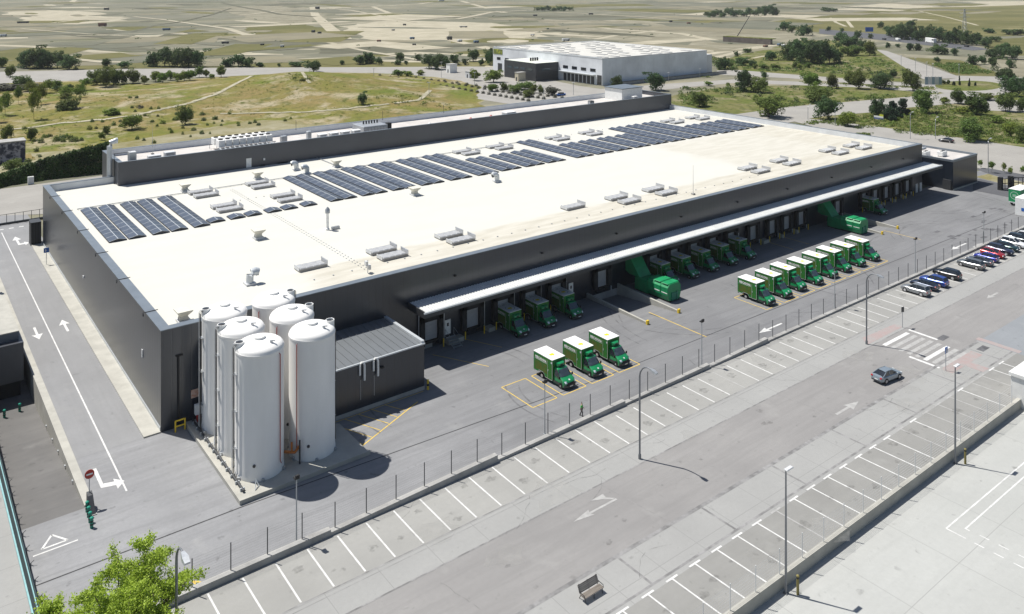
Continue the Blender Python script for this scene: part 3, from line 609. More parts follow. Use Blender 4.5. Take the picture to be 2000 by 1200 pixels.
MB().box(26.82, X0-.002, 112.2, 112.6, 5.9, 6.9).build("wall_box", LTGREY, wh); MB().box(26.8, X0-.002, 150, 150.6, 5.2, 5.6).build("wall_box", LTGREY, wh)
# raised plant-room block along the back
mb = MB(); mb.box(BX0, X1+.3, BY0, BY0+.4, 0, BZ-.05); mb.box(BX0, BX0+.4, BY0+.4, BY1, 0, BZ-.05); mb.box(X1-.1, X1+.3, BY0+.4, BY1, 0, BZ-.05); mb.box(BX0+.4, X1-.1, BY1-.4, BY1, 0, BZ-.05)
blk = mb.build("block_wall", DARKB, wh)
mb = MB(); mb.box(BX0-.05, X1+.35, BY0-.05, BY0+.45, BZ-.05, BZ+.02); mb.box(BX0-.05, BX0+.9, BY0+.45, BY1+.05, BZ-.05, BZ+.02); mb.box(X1-.2, X1+.35, BY0+.45, BY1+.05, BZ-.05, BZ+.02); mb.box(BX0+.9, X1-.2, BY1-.7, BY1+.05, BZ-.05, BZ+.02); mb.build("block_parapet_cap", CAP, wh)
MB().flat([(BX0+.4, BY0+.4), (X1-.1, BY0+.4), (X1-.1, BY1-.4), (BX0+.4, BY1-.4)], BZR).build("block_roof", UPROOF, wh)
mb = MB(); mb.box(BX0+.95, X1-.25, BY1-.78, BY1-.403, BZR+.002, BZ-.055); mb.build("block_parapet_lining", INNER, wh)
mb = MB(); mb.box(70.3-2.7, 71.5-2.7, BY0-.08, BY0-.003, ZR+.1, ZR+2.2); dr = mb.build("roof_door", WHITE, wh); dr["label"] = "white door onto the roof"
mb = MB(); mb.box(71.6, 72.0, BY0-.25, BY0-.003, ZR+1.3, ZR+1.8); mb.build("wall_box", LTGREY, wh)
MB().box(70.8, 72, BY0-.35, BY0-.003, ZR+.02, ZR+.3).build("cable_duct", BLACK, wh); MB().box(75, 77.5, BY0-.4, BY0-.003, ZR+.02, ZR+.25).build("cable_duct", BLACK, wh)
mb = MB(); mb.tube([(BX0-.3, 190.8, .3), (BX0-.3, 190.8, 17.2)], .06, 6); mb.tube([(BX0-.3, 190.8, 17.2), (BX0+3, 190.8, 17.2), (BX0+3, 190.8, BZR)], .06, 6); mb.build("steel_frame", BLACK, wh)
# stairwell hood at the far end of the block
mb = MB(); mb.box(194.6, 204.2, 193.5, 201.5, BZR+.003, 18.2); mb.build("stair_hood", WHITE, wh); mb = MB(); mb.box(194.3, 204.5, 193.2, 201.8, 18.2, 18.45); mb.build("stair_hood_roof", CAP, wh)
# dock canopy
mb = MB(); n = 110
MB().box(61.0, 214.0, 99.35, Y0-.002, 7.0, 7.12).build("canopy_soffit", DKGREY, wh)
cx = MB(); st = (214.0-61.0)/306
for i in range(306):
    xa = 61.0+i*st; cx.quad((xa, 99.6, 7.25), (xa+st*.55, 99.6, 7.25), (xa+st*.55, Y0-.003, 7.42), (xa, Y0-.003, 7.42)); cx.quad((xa+st*.55, 99.6, 7.18), (xa+st, 99.6, 7.18), (xa+st, Y0-.003, 7.35), (xa+st*.55, Y0-.003, 7.35))
    cx.quad((xa+st*.55, 99.6, 7.25), (xa+st*.55, 99.6, 7.18), (xa+st*.55, Y0-.003, 7.35), (xa+st*.55, Y0-.003, 7.42)); cx.quad((xa+st, 99.6, 7.18), (xa+st, 99.6, 7.25), (xa+st, Y0-.003, 7.42), (xa+st, Y0-.003, 7.35))
cx.build("canopy_sheet", mat("white corrugated sheet", (.62, .63, .615), .6, .0, var=.05, scale=.4, pos=True), wh)
mb = MB(); mb.box(60.9, 214.1, 99.2, 99.6, 7.13, 7.34); mb.build("canopy_gutter", TRIM, wh)
mb = MB(); mb.box(60.9, 214.1, 99.22, 99.5, 6.55, 7.125); mb.box(60.9, 61.1, 99.5, Y0-.003, 6.5, 7.45); mb.box(213.9, 214.1, 99.5, Y0-.003, 6.5, 7.45); mb.build("canopy_fascia", DKGREY, wh)
# dock wall below the canopy: plinth, sectional doors in dark shelters, white posts, bollards
mb = MB(); PX = []
docks = [64.6, 72.0, 77.8, 83.3, 88.8, 99.2, 112.1, 117.7, 123.3, 128.9, 134.5, 141.6, 148.1, 153.2, 158.5, 172.9, 184.1, 189.2, 194.3, 199.4, 204.5]
FRAMED = mat("black dock shelter", (.016, .016, .018), .75, var=.25, scale=2); DOORW = mat("white sectional door", (.34, .35, .37), .5, var=.06, scale=1)
CREAMD = mat("dock sign board", (.55, .50, .38), .6, var=.1, scale=3)
for i, x in enumerate(docks):
    zb = 0 if not (96 < x < 104 or 170 < x < 176) else -1.15
    s = MB(); s.box(x-2.0, x+2.0, Y0-.10, Y0-.003, 1.15, 5.3); s.box(x-2.0, x-1.2, Y0-.65, Y0-.1, 1.1, 5.0); s.box(x+1.2, x+2.0, Y0-.65, Y0-.1, 1.1, 5.0); s.box(x-2.0, x+2.0, Y0-.65, Y0-.1, 4.1, 5.0); sh = s.build("dock_shelter", FRAMED, wh)
    d = MB()
    for k in range(5): d.box(x-1.15, x+1.15, Y0-.16, Y0-.104, 1.22+k*.54, 1.22+k*.54+.52)
    d.build("dock_door", DOORW, wh)
    d = MB(); d.box(x-1.0, x+1.0, Y0-.55, Y0-.005, .85, 1.13); d.box(x-1.35, x-1.05, Y0-.3, Y0-.005, .4, 1.1); d.box(x+1.05, x+1.35, Y0-.3, Y0-.005, .4, 1.1); d.build("dock_leveller", BLACK, wh)
    if zb == 0:
        for dx in (-1.75, 1.75): MB().tube([(x+dx, Y0-1.0, 0), (x+dx, Y0-1.0, 1.15)], .1).build("bollard", YELSAFE, wh)
    d = MB(); d.box(x-.55, x+.55, Y0-.12, Y0-.003, 5.6, 5.8); d.build("dock_lamp", CREAMD, wh)
    s = MB(); s.tube([(x+2.35, Y0-.18, .1), (x+2.35, Y0-.18, 6.9)], .085, 6); s.build("downpipe", LTGREY, wh)
    if 0 < i and docks[i]-docks[i-1] < 8: s = MB(); s.box(docks[i-1]+2.5, x-2.1, Y0-1.2, Y0-.003, .004, .62); s.build("kerb_block", CONC, wh)
for x in (67.7, 92.3, 136.9, 174.9): s = MB(); s.box(x-.5, x+.5, Y0-.08, Y0-.003, 1.15, 3.3); dd = s.build("service_door", WHITE, wh); s = MB(); s.box(x-.16, x+.16, Y0-.1, Y0-.082, 2.35, 2.85); q = s.build("door_window", GLASS, dd); q.location = (0, 0, 0)
for x in (209.9, 212.0): s = MB(); s.box(x-.55, x+.55, Y0-.08, Y0-.003, .1, 2.3); s.build("service_door", LTGREY, wh)
s = MB(); s.box(61.6, 65, Y0-.02, Y0-.001, 0, 1.15); s.build("dock_plinth", CONCG, wh); 
s = MB(); s.tube([(62.6, Y0-.2, .2), (62.6, Y0-.2, 5.9), (62.9, Y0-.4, 6.2), (63.6, Y0-.5, 6.4)], .09, 6); s.build("downpipe", LTGREY, wh)
# steel steps up to the first service door
stp = thing("steel_steps", "grey steel steps up to a service door beside the dock nearest the pump house", "steps", (68.3, 102.4, 0))
s = MB()
for k in range(5): s.box(67.1+.0, 68.5, 103.5-.35-k*.42-.4, 103.5-.35-k*.42, 1.05-k*.22-.05, 1.05-k*.22)
s.build("tread", GREY, stp); s = MB()
for x in (67.05, 68.55): s.tube([(x, 103.4, 1.1), (x, 101.0, .05)], .06, 5); s.tube([(x, 103.4, 2.1), (x, 101.2, 1.05), (x, 101.2, .1)], .03, 5); s.tube([(x, 103.4, 1.1), (x, 103.4, 2.1)], .03, 5)
s.build("handrail", GREY, stp)
# office annex at the right end
an = MB(); an.box(219.7, 233.5, 99.2, 116, 0, 7.25); an.box(212.85, 219.7, 107.5, 116, 0, 7.25); anx = an.build("annex_wall", DARK, wh)
a2 = MB(); a2.flat([(219.9, 99.4), (233.3, 99.4), (233.3, 115.8), (219.9, 115.8)], 7.26); a2.flat([(212.9, 107.7), (219.9, 107.7), (219.9, 115.8), (212.9, 115.8)], 7.263); a2.build("annex_roof", UPROOF, wh)
a2 = MB(); a2.box(219.65, 233.55, 99.15, 99.6, 7.255, 7.8); a2.box(219.65, 220.1, 99.6, 107.5, 7.255, 7.8); a2.box(233.1, 233.55, 99.6, 116, 7.255, 7.8); a2.box(212.85, 233.1, 115.6, 116.05, 7.255, 7.8); a2.box(212.85, 219.65, 107.45, 107.9, 7.255, 7.8); a2.build("annex_parapet", CAP, wh)
a2 = MB(); a2.box(219.6, 233.6, 99.05, 99.2, 0, .35); a2.build("annex_plinth", CONC, wh)
a2 = MB(); a2.box(219.2, 219.65, 99.6, 101.6, .1, 2.6); a2.build("annex_door", DKGREY, wh)
for k, (x, y) in enumerate(((221.6, 107.2), (225.2, 104.5))):
    ac = thing("air_conditioner", ("white rooftop air conditioner on the end annex nearest the warehouse wall", "white rooftop air conditioner on the end annex nearest its front corner")[k], "air conditioner", (x, y, 7.26), "annex roof units")
    MB().box(x-1.3, x+1.3, y-.7, y+.7, 7.4, 8.6, .08).build("casing", WHITE, ac); f_ = MB(); f_.lathe([(.45, 8.6), (.45, 8.66), (.05, 8.68)], (x-.55, y, 0), 14); f_.lathe([(.45, 8.6), (.45, 8.66), (.05, 8.68)], (x+.55, y, 0), 14); f_.build("fan", BLACK, ac)
    MB().box(x-1.2, x+1.2, y-.6, y+.6, 7.262, 7.4).build("base_rail", DKGREY, ac)
tag(MB().tube([(221, 112, 7.5), (231.5, 112, 7.5)], .3, 8).build("roof_duct", TRIM), "pale metal duct lying along the roof of the end annex", "duct")
# beige pavement strip and kerb at the foot of the left wall
struct("footway", MB().box(24.95, X0-.05, 103.7, 196.5, -.02, .16), CONC)

# ------------------------------------------------------------------ roof fittings
SKYL = mat("translucent rooflight", (.38, .385, .39), .4, var=.12, scale=1.5); FRAME_ = mat("rooflight kerb", (.27, .265, .255), .6, var=.08, scale=2)
def make_skylight():
    t = thing("roof_skylight", "x", "skylight", (0, 0, 0), "roof skylights")
    MB().box(-2.15, 2.15, -1.1, 1.1, 0, .42).build("kerb", FRAME_, t); s = MB()
    for k in range(4): s.box(-2.05+k*1.03, -2.05+k*1.03+1.0, -1.0, 1.0, .423, .56, .1)
    s.build("glazing", SKYL, t); s = MB()
    for i in range(9): s.box(2.2, 2.26, -1.15+i*.27, -1.15+i*.27+.17, .2, 1.05)
    s.box(2.17, 2.2, -1.2, 1.2, .9, 1.0); s.build("wind_deflector", LTGREY, t)
    MB().box(-2.24, -2.18, -.9, .9, .2, .75).build("hinge_plate", LTGREY, t); return t
sk = make_skylight(); u = False
front = [(51.8, 117.1), (63.8, 117.2), (63.9, 113.8), (76.6, 117.2), (76.7, 113.7), (105, 117.5), (116.3, 117.3), (116.4, 113.8), (126.9, 117.3), (126.9, 113.7), (158.4, 117.3), (158.2, 113.6), (171.0, 117.6), (170.7, 113.9), (191, 117.2), (190.8, 113.5), (201.7, 116.9), (201.4, 113.3)]
back = [(52.2, 172.2), (52.3, 168.7), (64.0, 172.3), (64.0, 168.7), (116.7, 172.5), (117.3, 169.4), (127.1, 172.6), (127.7, 169.4), (146.9, 172.5), (147.3, 169.5), (159.3, 172.6), (159.5, 169.4), (192.2, 171.6), (192.7, 168.3), (203.2, 171.1), (204.1, 167.8)]
midl = [(52.5, 158.8), (52.6, 155.6), (64.4, 159.2), (64.3, 155.3)]
seq = ([(p, f"pale skylight on the dock side of the roof, {ordn(i+1)} from the silos") for i, p in enumerate(front)]
       + [(p, f"pale skylight behind the solar panels, {ordn(i+1)} from the left") for i, p in enumerate(back)]
       + [(p, f"pale skylight between the solar panel blocks, {ordn(i+1)} from the left") for i, p in enumerate(midl)])
for p, lb in seq: place(sk, u, (p[0], p[1], ZR), 0, lb); u = True
CELL = mat("solar cell glass", (.062, .074, .098), .32, .0, var=.18, scale=.7, spec=.7, coat=.3); CELL2 = mat("solar cell glass shaded face", (.030, .042, .065), .18, .0, var=.18, scale=.7, spec=.7, coat=.3)
def make_array(ln, npan):
    t = thing("solar_array", "x", "solar panels", (0, 0, 0), "solar panel rows")
    wd, zr, ze = 1.36, .50, .20; pl = ln/npan
    for sgn in (-1, 1):
        s = MB()
        for k in range(npan):
            y0, y1 = k*pl+.03, (k+1)*pl-.03
            a = (0.02*sgn, y0, zr), (wd*sgn, y0, ze), (wd*sgn, y1, ze), (0.02*sgn, y1, zr)
            s.quad(*(a if sgn < 0 else a[::-1])); s.quad(*[(p[0], p[1], p[2]-.05) for p in (a[::-1] if sgn < 0 else a)])
        s.build("panel_row", CELL, t)
    s = MB(); s.box(-.055, .055, 0, ln, zr-.03, zr+.03)
    for k in range(npan+1):
        y = min(max(k*pl, .05), ln-.05)
        s.add([(-wd-.02, y-.045, ze+.012), (-wd-.02, y+.045, ze+.012), (0, y+.045, zr+.012), (0, y-.045, zr+.012), (wd+.02, y+.045, ze+.012), (wd+.02, y-.045, ze+.012)], [(0, 3, 2, 1), (3, 5, 4, 2)])
    s.build("rail", TRIM, t); s = MB()
    for sgn in (-1, 1): s.box(sgn*wd-.04, sgn*wd+.04, .1, ln-.1, .003, ze-.04)
    for y in (.05, ln-.05): s.quad((-wd, y, ze-.05), (wd, y, ze-.05), (0, y, zr-.05))
    s.build("mount", DKGREY, t); return t
kinds = {}
arr = [(x, 148.3, 24.2, 10) for x in (31.7, 34.75, 38.55, 41.6, 45.4)]
arr += [(x, 149.3, 2.4, 1) for x in (48.4, 52.1, 55.2, 59.0, 62.2, 66.1)]
for l0 in (70.3, 77.2, 84.1, 91.0, 98.3, 105.6): arr += [(l0+1.4, 149.5, 24.2, 10), (l0+4.4, 149.5, 24.2, 10)]
for l0 in (112.35, 119.35, 126.0): arr += [(l0+1.4, 149.8, 14.8, 6), (l0+4.4, 149.8, 14.8, 6)]
arr += [(135.2+1.4, 149.8, 24.2, 10), (135.2+4.4, 149.8, 24.2, 10)]
for l0 in (141.9, 148.6, 155.5, 162.3): arr += [(l0+1.4, 149.6, 14.8, 6), (l0+4.4, 149.6, 14.8, 6)]
for l0 in (168.9, 175.8, 182.7): arr += [(l0+1.4, 149.3, 24.2, 10), (l0+4.4, 149.3, 24.2, 10)]
for l0 in (189.6, 196.5, 203.5): arr += [(l0+1.4, 148.8, 14.0, 6), (l0+4.4, 148.8, 14.0, 6)]
cnt = {}
for x, y, ln, npn in arr:
    key = (ln, npn); nm = {24.2: "long", 14.8: "half length", 14.0: "short", 2.4: "single panel"}[ln]
    cnt[nm] = cnt.get(nm, 0)+1; lb = f"{nm} dark solar panel row on the white roof, {ordn(cnt[nm])} such from the left"
    if key not in kinds: o = make_array(*key); kinds[key] = o; place(o, False, (x, y, ZR), 0, lb)
    else: place(kinds[key], True, (x, y, ZR), 0, lb)
# hooded roof vents
HOOD = mat("beige roof hood", (.60, .58, .50), .6, var=.08, scale=2)
def make_hood():
    t = thing("roof_vent", "x", "roof vent", (0, 0, 0), "hooded roof vents")
    MB().box(-.75, .75, -.75, .75, 0, .35).build("kerb", LTGREY, t)
    MB().loft([[(-.55, -.55, .35), (.55, -.55, .35), (.55, .55, .35), (-.55, .55, .35)], [(-.45, -.45, .85), (.45, -.45, .85), (.45, .45, .85), (-.45, .45, .85)], [(-.95, -.95, 1.45), (.95, -.95, 1.45), (.95, .95, 1.45), (-.95, .95, 1.45)], [(-.95, -.95, 1.58), (.95, -.95, 1.58), (.95, .95, 1.58), (-.95, .95, 1.58)]]).build("hood", HOOD, t); return t
hd = make_hood(); u = False
for x, y, lb in ((50.1, 175.2, "beige hooded roof vent behind the first block of solar panels"), (65.8, 176.5, "beige hooded roof vent beside the skylights under the roof door"), (84.6, 176.9, "beige hooded roof vent behind the large solar block, right of the pipe elbow"), (50.7, 135.7, "beige hooded roof vent alone in the white middle of the roof"), (86.0, 144.0, "beige hooded roof vent in front of the large solar block"), (30.8, 108.4, "beige hooded roof vent at the roof corner beside the silos")):
    place(hd, u, (x, y, ZR), .0, lb); u = True
def make_scoop(rev):
    t = thing("roof_scoop", "x", "roof vent", (0, 0, 0), "curved metal roof outlets")
    MB().box(-.7, .7, -.7, .7, 0, .3).build("kerb", LTGREY, t); s = MB()
    pts = [(0, 0, .3), (0, 0, .9), (.05*rev, 0, 1.3), (.35*rev, 0, 1.65), (.85*rev, 0, 1.72), (1.15*rev, 0, 1.55)]
    s.tube(pts, .52, 14, .58); s.build("elbow", TRIM, t, 40); s = MB(); s.lathe([(.5, 0), (.5, .01)], (1.17*rev, 0, 1.54), 14, 'x'); s.build("mesh_outlet", DKGREY, t); return t
for x, y, rv, lb in ((42.1, 116.0, 1, "shiny curved roof outlet near the front edge between skylight and silos"), (105.8, 142.8, -1, "shiny curved roof outlet in front of the half length solar rows"), (76.0, 179.6, -1, "pale curved roof outlet close to the raised dark block"), (76.4, 174.6, -1, "blue grey pipe elbow standing at the edge of the large solar block")):
    s = make_scoop(rv); place(s, False, (x, y, ZR), 0, lb)
t = thing("flue_stack", "slender pale flue with a conical cap in the middle of the roof", "flue", (62.0, 133.1, ZR))
s = MB(); s.lathe([(.34, 10.76), (.34, 11.0), (.22, 11.1), (.24, 13.6), (.3, 13.7)], (62, 133.1, 0), 14); s.build("pipe", WHITE, t, 40); s = MB(); s.lathe([(.42, 13.7), (.42, 14.3), (.1, 14.75)], (62, 133.1, 0), 14); s.build("cap", GREY, t, 40)
s = MB()
for k in range(6): s.box(62.6+k*.25, 62.75+k*.25, 132.4, 133.0, ZR+.003, ZR+.5)
s.build("base_clamps", GREY, t)
t = thing("roof_antenna", "small grey aerial bracket at the front roof edge beside a skylight pair", "aerial", (57.6, 109.9, ZR)); s = MB(); s.tube([(57.6, 109.9, ZR), (57.6, 109.9, ZR+1.9)], .06, 6); s.build("mast", LTGREY, t); s = MB(); s.box(57.2, 57.5, 109.6, 110.2, ZR+1.1, ZR+1.8); s.box(57.7, 58.0, 109.6, 110.2, ZR+.5, ZR+1.2); s.build("panel", LTGREY, t)
t = thing("lightning_mast", "tall thin lightning mast on the dock side of the roof", "mast", (130.9, 110, ZR)); MB().tube([(130.9, 110, ZR+.3), (130.9, 110, ZR+6)], .05, 6, .02).build("rod", GREY, t); MB().box(130.6, 131.2, 109.7, 110.3, ZR+.003, ZR+.3).build("foot", CONCG, t)
t = thing("lightning_mast", "thin lightning mast standing above the left end of the raised block", "mast", (50.0, 200, BZR)); MB().tube([(50, 200, BZR+.3), (50, 200, BZR+6.5)], .05, 6, .02).build("rod", GREY, t); MB().box(49.7, 50.3, 199.7, 200.3, BZR+.003, BZR+.3).build("foot", CONCG, t)
# walkway blocks and cable runs over the roof
s = MB()
for k in range(120):
    y = 171-k*.5; s.box(58.2-.36, 58.2-.2, y, y+.16, ZR+.002, ZR+.08) if k % 2 else s.box(58.2+.2, 58.2+.36, y, y+.16, ZR+.002, ZR+.08)
for y, xa, xb, stp_ in ((173.9, 30, 210, 2.4), (112.0, 50, 158, 3.0), (161.5, 55, 68, 1.6)):
    xx = xa
    while xx < xb: s.box(xx, xx+.2, y-.1, y+.1, ZR+.002, ZR+.12); xx += stp_
tag(s.build("lifeline_blocks", GREY), "rows of small dark lifeline blocks dotted across the white roof", "roof fixings", kind="stuff")
s = MB(); s.box(30, 135, 173.5, 173.62, ZR+.12, ZR+.24); s.box(84.9, 85.1, 174, BY0-.02, ZR+.05, ZR+.2); tag(s.build("cable_tray", GREY), "grey cable tray running along the back edge of the solar panels", "cable tray")
# plant on the raised block
FANB = BLACK
t = thing("chiller_bank", "long bank of white cooling units with round fans on the raised block", "cooling unit", (68, 195, BZR))
for r in range(2):
    for k in range(8):
        x = 62.6+k*1.62; y = 192.3+r*3.4; q = MB().box(x, x+1.45, y, y+2.3, BZR+1.2, BZR+2.75, .08).build("cooling_unit", WHITE, t); f_ = MB(); f_.lathe([(.52, 2.75), (.52, 2.9), (.42, 2.95), (.4, 2.84), (.05, 2.84)], (x+.72, y+1.15, BZR), 16); fo = f_.build("fan", FANB, q)
s = MB(); s.box(62.2, 76, 191.8, 192.0, BZR+1.0, BZR+1.18); s.box(62.2, 76, 198.3, 198.5, BZR+1.0, BZR+1.18)
for k in range(9):
    for y in (191.9, 198.4): s.tube([(62.4+k*1.65, y, BZR), (62.4+k*1.65, y, BZR+1.1)], .07, 5)
s.build("stand", GREY, t)
s = MB()
for k in range(12): s.tube([(62.6+k*1.1, 189.9, BZR+.15), (62.6+k*1.1, 189.9, BZR+1.0), (62.6+k*1.1, 191.7, BZR+1.1)], .14, 6)
s.build("pipework", TRIM, t)
def unit(nm, lb, x, y, sx_, sy_, h, m=LTGREY, cat="roof unit"):
    t = thing(nm, lb, cat, (x, y, BZR)); MB().box(x-sx_/2, x+sx_/2, y-sy_/2, y+sy_/2, BZR+.25, BZR+h, .06).build("casing", m, t); MB().box(x-sx_/2+.1, x+sx_/2-.1, y-sy_/2+.1, y+sy_/2-.1, BZR+.003, BZR+.25).build("base", DKGREY, t)
    s = MB(); s.box(x-sx_/2-.03, x-sx_/2, y-sy_*.35, y+sy_*.35, BZR+.5, BZR+h-.2); s.box(x-sx_*.35, x+sx_*.35, y-sy_/2-.03, y-sy_/2, BZR+.5, BZR+h-.2); s.build("louvre", GREY, t); return t
unit("ventilation_unit", "tall pale box unit at the left end of the raised block", 43.6, 191.0, 1.5, 1.4, 2.9)
unit("ventilation_unit", "low pale ventilation duct box beside the tall box unit", 48.2, 191.3, 2.6, 1.5, 1.5); unit("ventilation_unit", "pale ventilation box with a sloping duct, next to the left duct boxes", 51.5, 191.6, 2.2, 1.6, 1.8)
unit("ventilation_unit", "small pump unit just right of the long cooling bank", 78.4, 193, 1.4, 1.2, 2.0, GREY); unit("ventilation_unit", "silver cylinder tank unit right of the pump unit", 85.0, 193.2, 1.0, 1.0, 2.4, TRIM)
for k in range(4): unit("ventilation_unit", f"low white box unit right of the silver tank unit, {ordn(k+1)} from the left", 88.2+k*3.1, 192.4, 2.2, 1.6, 1.5, WHITE)
t = thing("air_handler", "large pale louvred air handling cabinet with dark side on the raised block", "roof unit", (101, 195, BZR)); MB().box(99.5, 106.5, 192, 198.5, BZR+.1, BZR+2.0, .1).build("casing", GREY, t); s = MB()
for k in range(7): s.box(99.9+k*.9, 100.6+k*.9, 191.9, 191.98, BZR+.5, BZR+1.7)
s.build("louvre", GREY, t); MB().box(106.5, 107.6, 191.9, 193.2, BZR+.05, BZR+2.3).build("dark_cabinet", BLACK, t); s = MB()
for k in range(6): s.tube([(101.5+k*.8, 196, BZR+2), (101.5+k*.8, 196, BZR+2.8)], .22, 8)
s.build("exhaust_pipe", DKGREY, t)
unit("ventilation_unit", "white roof box on the raised block halfway to the stair hood", 146.5, 191.9, 3.6, 2.4, 1.5, WHITE); unit("ventilation_unit", "small dark louvred box near the stair hood", 178.2, 190.8, 1.4, 1.4, 2.0, DKGREY)
unit("ventilation_unit", "small white unit leaning beside the stair hood wall", 198.5, 191.5, 1.8, 1.0, 1.6, WHITE)
for k, x in enumerate((85.8, 111, 131)): tag(MB().tube([(x, 203, BZ-.3), (x, 203, BZ+2.2)], .05, 6).build("lightning_rod", DKGREY), f"short dark rod on the back parapet of the raised block, {ordn(k+1)} from the left", "rod", "parapet rods")
for k, x in enumerate((118.5, 132, 139)):
    t = thing("roof_cowl", f"small rounded roof cowl on the raised block, {ordn(k+1)} from the left", "roof vent", (x, 190.5, BZR)); s = MB(); s.lathe([(.3, 0), (.3, .9)], (x, 190.5, BZR), 10); s.build("pipe", LTGREY, t); s = MB(); s.lathe([(.45, .9), (.45, 1.1), (.15, 1.4)], (x, 190.5, BZR), 10); s.build("cap", WHITE if k == 0 else RED, t, 40)
t = thing("flue_stack", "tall silver flue duct climbing the left end of the raised block", "flue", (BX0-.9, 192.6, 0)); s = MB(); s.tube([(BX0-.75, 192.9, 0), (BX0-.75, 192.9, 18.6), (BX0-.6, 192.9, 19.3), (BX0+.5, 192.9, 19.6)], .55, 14); s.build("duct", TRIM, t, 40); s = MB(); s.lathe([(.62, 0), (.62, .5)], (BX0+.3, 192.9, 19.6), 12, 'x'); s.build("outlet", TRIM, t, 40)
# ------------------------------------------------------------------ silos and pump house
SILO = mat("white silo shell", (.80, .79, .765), .6, var=.05, scale=.35, coat=.0, stretch=(1, 1, .25)); REDP2 = mat("rust red pipe", (.33, .05, .035), .5, var=.2, scale=3); ORANGE = mat("orange valve", (.5, .16, .03), .5, var=.1, scale=3)
struct("silo_pad", MB().prism([(29.8, 84.6), (44.4, 84.6), (44.4, 92.0), (42.3, 93.3), (42.3, 103.7), (29.8, 103.7)], -.02, .38), CONC)
struct("pad_kerb", MB().box(29.6, 29.8, 84.4, 103.7, -.02, .46).box(29.8, 44.6, 84.4, 84.6, -.02, .46), CONC)
SR, ST = 2.58, 13.4
def make_silo(side):
    t = thing("silo", "x", "silo", (0, 0, 0), "white storage silos")
    s = MB(); s.lathe([(SR+.06, 0), (SR+.06, .25), (SR, .5), (SR, ST-.25), (SR+.04, ST-.2), (SR+.04, ST)], n=56); s.build("shell", SILO, t, 30)
    s = MB(); pr = [(SR+.02, ST+.004)]+[(SR*math.cos(a)*.995, ST+.06+.88*math.sin(a)) for a in [i*math.pi/2/9 for i in range(9)]]+[(.3, ST+.95)]; s.lathe(pr, n=56); s.build("dome", SILO, t, 50)
    s = MB(); s.lathe([(.62, ST+.8), (.62, ST+1.12), (.52, ST+1.18), (.05, ST+1.18)], n=24); s.build("manhole", WHITE, t, 40)
    # hatch port at the rim
    hx, hy = side*SR*.82, .35 if side < 0 else -.2
    s = MB(); s.lathe([(.5, ST+.1), (.5, ST+.92), (.43, ST+.92), (.43, ST+.6)], (hx, hy, 0), 20); s.build("hatch_port", WHITE, t, 40)
    s = MB(); s.lathe([(.425, ST+.7), (.42, ST+.78), (.04, ST+.78)], (hx, hy, 0), 20); s.build("hatch_screen", DKGREY, t)
    s = MB(); s.tube([(.75, -1.45, ST+.5), (.75, -1.45, ST+1.0)], .17, 10); s.tube([(.75, -1.45, ST+.95), (1.1, -1.7, ST+.95)], .1, 8); s.build("nozzle", LTGREY, t, 40)
    s = MB(); s.lathe([(.16, -SR-.12), (.16, -SR+.3), (.03, -SR+.3)], (-1.45, 0, 1.75) if False else (0, 0, 1.7), 12, 'y'); s.v = [(p[0]*.84+p[1]*.54, -p[0]*.54+p[1]*.84, p[2]) for p in s.v]; s.build("outlet_flange", DKGREY, t)
    for k, dy in enumerate((-.32, 0, .34)):
        a = math.pi if side < 0 else 0.0
        s = MB(); x = side*(SR+.28); s.tube([(x, .2+dy, .2), (x, .2+dy, ST+.55), (x-side*.15, .2+dy, ST+.75), (hx+side*.35, hy+dy*.4, ST+.8)], .042, 7); s.build("fill_pipe", BLACK if k < 1 else DKGREY if k < 2 else LTGREY, t)
    for z in (3, 7, 11): s = MB(); s.box(min(side*(SR-.02), side*(SR+.30)), max(side*(SR-.02), side*(SR+.30)), -.18, .58, z, z+.04); s.build("pipe_bracket", GREY, t)
    b = math.radians(-58 if side < 0 else -152); cx_, cy_ = math.cos(b)*(SR+.14), math.sin(b)*(SR+.14)
    s = MB(); s.tube([(cx_*.93, cy_*.93, ST-.35), (cx_, cy_, ST-.45), (cx_, cy_, 1.4), (cx_*1.05, cy_*1.05, 1.1)], .05, 7); s.build("drain_pipe", REDP2, t)
    for a in range(6):
        s = MB(); q = a*math.pi/3+.3; s.box(math.cos(q)*(SR+.16)-.13, math.cos(q)*(SR+.16)+.13, math.sin(q)*(SR+.16)-.13, math.sin(q)*(SR+.16)+.13, 0, .3); s.build("anchor_foot", GREY, t)
    return t
rows = ("nearest the car park", "middle of its row", "nearest the warehouse wall")
for side, x in ((-1, 33.4), (1, 39.55)):
    p = make_silo(side)
    for k, y in enumerate((89.0, 94.8, 100.55)): place(p, k > 0, (x, y, .38), 0, f"tall white silo of the row {'beside the access road' if side < 0 else 'beside the pump house'}, {rows[k]}")
t = thing("pipe_rack", "orange valves and pipe linking the two front silos near the pad", "pipework", (36.4, 87.5, .38)); s = MB(); s.tube([(36.0, 88.4, 1.5), (36.9, 87.6, 1.5), (37.3, 87.4, 2.1)], .16, 8); s.tube([(36.6, 87.8, 1.5), (36.6, 87.8, 2.6)], .12, 8); s.build("valve", ORANGE, t); MB().tube([(37.2, 87.0, .38), (37.2, 87.0, 3.0)], .1, 8).build("stand_pipe", DKGREY, t)
t = thing("pad_pipe", "long dark pipe lying along the outer edge of the silo pad", "pipe", (30.4, 94, .38)); MB().tube([(30.45, 85.6, .6), (30.45, 103.4, .6)], .13, 8).build("pipe", DKGREY, t); s = MB()
for k in range(12): s.box(30.2, 30.7, 86+k*1.5, 86.12+k*1.5, .381, .7)
s.build("saddle", TRIM, t)
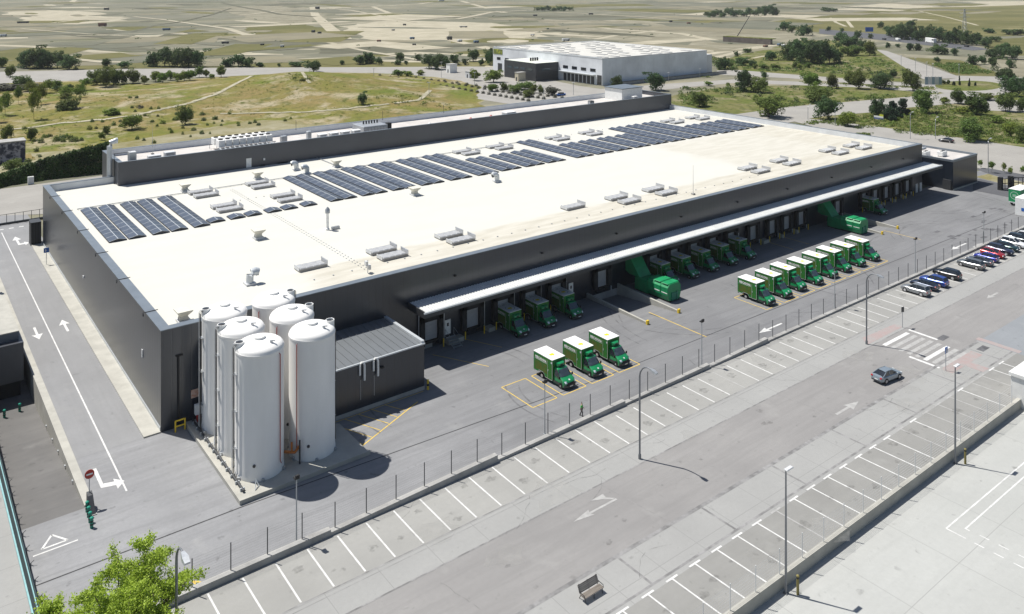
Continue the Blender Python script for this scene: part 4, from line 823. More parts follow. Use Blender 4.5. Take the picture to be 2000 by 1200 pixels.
for k, (x, y) in enumerate(((31.9, 86.3), (31.4, 91.8), (31.2, 97.6))):
    tag(MB().tube([(x, y, .95), (x+.25, y-.5, .45), (x-.35, y-1.0, .45), (x-.1, y-.45, .95)], .05, 6).build("pipe_loop", TRIM), f"small bent silver pipe at the foot of the {('front','middle','rear')[k]} outer silo", "pipe loop", "silo pipe loops")
t = thing("hydrant_cabinet", "white hydrant box on a red stand by the warehouse corner", "hydrant", (31.0, 102.9, 0)); MB().box(30.6, 31.5, 102.7, 103.2, 1.3, 2.5, .05).build("box", WHITE, t); MB().tube([(30.9, 102.95, 0), (30.9, 102.95, 1.3)], .14, 8).tube([(31.25, 102.95, 0), (31.25, 102.95, 1.3)], .1, 8).build("stand", RED, t)
t = thing("guard_frame", "yellow steel guard frame by the warehouse corner", "barrier", (28.9, 102.9, 0)); s = MB()
for x in (28.3, 29.4): s.tube([(x, 102.8, 0), (x, 102.8, 1.35)], .09, 8)
for z in (.65, 1.3): s.tube([(28.3, 102.8, z), (29.4, 102.8, z)], .09, 8)
s.build("frame", YELSAFE, t)
PSEAM = mat("grey standing seam roof", (.165, .178, .190), .45, .2, var=.05, scale=.4, pos=True)
ph = thing("pump_house", "dark windowless pump house with grey ribbed roof beside the silos", "building", (50, 99, 0))
MB().box(42.9, 57.3, 93.5, 103.78, .5, 6.0).build("wall", DARK, ph); MB().box(42.85, 57.35, 93.45, 103.7, 0, .5).build("plinth", CONCG, ph)
s = MB(); s.quad((43.0, 93.65, 6.02), (56.9, 93.65, 6.02), (56.9, 103.76, 6.25), (43.0, 103.76, 6.25))
for k in range(14): s.add([(43.2+k, 93.7, 6.023), (43.27+k, 93.7, 6.023), (43.27+k, 93.7, 6.10), (43.2+k, 93.7, 6.10), (43.2+k, 103.7, 6.253), (43.27+k, 103.7, 6.253), (43.27+k, 103.7, 6.33), (43.2+k, 103.7, 6.33)], [(0, 1, 2, 3), (3, 2, 6, 7), (0, 3, 7, 4), (1, 5, 6, 2)])
s.build("roof", PSEAM, ph); s = MB(); s.box(42.8, 57.4, 93.4, 93.62, 6.003, 6.16); s.box(56.95, 57.4, 93.62, 103.77, 6.003, 6.45); s.build("roof_trim", TRIM, ph)
for x in (48.2, 50.1): s = MB(); s.tube([(x-.35, 93.35, 4.7), (x-.35, 93.35, 5.9), (x-.2, 93.3, 6.25), (x+.05, 93.2, 6.25), (x+.18, 93.15, 5.9), (x+.18, 93.15, 4.0)], .14, 8); s.build("vent_pipe", WHITE, ph, 50); MB().box(x-.2, x-.17, 93.47, 93.499, 1.5, 4.0).build("cable", LTGREY, ph)
MB().box(50.8, 51.2, 93.2, 93.497, 4.7, 4.9).build("wall_lamp", BLACK, ph)
t = thing("bollard", "yellow and black guard post at the front corner of the pump house", "bollard", (57.7, 93.2, 0)); MB().tube([(57.7, 93.2, 0), (57.7, 93.2, 1.3)], .14, 10).build("post", YELSAFE, t); MB().lathe([(.15, .5), (.15, .8)], (57.7, 93.2, 0), 10).build("band", BLACK, t)
# ------------------------------------------------------------------ dock pit walls, compactors
for nm, (a, b, c, d) in (("beside the near compactor", PIT1), ("beside the far compactor", PIT2)):
    for sd, (xa, xb) in (("left", (a-.35, a)), ("right", (b, b+.35))):
        t = thing("ramp_wall", f"low pale ramp wall {nm}, its {'silo side' if sd == 'left' else 'far side'} wall", "wall", ((xa+xb)/2, c, 0)); MB().yzprism([(c-.2, 0), (c-.2, .35), (d-.01, .75), (d-.01, -1.16), (c, -.02)], xa, xb).build("wall", CONC, t); MB().box(xa-.06, xb+.06, c-.5, c-.2, 0, .62).build("end_block", YELSAFE, t)
    struct("pit_wall", MB().box(a, b, d-.02, d+.3, -1.16, -.005), CONCG)
def make_compactor():
    t = thing("waste_compactor", "x", "waste compactor", (0, 0, 0), "green waste compactors")
    # local: front end toward -y at y=0, body runs back to y=7.5, x from 0 to 2.9
    def pr(y0, y1): return [(0.28, .25), (2.62, .25), (2.9, 1.05), (2.9, 2.25), (2.5, 2.72), (.4, 2.72), (0, 2.25), (0, 1.05)]
    s = MB(); P = pr(0, 0); s.loft([[(x, 0, z) for x, z in P], [(x, 4.3, z) for x, z in P]]); s.build("container", GREENC, t)
    s = MB()
    for y in (.02, 1.55, 3.0, 4.2): s.loft([[(1.45+(x-1.45)*1.03, y, .25+(z-.25)*1.02) for x, z in P], [(1.45+(x-1.45)*1.03, y+.14, .25+(z-.25)*1.02) for x, z in P]])
    s.build("rib", GREENP, t)
    for k in range(2): MB().box(.15, 2.75, .25+k*1.55, 1.5+k*1.55, 2.735, 2.83, .05).build("lid", GREENC, t)
    s = MB(); s.box(.75, 1.05, -.14, -.003, .2, 1.5); s.box(1.85, 2.15, -.14, -.003, .2, 1.5); s.box(.9, 2.0, -.08, -.003, .25, 1.4); s.build("hook_frame", GREEND, t)
    s = MB(); s.box(.1, 2.8, 4.36, 7.2, .2, 2.2, .15); s.build("press_box", GREENC, t); s = MB(); s.yzprism([(6.2, 2.2), (8.6, 2.2), (9.4, 2.6), (9.4, 5.6), (8.9, 5.6), (7.6, 3.9)], .15, 2.75); s.build("hopper", GREENC, t)
    s = MB(); s.box(.25, .6, 0, 7.2, 0, .2); s.box(2.3, 2.65, 0, 7.2, 0, .2); s.build("skid", BLACK, t)
    s = MB(); s.box(-.03, -.005, 1.75, 2.9, 1.35, 1.5); s.box(-.03, -.005, .15, 1.4, 1.35, 1.47); s.build("side_stripe", WHITE, t)
    return t
cp = make_compactor()
place(cp, False, (105.0, 93.6, .0), 0, "green waste compactor with lidded container in front of the dock nearest the three docked trucks", (1.08, 1.075, 1.08)); place(cp, True, (165.3, 93.7, 0), 0, "green waste compactor farther along the dock, beyond the eight outdoor trucks", (1.08, 1.075, 1.08))
# ------------------------------------------------------------------ vehicles
RIM = mat("alloy rim", (.5, .5, .51), .35, .6, var=.05, scale=5); LAMPG = mat("headlamp glass", (.62, .68, .72), .1, .0, spec=.8); PLATE = mat("number plate", (.75, .75, .73), .5); TAIL = mat("tail lamp", (.45, .01, .012), .2, coat=.6)
def wheel(t, x, y, r=.34, wd=.22):
    s = MB(); sg = 1 if x > 0 else -1
    s.lathe([(r*.62, -wd/2), (r*.93, -wd/2), (r, -wd/2+.03), (r, wd/2-.03), (r*.93, wd/2), (r*.62, wd/2)], (x, y, r), 20, 'x'); w_ = s.build("wheel", BLACK, t, 40)
    s = MB(); s.lathe([(r*.66, wd*.42*sg-.01), (r*.66, wd*.5*sg+.005*sg), (r*.25, wd*.5*sg+.012*sg), (r*.2, wd*.5*sg+.03*sg), (.02, wd*.5*sg+.03*sg)], (x, y, r), 14, 'x'); s.build("rim", RIM, w_, 40)
def make_truck():
    t = thing("box_truck", "x", "truck", (0, 0, 0), "green delivery trucks")
    # front axle at y=0, nose toward -y, box behind
    prof = [(-.93, .36), (-1.0, .62), (-.97, .92), (-.86, 1.08), (-.45, 1.26), (-.12, 1.38), (.28, 1.82), (.62, 2.20), (.86, 2.30), (1.30, 2.32), (1.42, 2.30), (1.42, .36)]
    xs_ = (-1.0, -.93, -.7, 0, .7, .93, 1.0)
    def pt(y, z, k):
        u = xs_[k]; hw = 1.01 if z < 1.25 else 1.01-.20*min(1, (z-1.25)/1.05); back = (.30*abs(u)**5 if y < .3 else .06*abs(u)**4 if y < .8 else 0); dz = -.05*abs(u)**4 if z > 2.2 else 0
        return (u*hw, y+back*(1 if y < 1.0 else 0), z+dz)
    s = MB(); s.loft([[pt(y, z, k) for y, z in prof] for k in range(7)], cap=True); s.build("cab", GREENP, t, 35)
    def patch(nm, seg, ks, m, off=.012, ext=None):
        q = MB(); n = Vector((0, -(prof[seg+1][1]-prof[seg][1]), prof[seg+1][0]-prof[seg][0])); n = Vector((0, -abs(prof[seg+1][1]-prof[seg][1]), abs(prof[seg+1][0]-prof[seg][0]))).normalized()
        rowsp = []
        for (sg, f) in ext: 
            y = prof[sg][0]+(prof[sg+1][0]-prof[sg][0])*f; z = prof[sg][1]+(prof[sg+1][1]-prof[sg][1])*f
            rowsp.append([tuple(Vector(pt(y, z, k))*1+n*off) for k in ks])
        for a, b in zip(rowsp, rowsp[1:]):
            for i in range(len(ks)-1): q.quad(a[i], a[i+1], b[i+1], b[i])
        return q.build(nm, m, t, 60)
    patch("windscreen", 6, [1, 2, 3, 4, 5], GLASSW, .02, [(5, .12), (5, .6), (6, .0), (6, .5), (6, .95)])
    patch("grille", 1, [2, 3, 4], BLACK, .03, [(1, .1), (1, .6), (2, .1)])
    q = MB(); q.loft([[pt(y*1.0-.05, z, k) for y, z in [(-.93, .30), (-1.02, .40), (-1.03, .66), (-.9, .68), (-.86, .30)]] for k in range(7)]); q.build("bumper", DKGREY, t)
    for sg in (-1, 1):
        q = MB(); q.add([(sg*.62, -1.0+.05, .88), (sg*.9, -.87, .90), (sg*.93, -.62, 1.13), (sg*.66, -.80, 1.16)], [(0, 1, 2, 3) if sg > 0 else (3, 2, 1, 0)]); q.v = [(a, b-.04, c+.01) for a, b, c in q.v]; q.build("headlight", LAMPG, t)
        xx = lambda z: sg*(1.01-.20*max(0, min(1, (z-1.25)/1.05))+.012)
        q = MB(); P = [(.02, 1.34), (.30, 1.66), (.66, 2.10), (1.18, 2.14), (1.2, 1.36)]; q.add([(xx(z), y, z) for y, z in P], [(0, 1, 2, 3, 4)]); q.build("side_window", GLASS, t)
        q = MB(); q.box(sg*1.15-.10, sg*1.15+.10, -.02, .10, 1.28, 1.62, .03); q.box(min(sg*.98, sg*1.1), max(sg*.98, sg*1.1), .02, .06, 1.3, 1.4); q.build("mirror", BLACK, t)
        q = MB(); q.box(sg*1.028-.012, sg*1.028+.012, .1, 1.35, .42, .72); q.build("sill", DKGREY, t)
        wheel(t, sg*.90, 0); wheel(t, sg*.92, 3.76)
        q = MB(); q.lathe([(.44, -.02), (.44, .02)], (sg*1.0, 0, .36), 18, 'x'); q.build("wheel_arch", BLACK, t)
    q = MB(); q.lathe([(.13, 0), (.13, .015)], (0, 0, 0), 16); q.v = [(a, -.66+b*.9, 1.185+c+b*.4) for a, b, c in q.v]; q.build("bonnet_badge", LTGREY, t)
    q = MB(); q.box(-.26, .26, -1.10, -1.085, .46, .57); q.build("number_plate", PLATE, t)
    # cargo box
    B0, B1, BW, ZB, ZT = 1.46, 5.36, 1.14, .78, 3.22
    q = MB(); P = [(B0, .50), (2.95, .50), (3.12, .80), (3.35, .98), (4.15, .98), (4.38, .80), (4.5, .70), (B1, .70), (B1, ZT), (B0, ZT)]; q.yzprism(P, -BW, BW); bx = q.build("cargo_box", GREENB, t)
    q = MB(); q.box(-BW-.015, BW+.015, B0-.02, B1+.015, ZT+.003, ZT+.06, .02); rf = q.build("box_roof", WHITE, t)
    for sg in (-1, 1):
        x = sg*(BW+.008)
        q = MB()
        for a, b in zip(P[:7], P[1:8]): q.quad((x, a[0], a[1]), (x, b[0], b[1]), (x, b[0], b[1]+.06), (x, a[0], a[1]+.06))
        q.quad((x, B0, .5), (x, B0+.06, .5), (x, B0+.06, ZT), (x, B0, ZT)); q.quad((x, B0, ZT-.06), (x, B1, ZT-.06), (x, B1, ZT), (x, B0, ZT)); q.build("edge_trim", TRIM, t)
        x = sg*(BW+.006); q = MB(); q.quad((x, 2.55, 1.02), (x, 5.15, 1.02), (x, 5.15, 2.18), (x, 2.55, 2.18)); q.build("side_picture", PHOTO, t)
        q = MB(); q.quad((x, 1.62, .62), (x, 2.38, .62), (x, 2.38, 2.9), (x, 1.62, 2.9)); ddr = q.build("side_door", GREENB, t); q = MB(); q.box(min(x, x+sg*.03), max(x, x+sg*.03), 2.28, 2.34, 1.5, 1.75); q.box(min(x, x+sg*.02), max(x, x+sg*.02), 2.4, 2.43, .62, 2.9); q.build("door_handle", LTGREY, ddr)
        x = sg*(BW+.012); q = MB(); q.quad((x-sg*.003, 2.6, 2.36), (x-sg*.003, 5.1, 2.36), (x-sg*.003, 5.1, 2.40), (x-sg*.003, 2.6, 2.40)); q.build("name_underline", WHITE, t)
        text("MERCADONA", .47, WHITE, t, "lettering", (lambda u, v, x=x, sg=sg: (x, 3.85+(-u if sg < 0 else u)*1.0, 2.62+v)) , .80)
        q = MB(); q.box(x-.006, x+.006, 1.5, 1.75, 2.72, 2.95); q.build("marker_plate", LTGREY, t)
    q = MB(); q.loft([[(-.62, B0-.003, 2.42), (.62, B0-.003, 2.42), (.62, B0-.003, 2.88), (-.62, B0-.003, 2.88)], [(-.6, 1.0, 2.46), (.6, 1.0, 2.46), (.55, 1.05, 2.82), (-.55, 1.05, 2.82)], [(-.45, .88, 2.52), (.45, .88, 2.52), (.42, .92, 2.72), (-.42, .92, 2.72)]]); cu = q.build("cooling_unit", GREENP, t, 40); q = MB(); q.box(-.2, .2, .85, .9, 2.55, 2.68); q.build("cooling_grille", BLACK, cu)
    # roof emblem: yellow block in a thin ring, with small dark lettering
    z = ZT+.066; q = MB(); q.box(-.34, .30, 2.56, 3.10, z-.003, z); q.box(-.44, -.34, 2.68, 2.98, z-.003, z); q.box(-.08, .06, 2.38, 2.56, z-.003, z); em = q.build("roof_emblem", mat("emblem yellow", (.80, .66, .01), .5), rf); q = MB()
    for k in range(30):
        if k in (6, 7, 8, 21, 22): continue
        a, b = k*2*pi/30, (k+1)*2*pi/30; q.quad(*[(r*math.cos(v)*.74, 2.82+r*math.sin(v)*.74, z+.001) for r, v in ((1, a), (1, b), (.94, b), (.94, a))])
    q.build("emblem_ring", DKGREY, rf)
    for k, wd in enumerate((.8, .62)): 
        q = MB()
        for j in range(int(wd*14)): q.box(-wd/2+j*.072, -wd/2+j*.072+.05, 4.2+k*.28, 4.2+k*.28+.07, z-.003, z)
        q.build("roof_lettering", DKGREY, rf)
    q = MB(); q.box(-.95, .95, B1-.05, B1+.12, .5, .66); q.box(-.5, .5, 1.5, 5.2, .42, .6); q.build("chassis", BLACK, t)
    for sg in (-1, 1): q = MB(); q.box(sg*1.0-.07, sg*1.0+.07, B1+.003, B1+.03, .72, .95); q.build("rear_light", TAIL, t)
    return t
tk = make_truck(); u = False
for k, x in enumerate((71.7, 76.95, 81.95)): place(tk, u, (x+1.02+R_.uniform(-.05, .05), 82.7, 0), R_.uniform(-.018, .018), f"green box truck in a sunny yellow bay, {ordn(k+1)} of the three nearest the silos"); u = True
for k, (x, y) in enumerate(((117.0, 83.2), (121.95, 83.3), (126.8, 83.6), (131.75, 83.55), (136.9, 83.8), (141.7, 83.8), (146.6, 83.85), (151.7, 83.9))): place(tk, u, (x+1.02+R_.uniform(-.06, .06), y+R_.uniform(-.08, .08), 0), R_.uniform(-.02, .02), f"green box truck in the sunny row of eight, {ordn(k+1)} from the silos")
for k, x in enumerate((76.75, 82.27, 87.76)): place(tk, u, (x+1.02, 98.75, 0), R_.uniform(-.006, .006), f"green box truck at the shaded docks near the pump house, {ordn(k+1)} of three")
for k, x in enumerate((111.1, 116.67, 122.3, 127.9, 133.5)): place(tk, u, (x+1.02, 99.0, 0), R_.uniform(-.006, .006), f"green box truck at the shaded docks past the near compactor, {ordn(k+1)} of five")
place(tk, u, (184.1, 99.0, 0), 0, "lone green box truck at a shaded dock beyond the far compactor")

def car(kind, colname, col, label, loc, rz, group=None, metal=.35):
    "local: length along y, nose toward +y"
    t = thing("parked_car" if group else "moving_car", label, "car", (0, 0, 0), group)
    paint = mat(colname+" car paint", col, .28, metal, coat=.7, var=.04, scale=2)
    if kind == "suv": L_, W_, st = 4.7, .93, [(-2.35, .45, .80, .78), (-2.28, .30, 1.08, .88), (-1.9, .26, 1.12, .92), (-.6, .24, 1.04, .93), (.6, .24, 1.02, .93), (1.0, .24, 1.05, .93), (1.75, .26, .98, .90), (2.18, .3, .84, .84), (2.34, .42, .62, .70)]; gh = [(-2.2, 1.10), (-1.85, 1.62), (-.9, 1.69), (.15, 1.64), (1.05, 1.04)]
    elif kind == "hatch": L_, W_, st = 4.2, .89, [(-2.1, .45, .75, .74), (-2.04, .3, 1.0, .84), (-1.6, .25, 1.02, .88), (-.5, .23, .96, .89), (.6, .23, .95, .89), (1.0, .24, .98, .88), (1.6, .26, .88, .86), (1.98, .3, .76, .78), (2.1, .4, .58, .66)]; gh = [(-1.98, .99), (-1.45, 1.44), (-.7, 1.50), (.1, 1.46), (1.0, .97)]
    else: L_, W_, st = 4.65, .91, [(-2.32, .45, .78, .74), (-2.25, .32, .96, .84), (-1.9, .27, 1.02, .88), (-.9, .23, .97, .91), (.5, .23, .95, .91), (1.05, .24, .97, .90), (1.75, .26, .88, .88), (2.15, .3, .74, .80), (2.32, .4, .56, .66)]; gh = [(-1.95, 1.0), (-1.05, 1.40), (-.5, 1.46), (.25, 1.42), (1.1, .97)]
    s = MB(); s.loft([[(-w_*.86, y, zb), (-w_*.98, y, zb+.12), (-w_, y, zb+(zt-zb)*.5), (-w_*.97, y, zt-.12), (-w_*.86, y, zt-.02), (-w_*.45, y, zt+.02), (w_*.45, y, zt+.02), (w_*.86, y, zt-.02), (w_*.97, y, zt-.12), (w_, y, zb+(zt-zb)*.5), (w_*.98, y, zb+.12), (w_*.86, y, zb)] for y, zb, zt, w_ in st]); s.build("body", paint, t, 32)
    zmax = max(z for y, z in gh); zb0 = 1.0
    hw = lambda z: W_*(.88-.24*max(0, (z-zb0)/(zmax-zb0)))
    s = MB(); s.loft([[(-hw(z), y, z) for y, z in gh]+[(-hw(.9), gh[-1][0], .85), (-hw(.9), gh[0][0], .85)], [(hw(z), y, z) for y, z in gh]+[(hw(.9), gh[-1][0], .85), (hw(.9), gh[0][0], .85)]]); s.build("cabin_glass", GLASS, t)
    s = MB(); rr = gh[1:4]
    s.loft([[(u_*(hw(z)+.015), y+dy, z+.018+(.03 if abs(u_) < .5 else 0)) for u_ in (-1, -.8, 0, .8, 1)] for (y, z), dy in zip(rr, (-.10, 0, .08))], cap=False)
    rs = s.build("roof_panel", paint, t, 50)
    for sg in (-1, 1):
        for a, b in ((gh[0], gh[1]), (gh[3], gh[4])): s = MB(); s.tube([(sg*(hw(a[1])+.0), a[0], a[1]), (sg*(hw(b[1])+.0), b[0], b[1])], .05, 5); s.build("pillar", paint, t)
        s = MB(); ym = -.45 if kind != "hatch" else -.35; s.tube([(sg*(hw(1.0)+.012), ym-.05, 1.0), (sg*(hw(zmax)+.008), ym, zmax-.02)], .035, 5); s.build("pillar", paint, t)
    for sg in (-1, 1):
        q = MB(); q.box(sg*W_*.62-.17, sg*W_*.62+.17, st[-2][0]-.02, st[-2][0]+.10, .60, .74, .03); q.build("headlight", LAMPG, t)
        q = MB(); q.box(sg*W_*.74-.13, sg*W_*.74+.13, st[0][0]-.03, st[1][0]+.06, .78, .96, .02); q.build("taillight", TAIL, t)
        q = MB(); q.box(sg*(W_+.09)-.09, sg*(W_+.09)+.09, .72, .84, .98, 1.13, .03); q.build("mirror", paint, t)
        for y in (-L_*.295, L_*.30): wheel(t, sg*(W_-.10), y, .33 if kind != "suv" else .36, .21); q = MB(); q.lathe([(.40, -.05), (.40, .05)], (sg*(W_-.05), y, .35), 16, 'x'); q.build("wheel_arch", BLACK, t)
    q = MB(); q.box(-.26, .26, st[0][0]-.025, st[0][0]+.05, .52, .63); q.build("number_plate", PLATE, t); q = MB(); q.box(-.5, .5, st[-1][0]-.14, st[-1][0]+.03, .42, .6); q.build("grille", BLACK, t)
    q = MB(); q.box(-W_*.8, W_*.8, st[0][0]-.02, st[0][0]+.1, .3, .46); q.build("bumper", DKGREY, t)
    t.location = loc; t.rotation_euler = (0, 0, rz); return t
GR = "cars parked nose or tail to the fence"
car("suv", "silver", (.27, .285, .295), "silver estate car nearest the crossing in the fence side bays", (142.4, 70.6, 0), 0.0, GR)
car("sedan", "midnight blue", (.012, .022, .05), "dark blue saloon between the silver estate and the blue hatchback", (146.1, 70.9, 0), 0.0, GR)
car("suv", "bright blue", (.03, .07, .30), "bright blue crossover between the dark blue and the black cars", (149.2, 70.7, 0), 0.0, GR)
car("suv", "black", (.012, .013, .015), "black people carrier beside an empty bay, tail lamps to the road", (154.6, 70.9, 0), 0.0, GR)
car("suv", "graphite", (.14, .15, .155), "graphite grey crossover just past the empty bay", (163.5, 70.6, 0), 0.0, GR)
car("sedan", "slate", (.10, .115, .14), "slate grey saloon between the graphite crossover and the royal blue hatchback", (166.9, 70.5, 0), 0.0, GR)
car("hatch", "royal blue", (.025, .035, .28), "royal blue hatchback next to the red car", (170.1, 70.6, 0), 0.0, GR)
car("hatch", "red", (.36, .018, .02), "red hatchback, the only red car in the row", (173.4, 70.7, 0), pi, GR)
car("suv", "navy", (.012, .014, .04), "navy crossover facing the road beside the red car", (176.7, 70.7, 0), pi, GR)
car("hatch", "bottle green", (.008, .035, .035), "dark teal hatchback between the navy crossover and the white car", (180.0, 70.7, 0), pi, GR)
car("suv", "white", (.72, .73, .74), "white estate car facing the road past the dark teal hatchback", (183.4, 70.9, 0), pi, GR, 0)
car("suv", "charcoal", (.02, .03, .035), "charcoal people carrier beyond the white estate car", (187.2, 71.0, 0), pi, GR)
car("hatch", "pearl white", (.70, .71, .70), "small white hatchback last in the row at the picture edge", (190.6, 70.9, 0), pi, GR, 0)
car("sedan", "blue grey", (.27, .32, .36), "blue grey saloon driving along the street before the crossing", (108.6, 57.7, 0), math.radians(-97))
car("sedan", "shiny black", (.02, .022, .025), "black saloon driving alone on the wide public road behind the end annex", (*G(1848, 278).xy, .03), math.radians(8))
# green lorry body, white cabin and gantry at the right margin
g = Vector((216.2, 83.4, 0)); t = thing("green_lorry", "green lorry with a pale basket emblem on its rear, at the yard gate", "truck", (g.x, g.y, 0))
MB().box(g.x, g.x+6.4, g.y-1.3, g.y+1.3, .95, 3.9).build("cargo_box", GREENC, t); MB().box(g.x-.02, g.x+6.42, g.y-1.32, g.y+1.32, 3.902, 3.98).build("box_roof", WHITE, t)
q = MB(); q.loft([[(g.x+x, g.y-1.1, z), (g.x+x, g.y+1.1, z), (g.x+x, g.y+1.1, .5), (g.x+x, g.y-1.1, .5)] for x, z in ((6.5, 2.9), (7.5, 2.6), (8.2, 1.5), (8.5, 1.1))]); q.build("cab", GREENP, t)
for sg in (-1, 1):
    for x in (1.2, 7.3): s = MB(); s.lathe([(.2, -.15), (.48, -.15), (.48, .15), (.2, .15)], (g.x+x, g.y+sg*1.05, .48), 16, 'y'); s.build("wheel", BLACK, t)
MB().box(g.x-.06, g.x-.003, g.y-1.25, g.y+1.25, .72, .95).build("rear_bar", LTGREY, t)
q = MB(); n = 20
for k in range(n):
    a, b = k*2*pi/n, (k+1)*2*pi/n; P = [(r*math.cos(v), r*math.sin(v)) for r, v in ((.95, a), (.95, b), (.82, b), (.82, a))]; q.quad(*[(g.x-.006, g.y+p, 2.5+v) for p, v in P])
for k in range(5): q.quad(*[(g.x-.006, g.y+p, 2.5+v) for p, v in ((-.4+k*.17, -.35), (-.3+k*.17, -.35), (-.3+k*.17, .3), (-.4+k*.17, .3))])
q.build("basket_emblem", mat("pale emblem", (.45, .62, .5), .5), t)
t = thing("site_cabin", "white cabin box with a small blue mark beside the green lorry", "cabin", (209.6, 79.6, 0)); MB().box(208.3, 213.2, 77.6, 80.2, .05, 4.1, .08).build("body", WHITE, t); MB().box(208.25, 208.29, 78.2, 78.9, 1.2, 1.9).build("blue_mark", BLUE, t); MB().box(209.2, 210.2, 77.55, 77.59, .15, 2.2).build("door", LTGREY, t); MB().box(208.4, 213.1, 77.7, 80.1, 0, .05).build("base", DKGREY, t)
t = thing("vehicle_gate", "black sliding gate frame across the lane behind the green lorry", "gate", (232, 92, 0)); s = MB()
for k in range(14): s.tube([(230+k*1.3, 92-k*.55, .1), (230+k*1.3, 92-k*.55, 2.9)], .09, 6)
for z in (.2, 1.6, 2.8): s.tube([(230, 92, z), (247, 84.8, z)], .1, 6)
s.build("bars", BLACK, t); MB().box(229.4, 230.4, 91.5, 92.5, 0, 3.3).box(232.8, 233.8, 90.4, 91.4, 0, 3.3).build("gate_post", BLACK, t)
# ------------------------------------------------------------------ fences and low walls
WIRE = mat("fence wire", (.16, .165, .17), .5, .5); POSTM = mat("dark fence post", (.055, .06, .065), .5, .4)
t = thing("yard_fence", "long dark post and wire fence on a stepped concrete kerb between yard and car park", "fence", (25, 75, 0))
fx = []; x = 22.0
while x < 216: fx.append(x); x += 3.41
steps = [(-4, 35.0, .62, .62), (35.0, 55.2, .35, .80), (55.2, 75.4, .28, .62), (75.4, 92, .28, .55), (92, 105.5, .22, .62), (105.5, 216, .25, .45)]
s = MB()
for a, b, h0, h1 in steps: s.add([(a, 74.35, -.02), (b, 74.35, -.02), (b, 74.95, -.02), (a, 74.95, -.02), (a, 74.35, h0), (b, 74.35, h1), (b, 74.95, h1), (a, 74.95, h0)], [(4, 5, 6, 7), (0, 1, 5, 4), (1, 2, 6, 5), (2, 3, 7, 6), (3, 0, 4, 7)])
s.build("kerb_wall", CONCG, t)
def kh(x):
    for a, b, h0, h1 in steps:
        if a <= x < b: return h0+(h1-h0)*(x-a)/(b-a)
    return .4
for x in fx: MB().tube([(x, 74.8, kh(x)), (x, 74.8, kh(x)+2.5)], .05, 6).build("post", POSTM, t)
s = MB()
for a, b in zip(fx, fx[1:]):
    for k in range(11):
        s.tube([(a, 74.8, kh(a)+.1+k*.235), (b, 74.8, kh(b)+.1+k*.235)], .007, 3)
s.build("wire_mesh", WIRE, t)
WPOST = mat("white fence post", (.62, .63, .63), .5, .2); WWIRE = mat("pale fence wire", (.55, .56, .56), .5, .3)
t = thing("low_yard_fence", "pale wire fence on the retaining wall above the lower yard", "fence", (60, 44.3, 0)); s = MB(); s.box(-60, 131, 44.2, 44.65, -1.0, .22); s.box(131, 131.35, -200, 44.65, -1.0, .22)
rw = s.build("retaining_wall", CONC, t); xs = [40+k*3.55 for k in range(22)]
for x in xs: MB().tube([(x, 44.5, .2), (x, 44.5, 2.55)], .045, 6).build("post", WPOST, t)
s = MB()
for k in range(8): s.tube([(xs[0], 44.5, .35+k*.29), (xs[-1], 44.5, .35+k*.29)], .010, 4)
s.build("wire_mesh", WWIRE, t)
SHADE = mat("dark green shade cloth", (.020, .038, .042), .8, var=.35, scale=1.2, stretch=(1, 1, .2)); CYAN = mat("pale turquoise rail", (.22, .42, .44), .6, var=.1, scale=2)
t = thing("screen_fence", "dark green screened fence with pale turquoise rail along the left pavement", "fence", (10.6, 90, 0)); s = MB(); s.box(10.58, 10.66, 60, 128, -.02, 2.3); s.build("screen", SHADE, t); MB().box(10.5, 10.57, 60, 128, 1.95, 2.1).box(10.45, 10.75, 60, 128, -.03, .12).build("rail", CYAN, t)
for k in range(27): MB().tube([(10.75, 61+k*2.5, -.0), (10.75, 61+k*2.5, 2.7)], .05, 5).tube([(10.75, 61+k*2.5, 2.68), (11.0, 61+k*2.5, 2.85)], .03, 4).build("post", POSTM, t)
t = thing("railing", "dark railing across the head of the access road", "fence", (25, 212, 0)); s = MB()
for k in range(14): MB().tube([(10+k*1.6, 213.4, 0), (10+k*1.6, 213.4, 2.3)], .06, 5).build("post", POSTM, t)
for z in (2.25,): s.tube([(10, 213.4, z), (32, 213.4, z)], .05, 5)
s.box(9.9, 32, 213.2, 213.6, -.02, .45); s.build("rail", POSTM, t)
# ------------------------------------------------------------------ left side: retaining wall and neighbour's loading bay
t = thing("retaining_wall", "long pale concrete retaining wall between access road and sunken ramp", "wall", (17.3, 140, -3)); MB().box(16.88, 17.75, 93.9, 200, -3.3, .14).build("wall", CONC, t)
for y, dz in ((100, -.3), (104.5, -.75), (109, -1.1), (113, -1.5), (117.5, -1.8)): MB().box(16.76, 16.879, y, y+.35, dz-.1, dz+.05).build("wall_bracket", GREY, t)
nb = thing("loading_building", "dark neighbouring loading building with a pale flat roof at the left margin", "building", (12, 150, -3.1))
MB().box(-30, 16.0, 131, 150, -.9, 4.3).build("wall", DARKB, nb); MB().box(-30, 15.7, 131.6, 150, -3.1, -.9).build("dock_recess", BLACK, nb)
MB().box(-30, 15.55, 132.2, 150, 4.3, 5.5).build("upper_wall", mat("slate blue panel", (.10, .12, .15), .5, .2, var=.1, scale=.5, pos=True), nb); MB().box(-30, 15.6, 132.1, 150.1, 5.5, 5.62).build("roof", CONC, nb)
MB().box(-30, 14.9, 150.1, 175, -3, 7.6).build("rear_wall", LTGREY, nb); s = MB(); s.box(14.2, 14.7, 150.5, 151, 7.6, 9.6); s.box(12.5, 13.2, 151, 154, 7.6, 9.0); s.build("rooftop_box", LTGREY, nb)
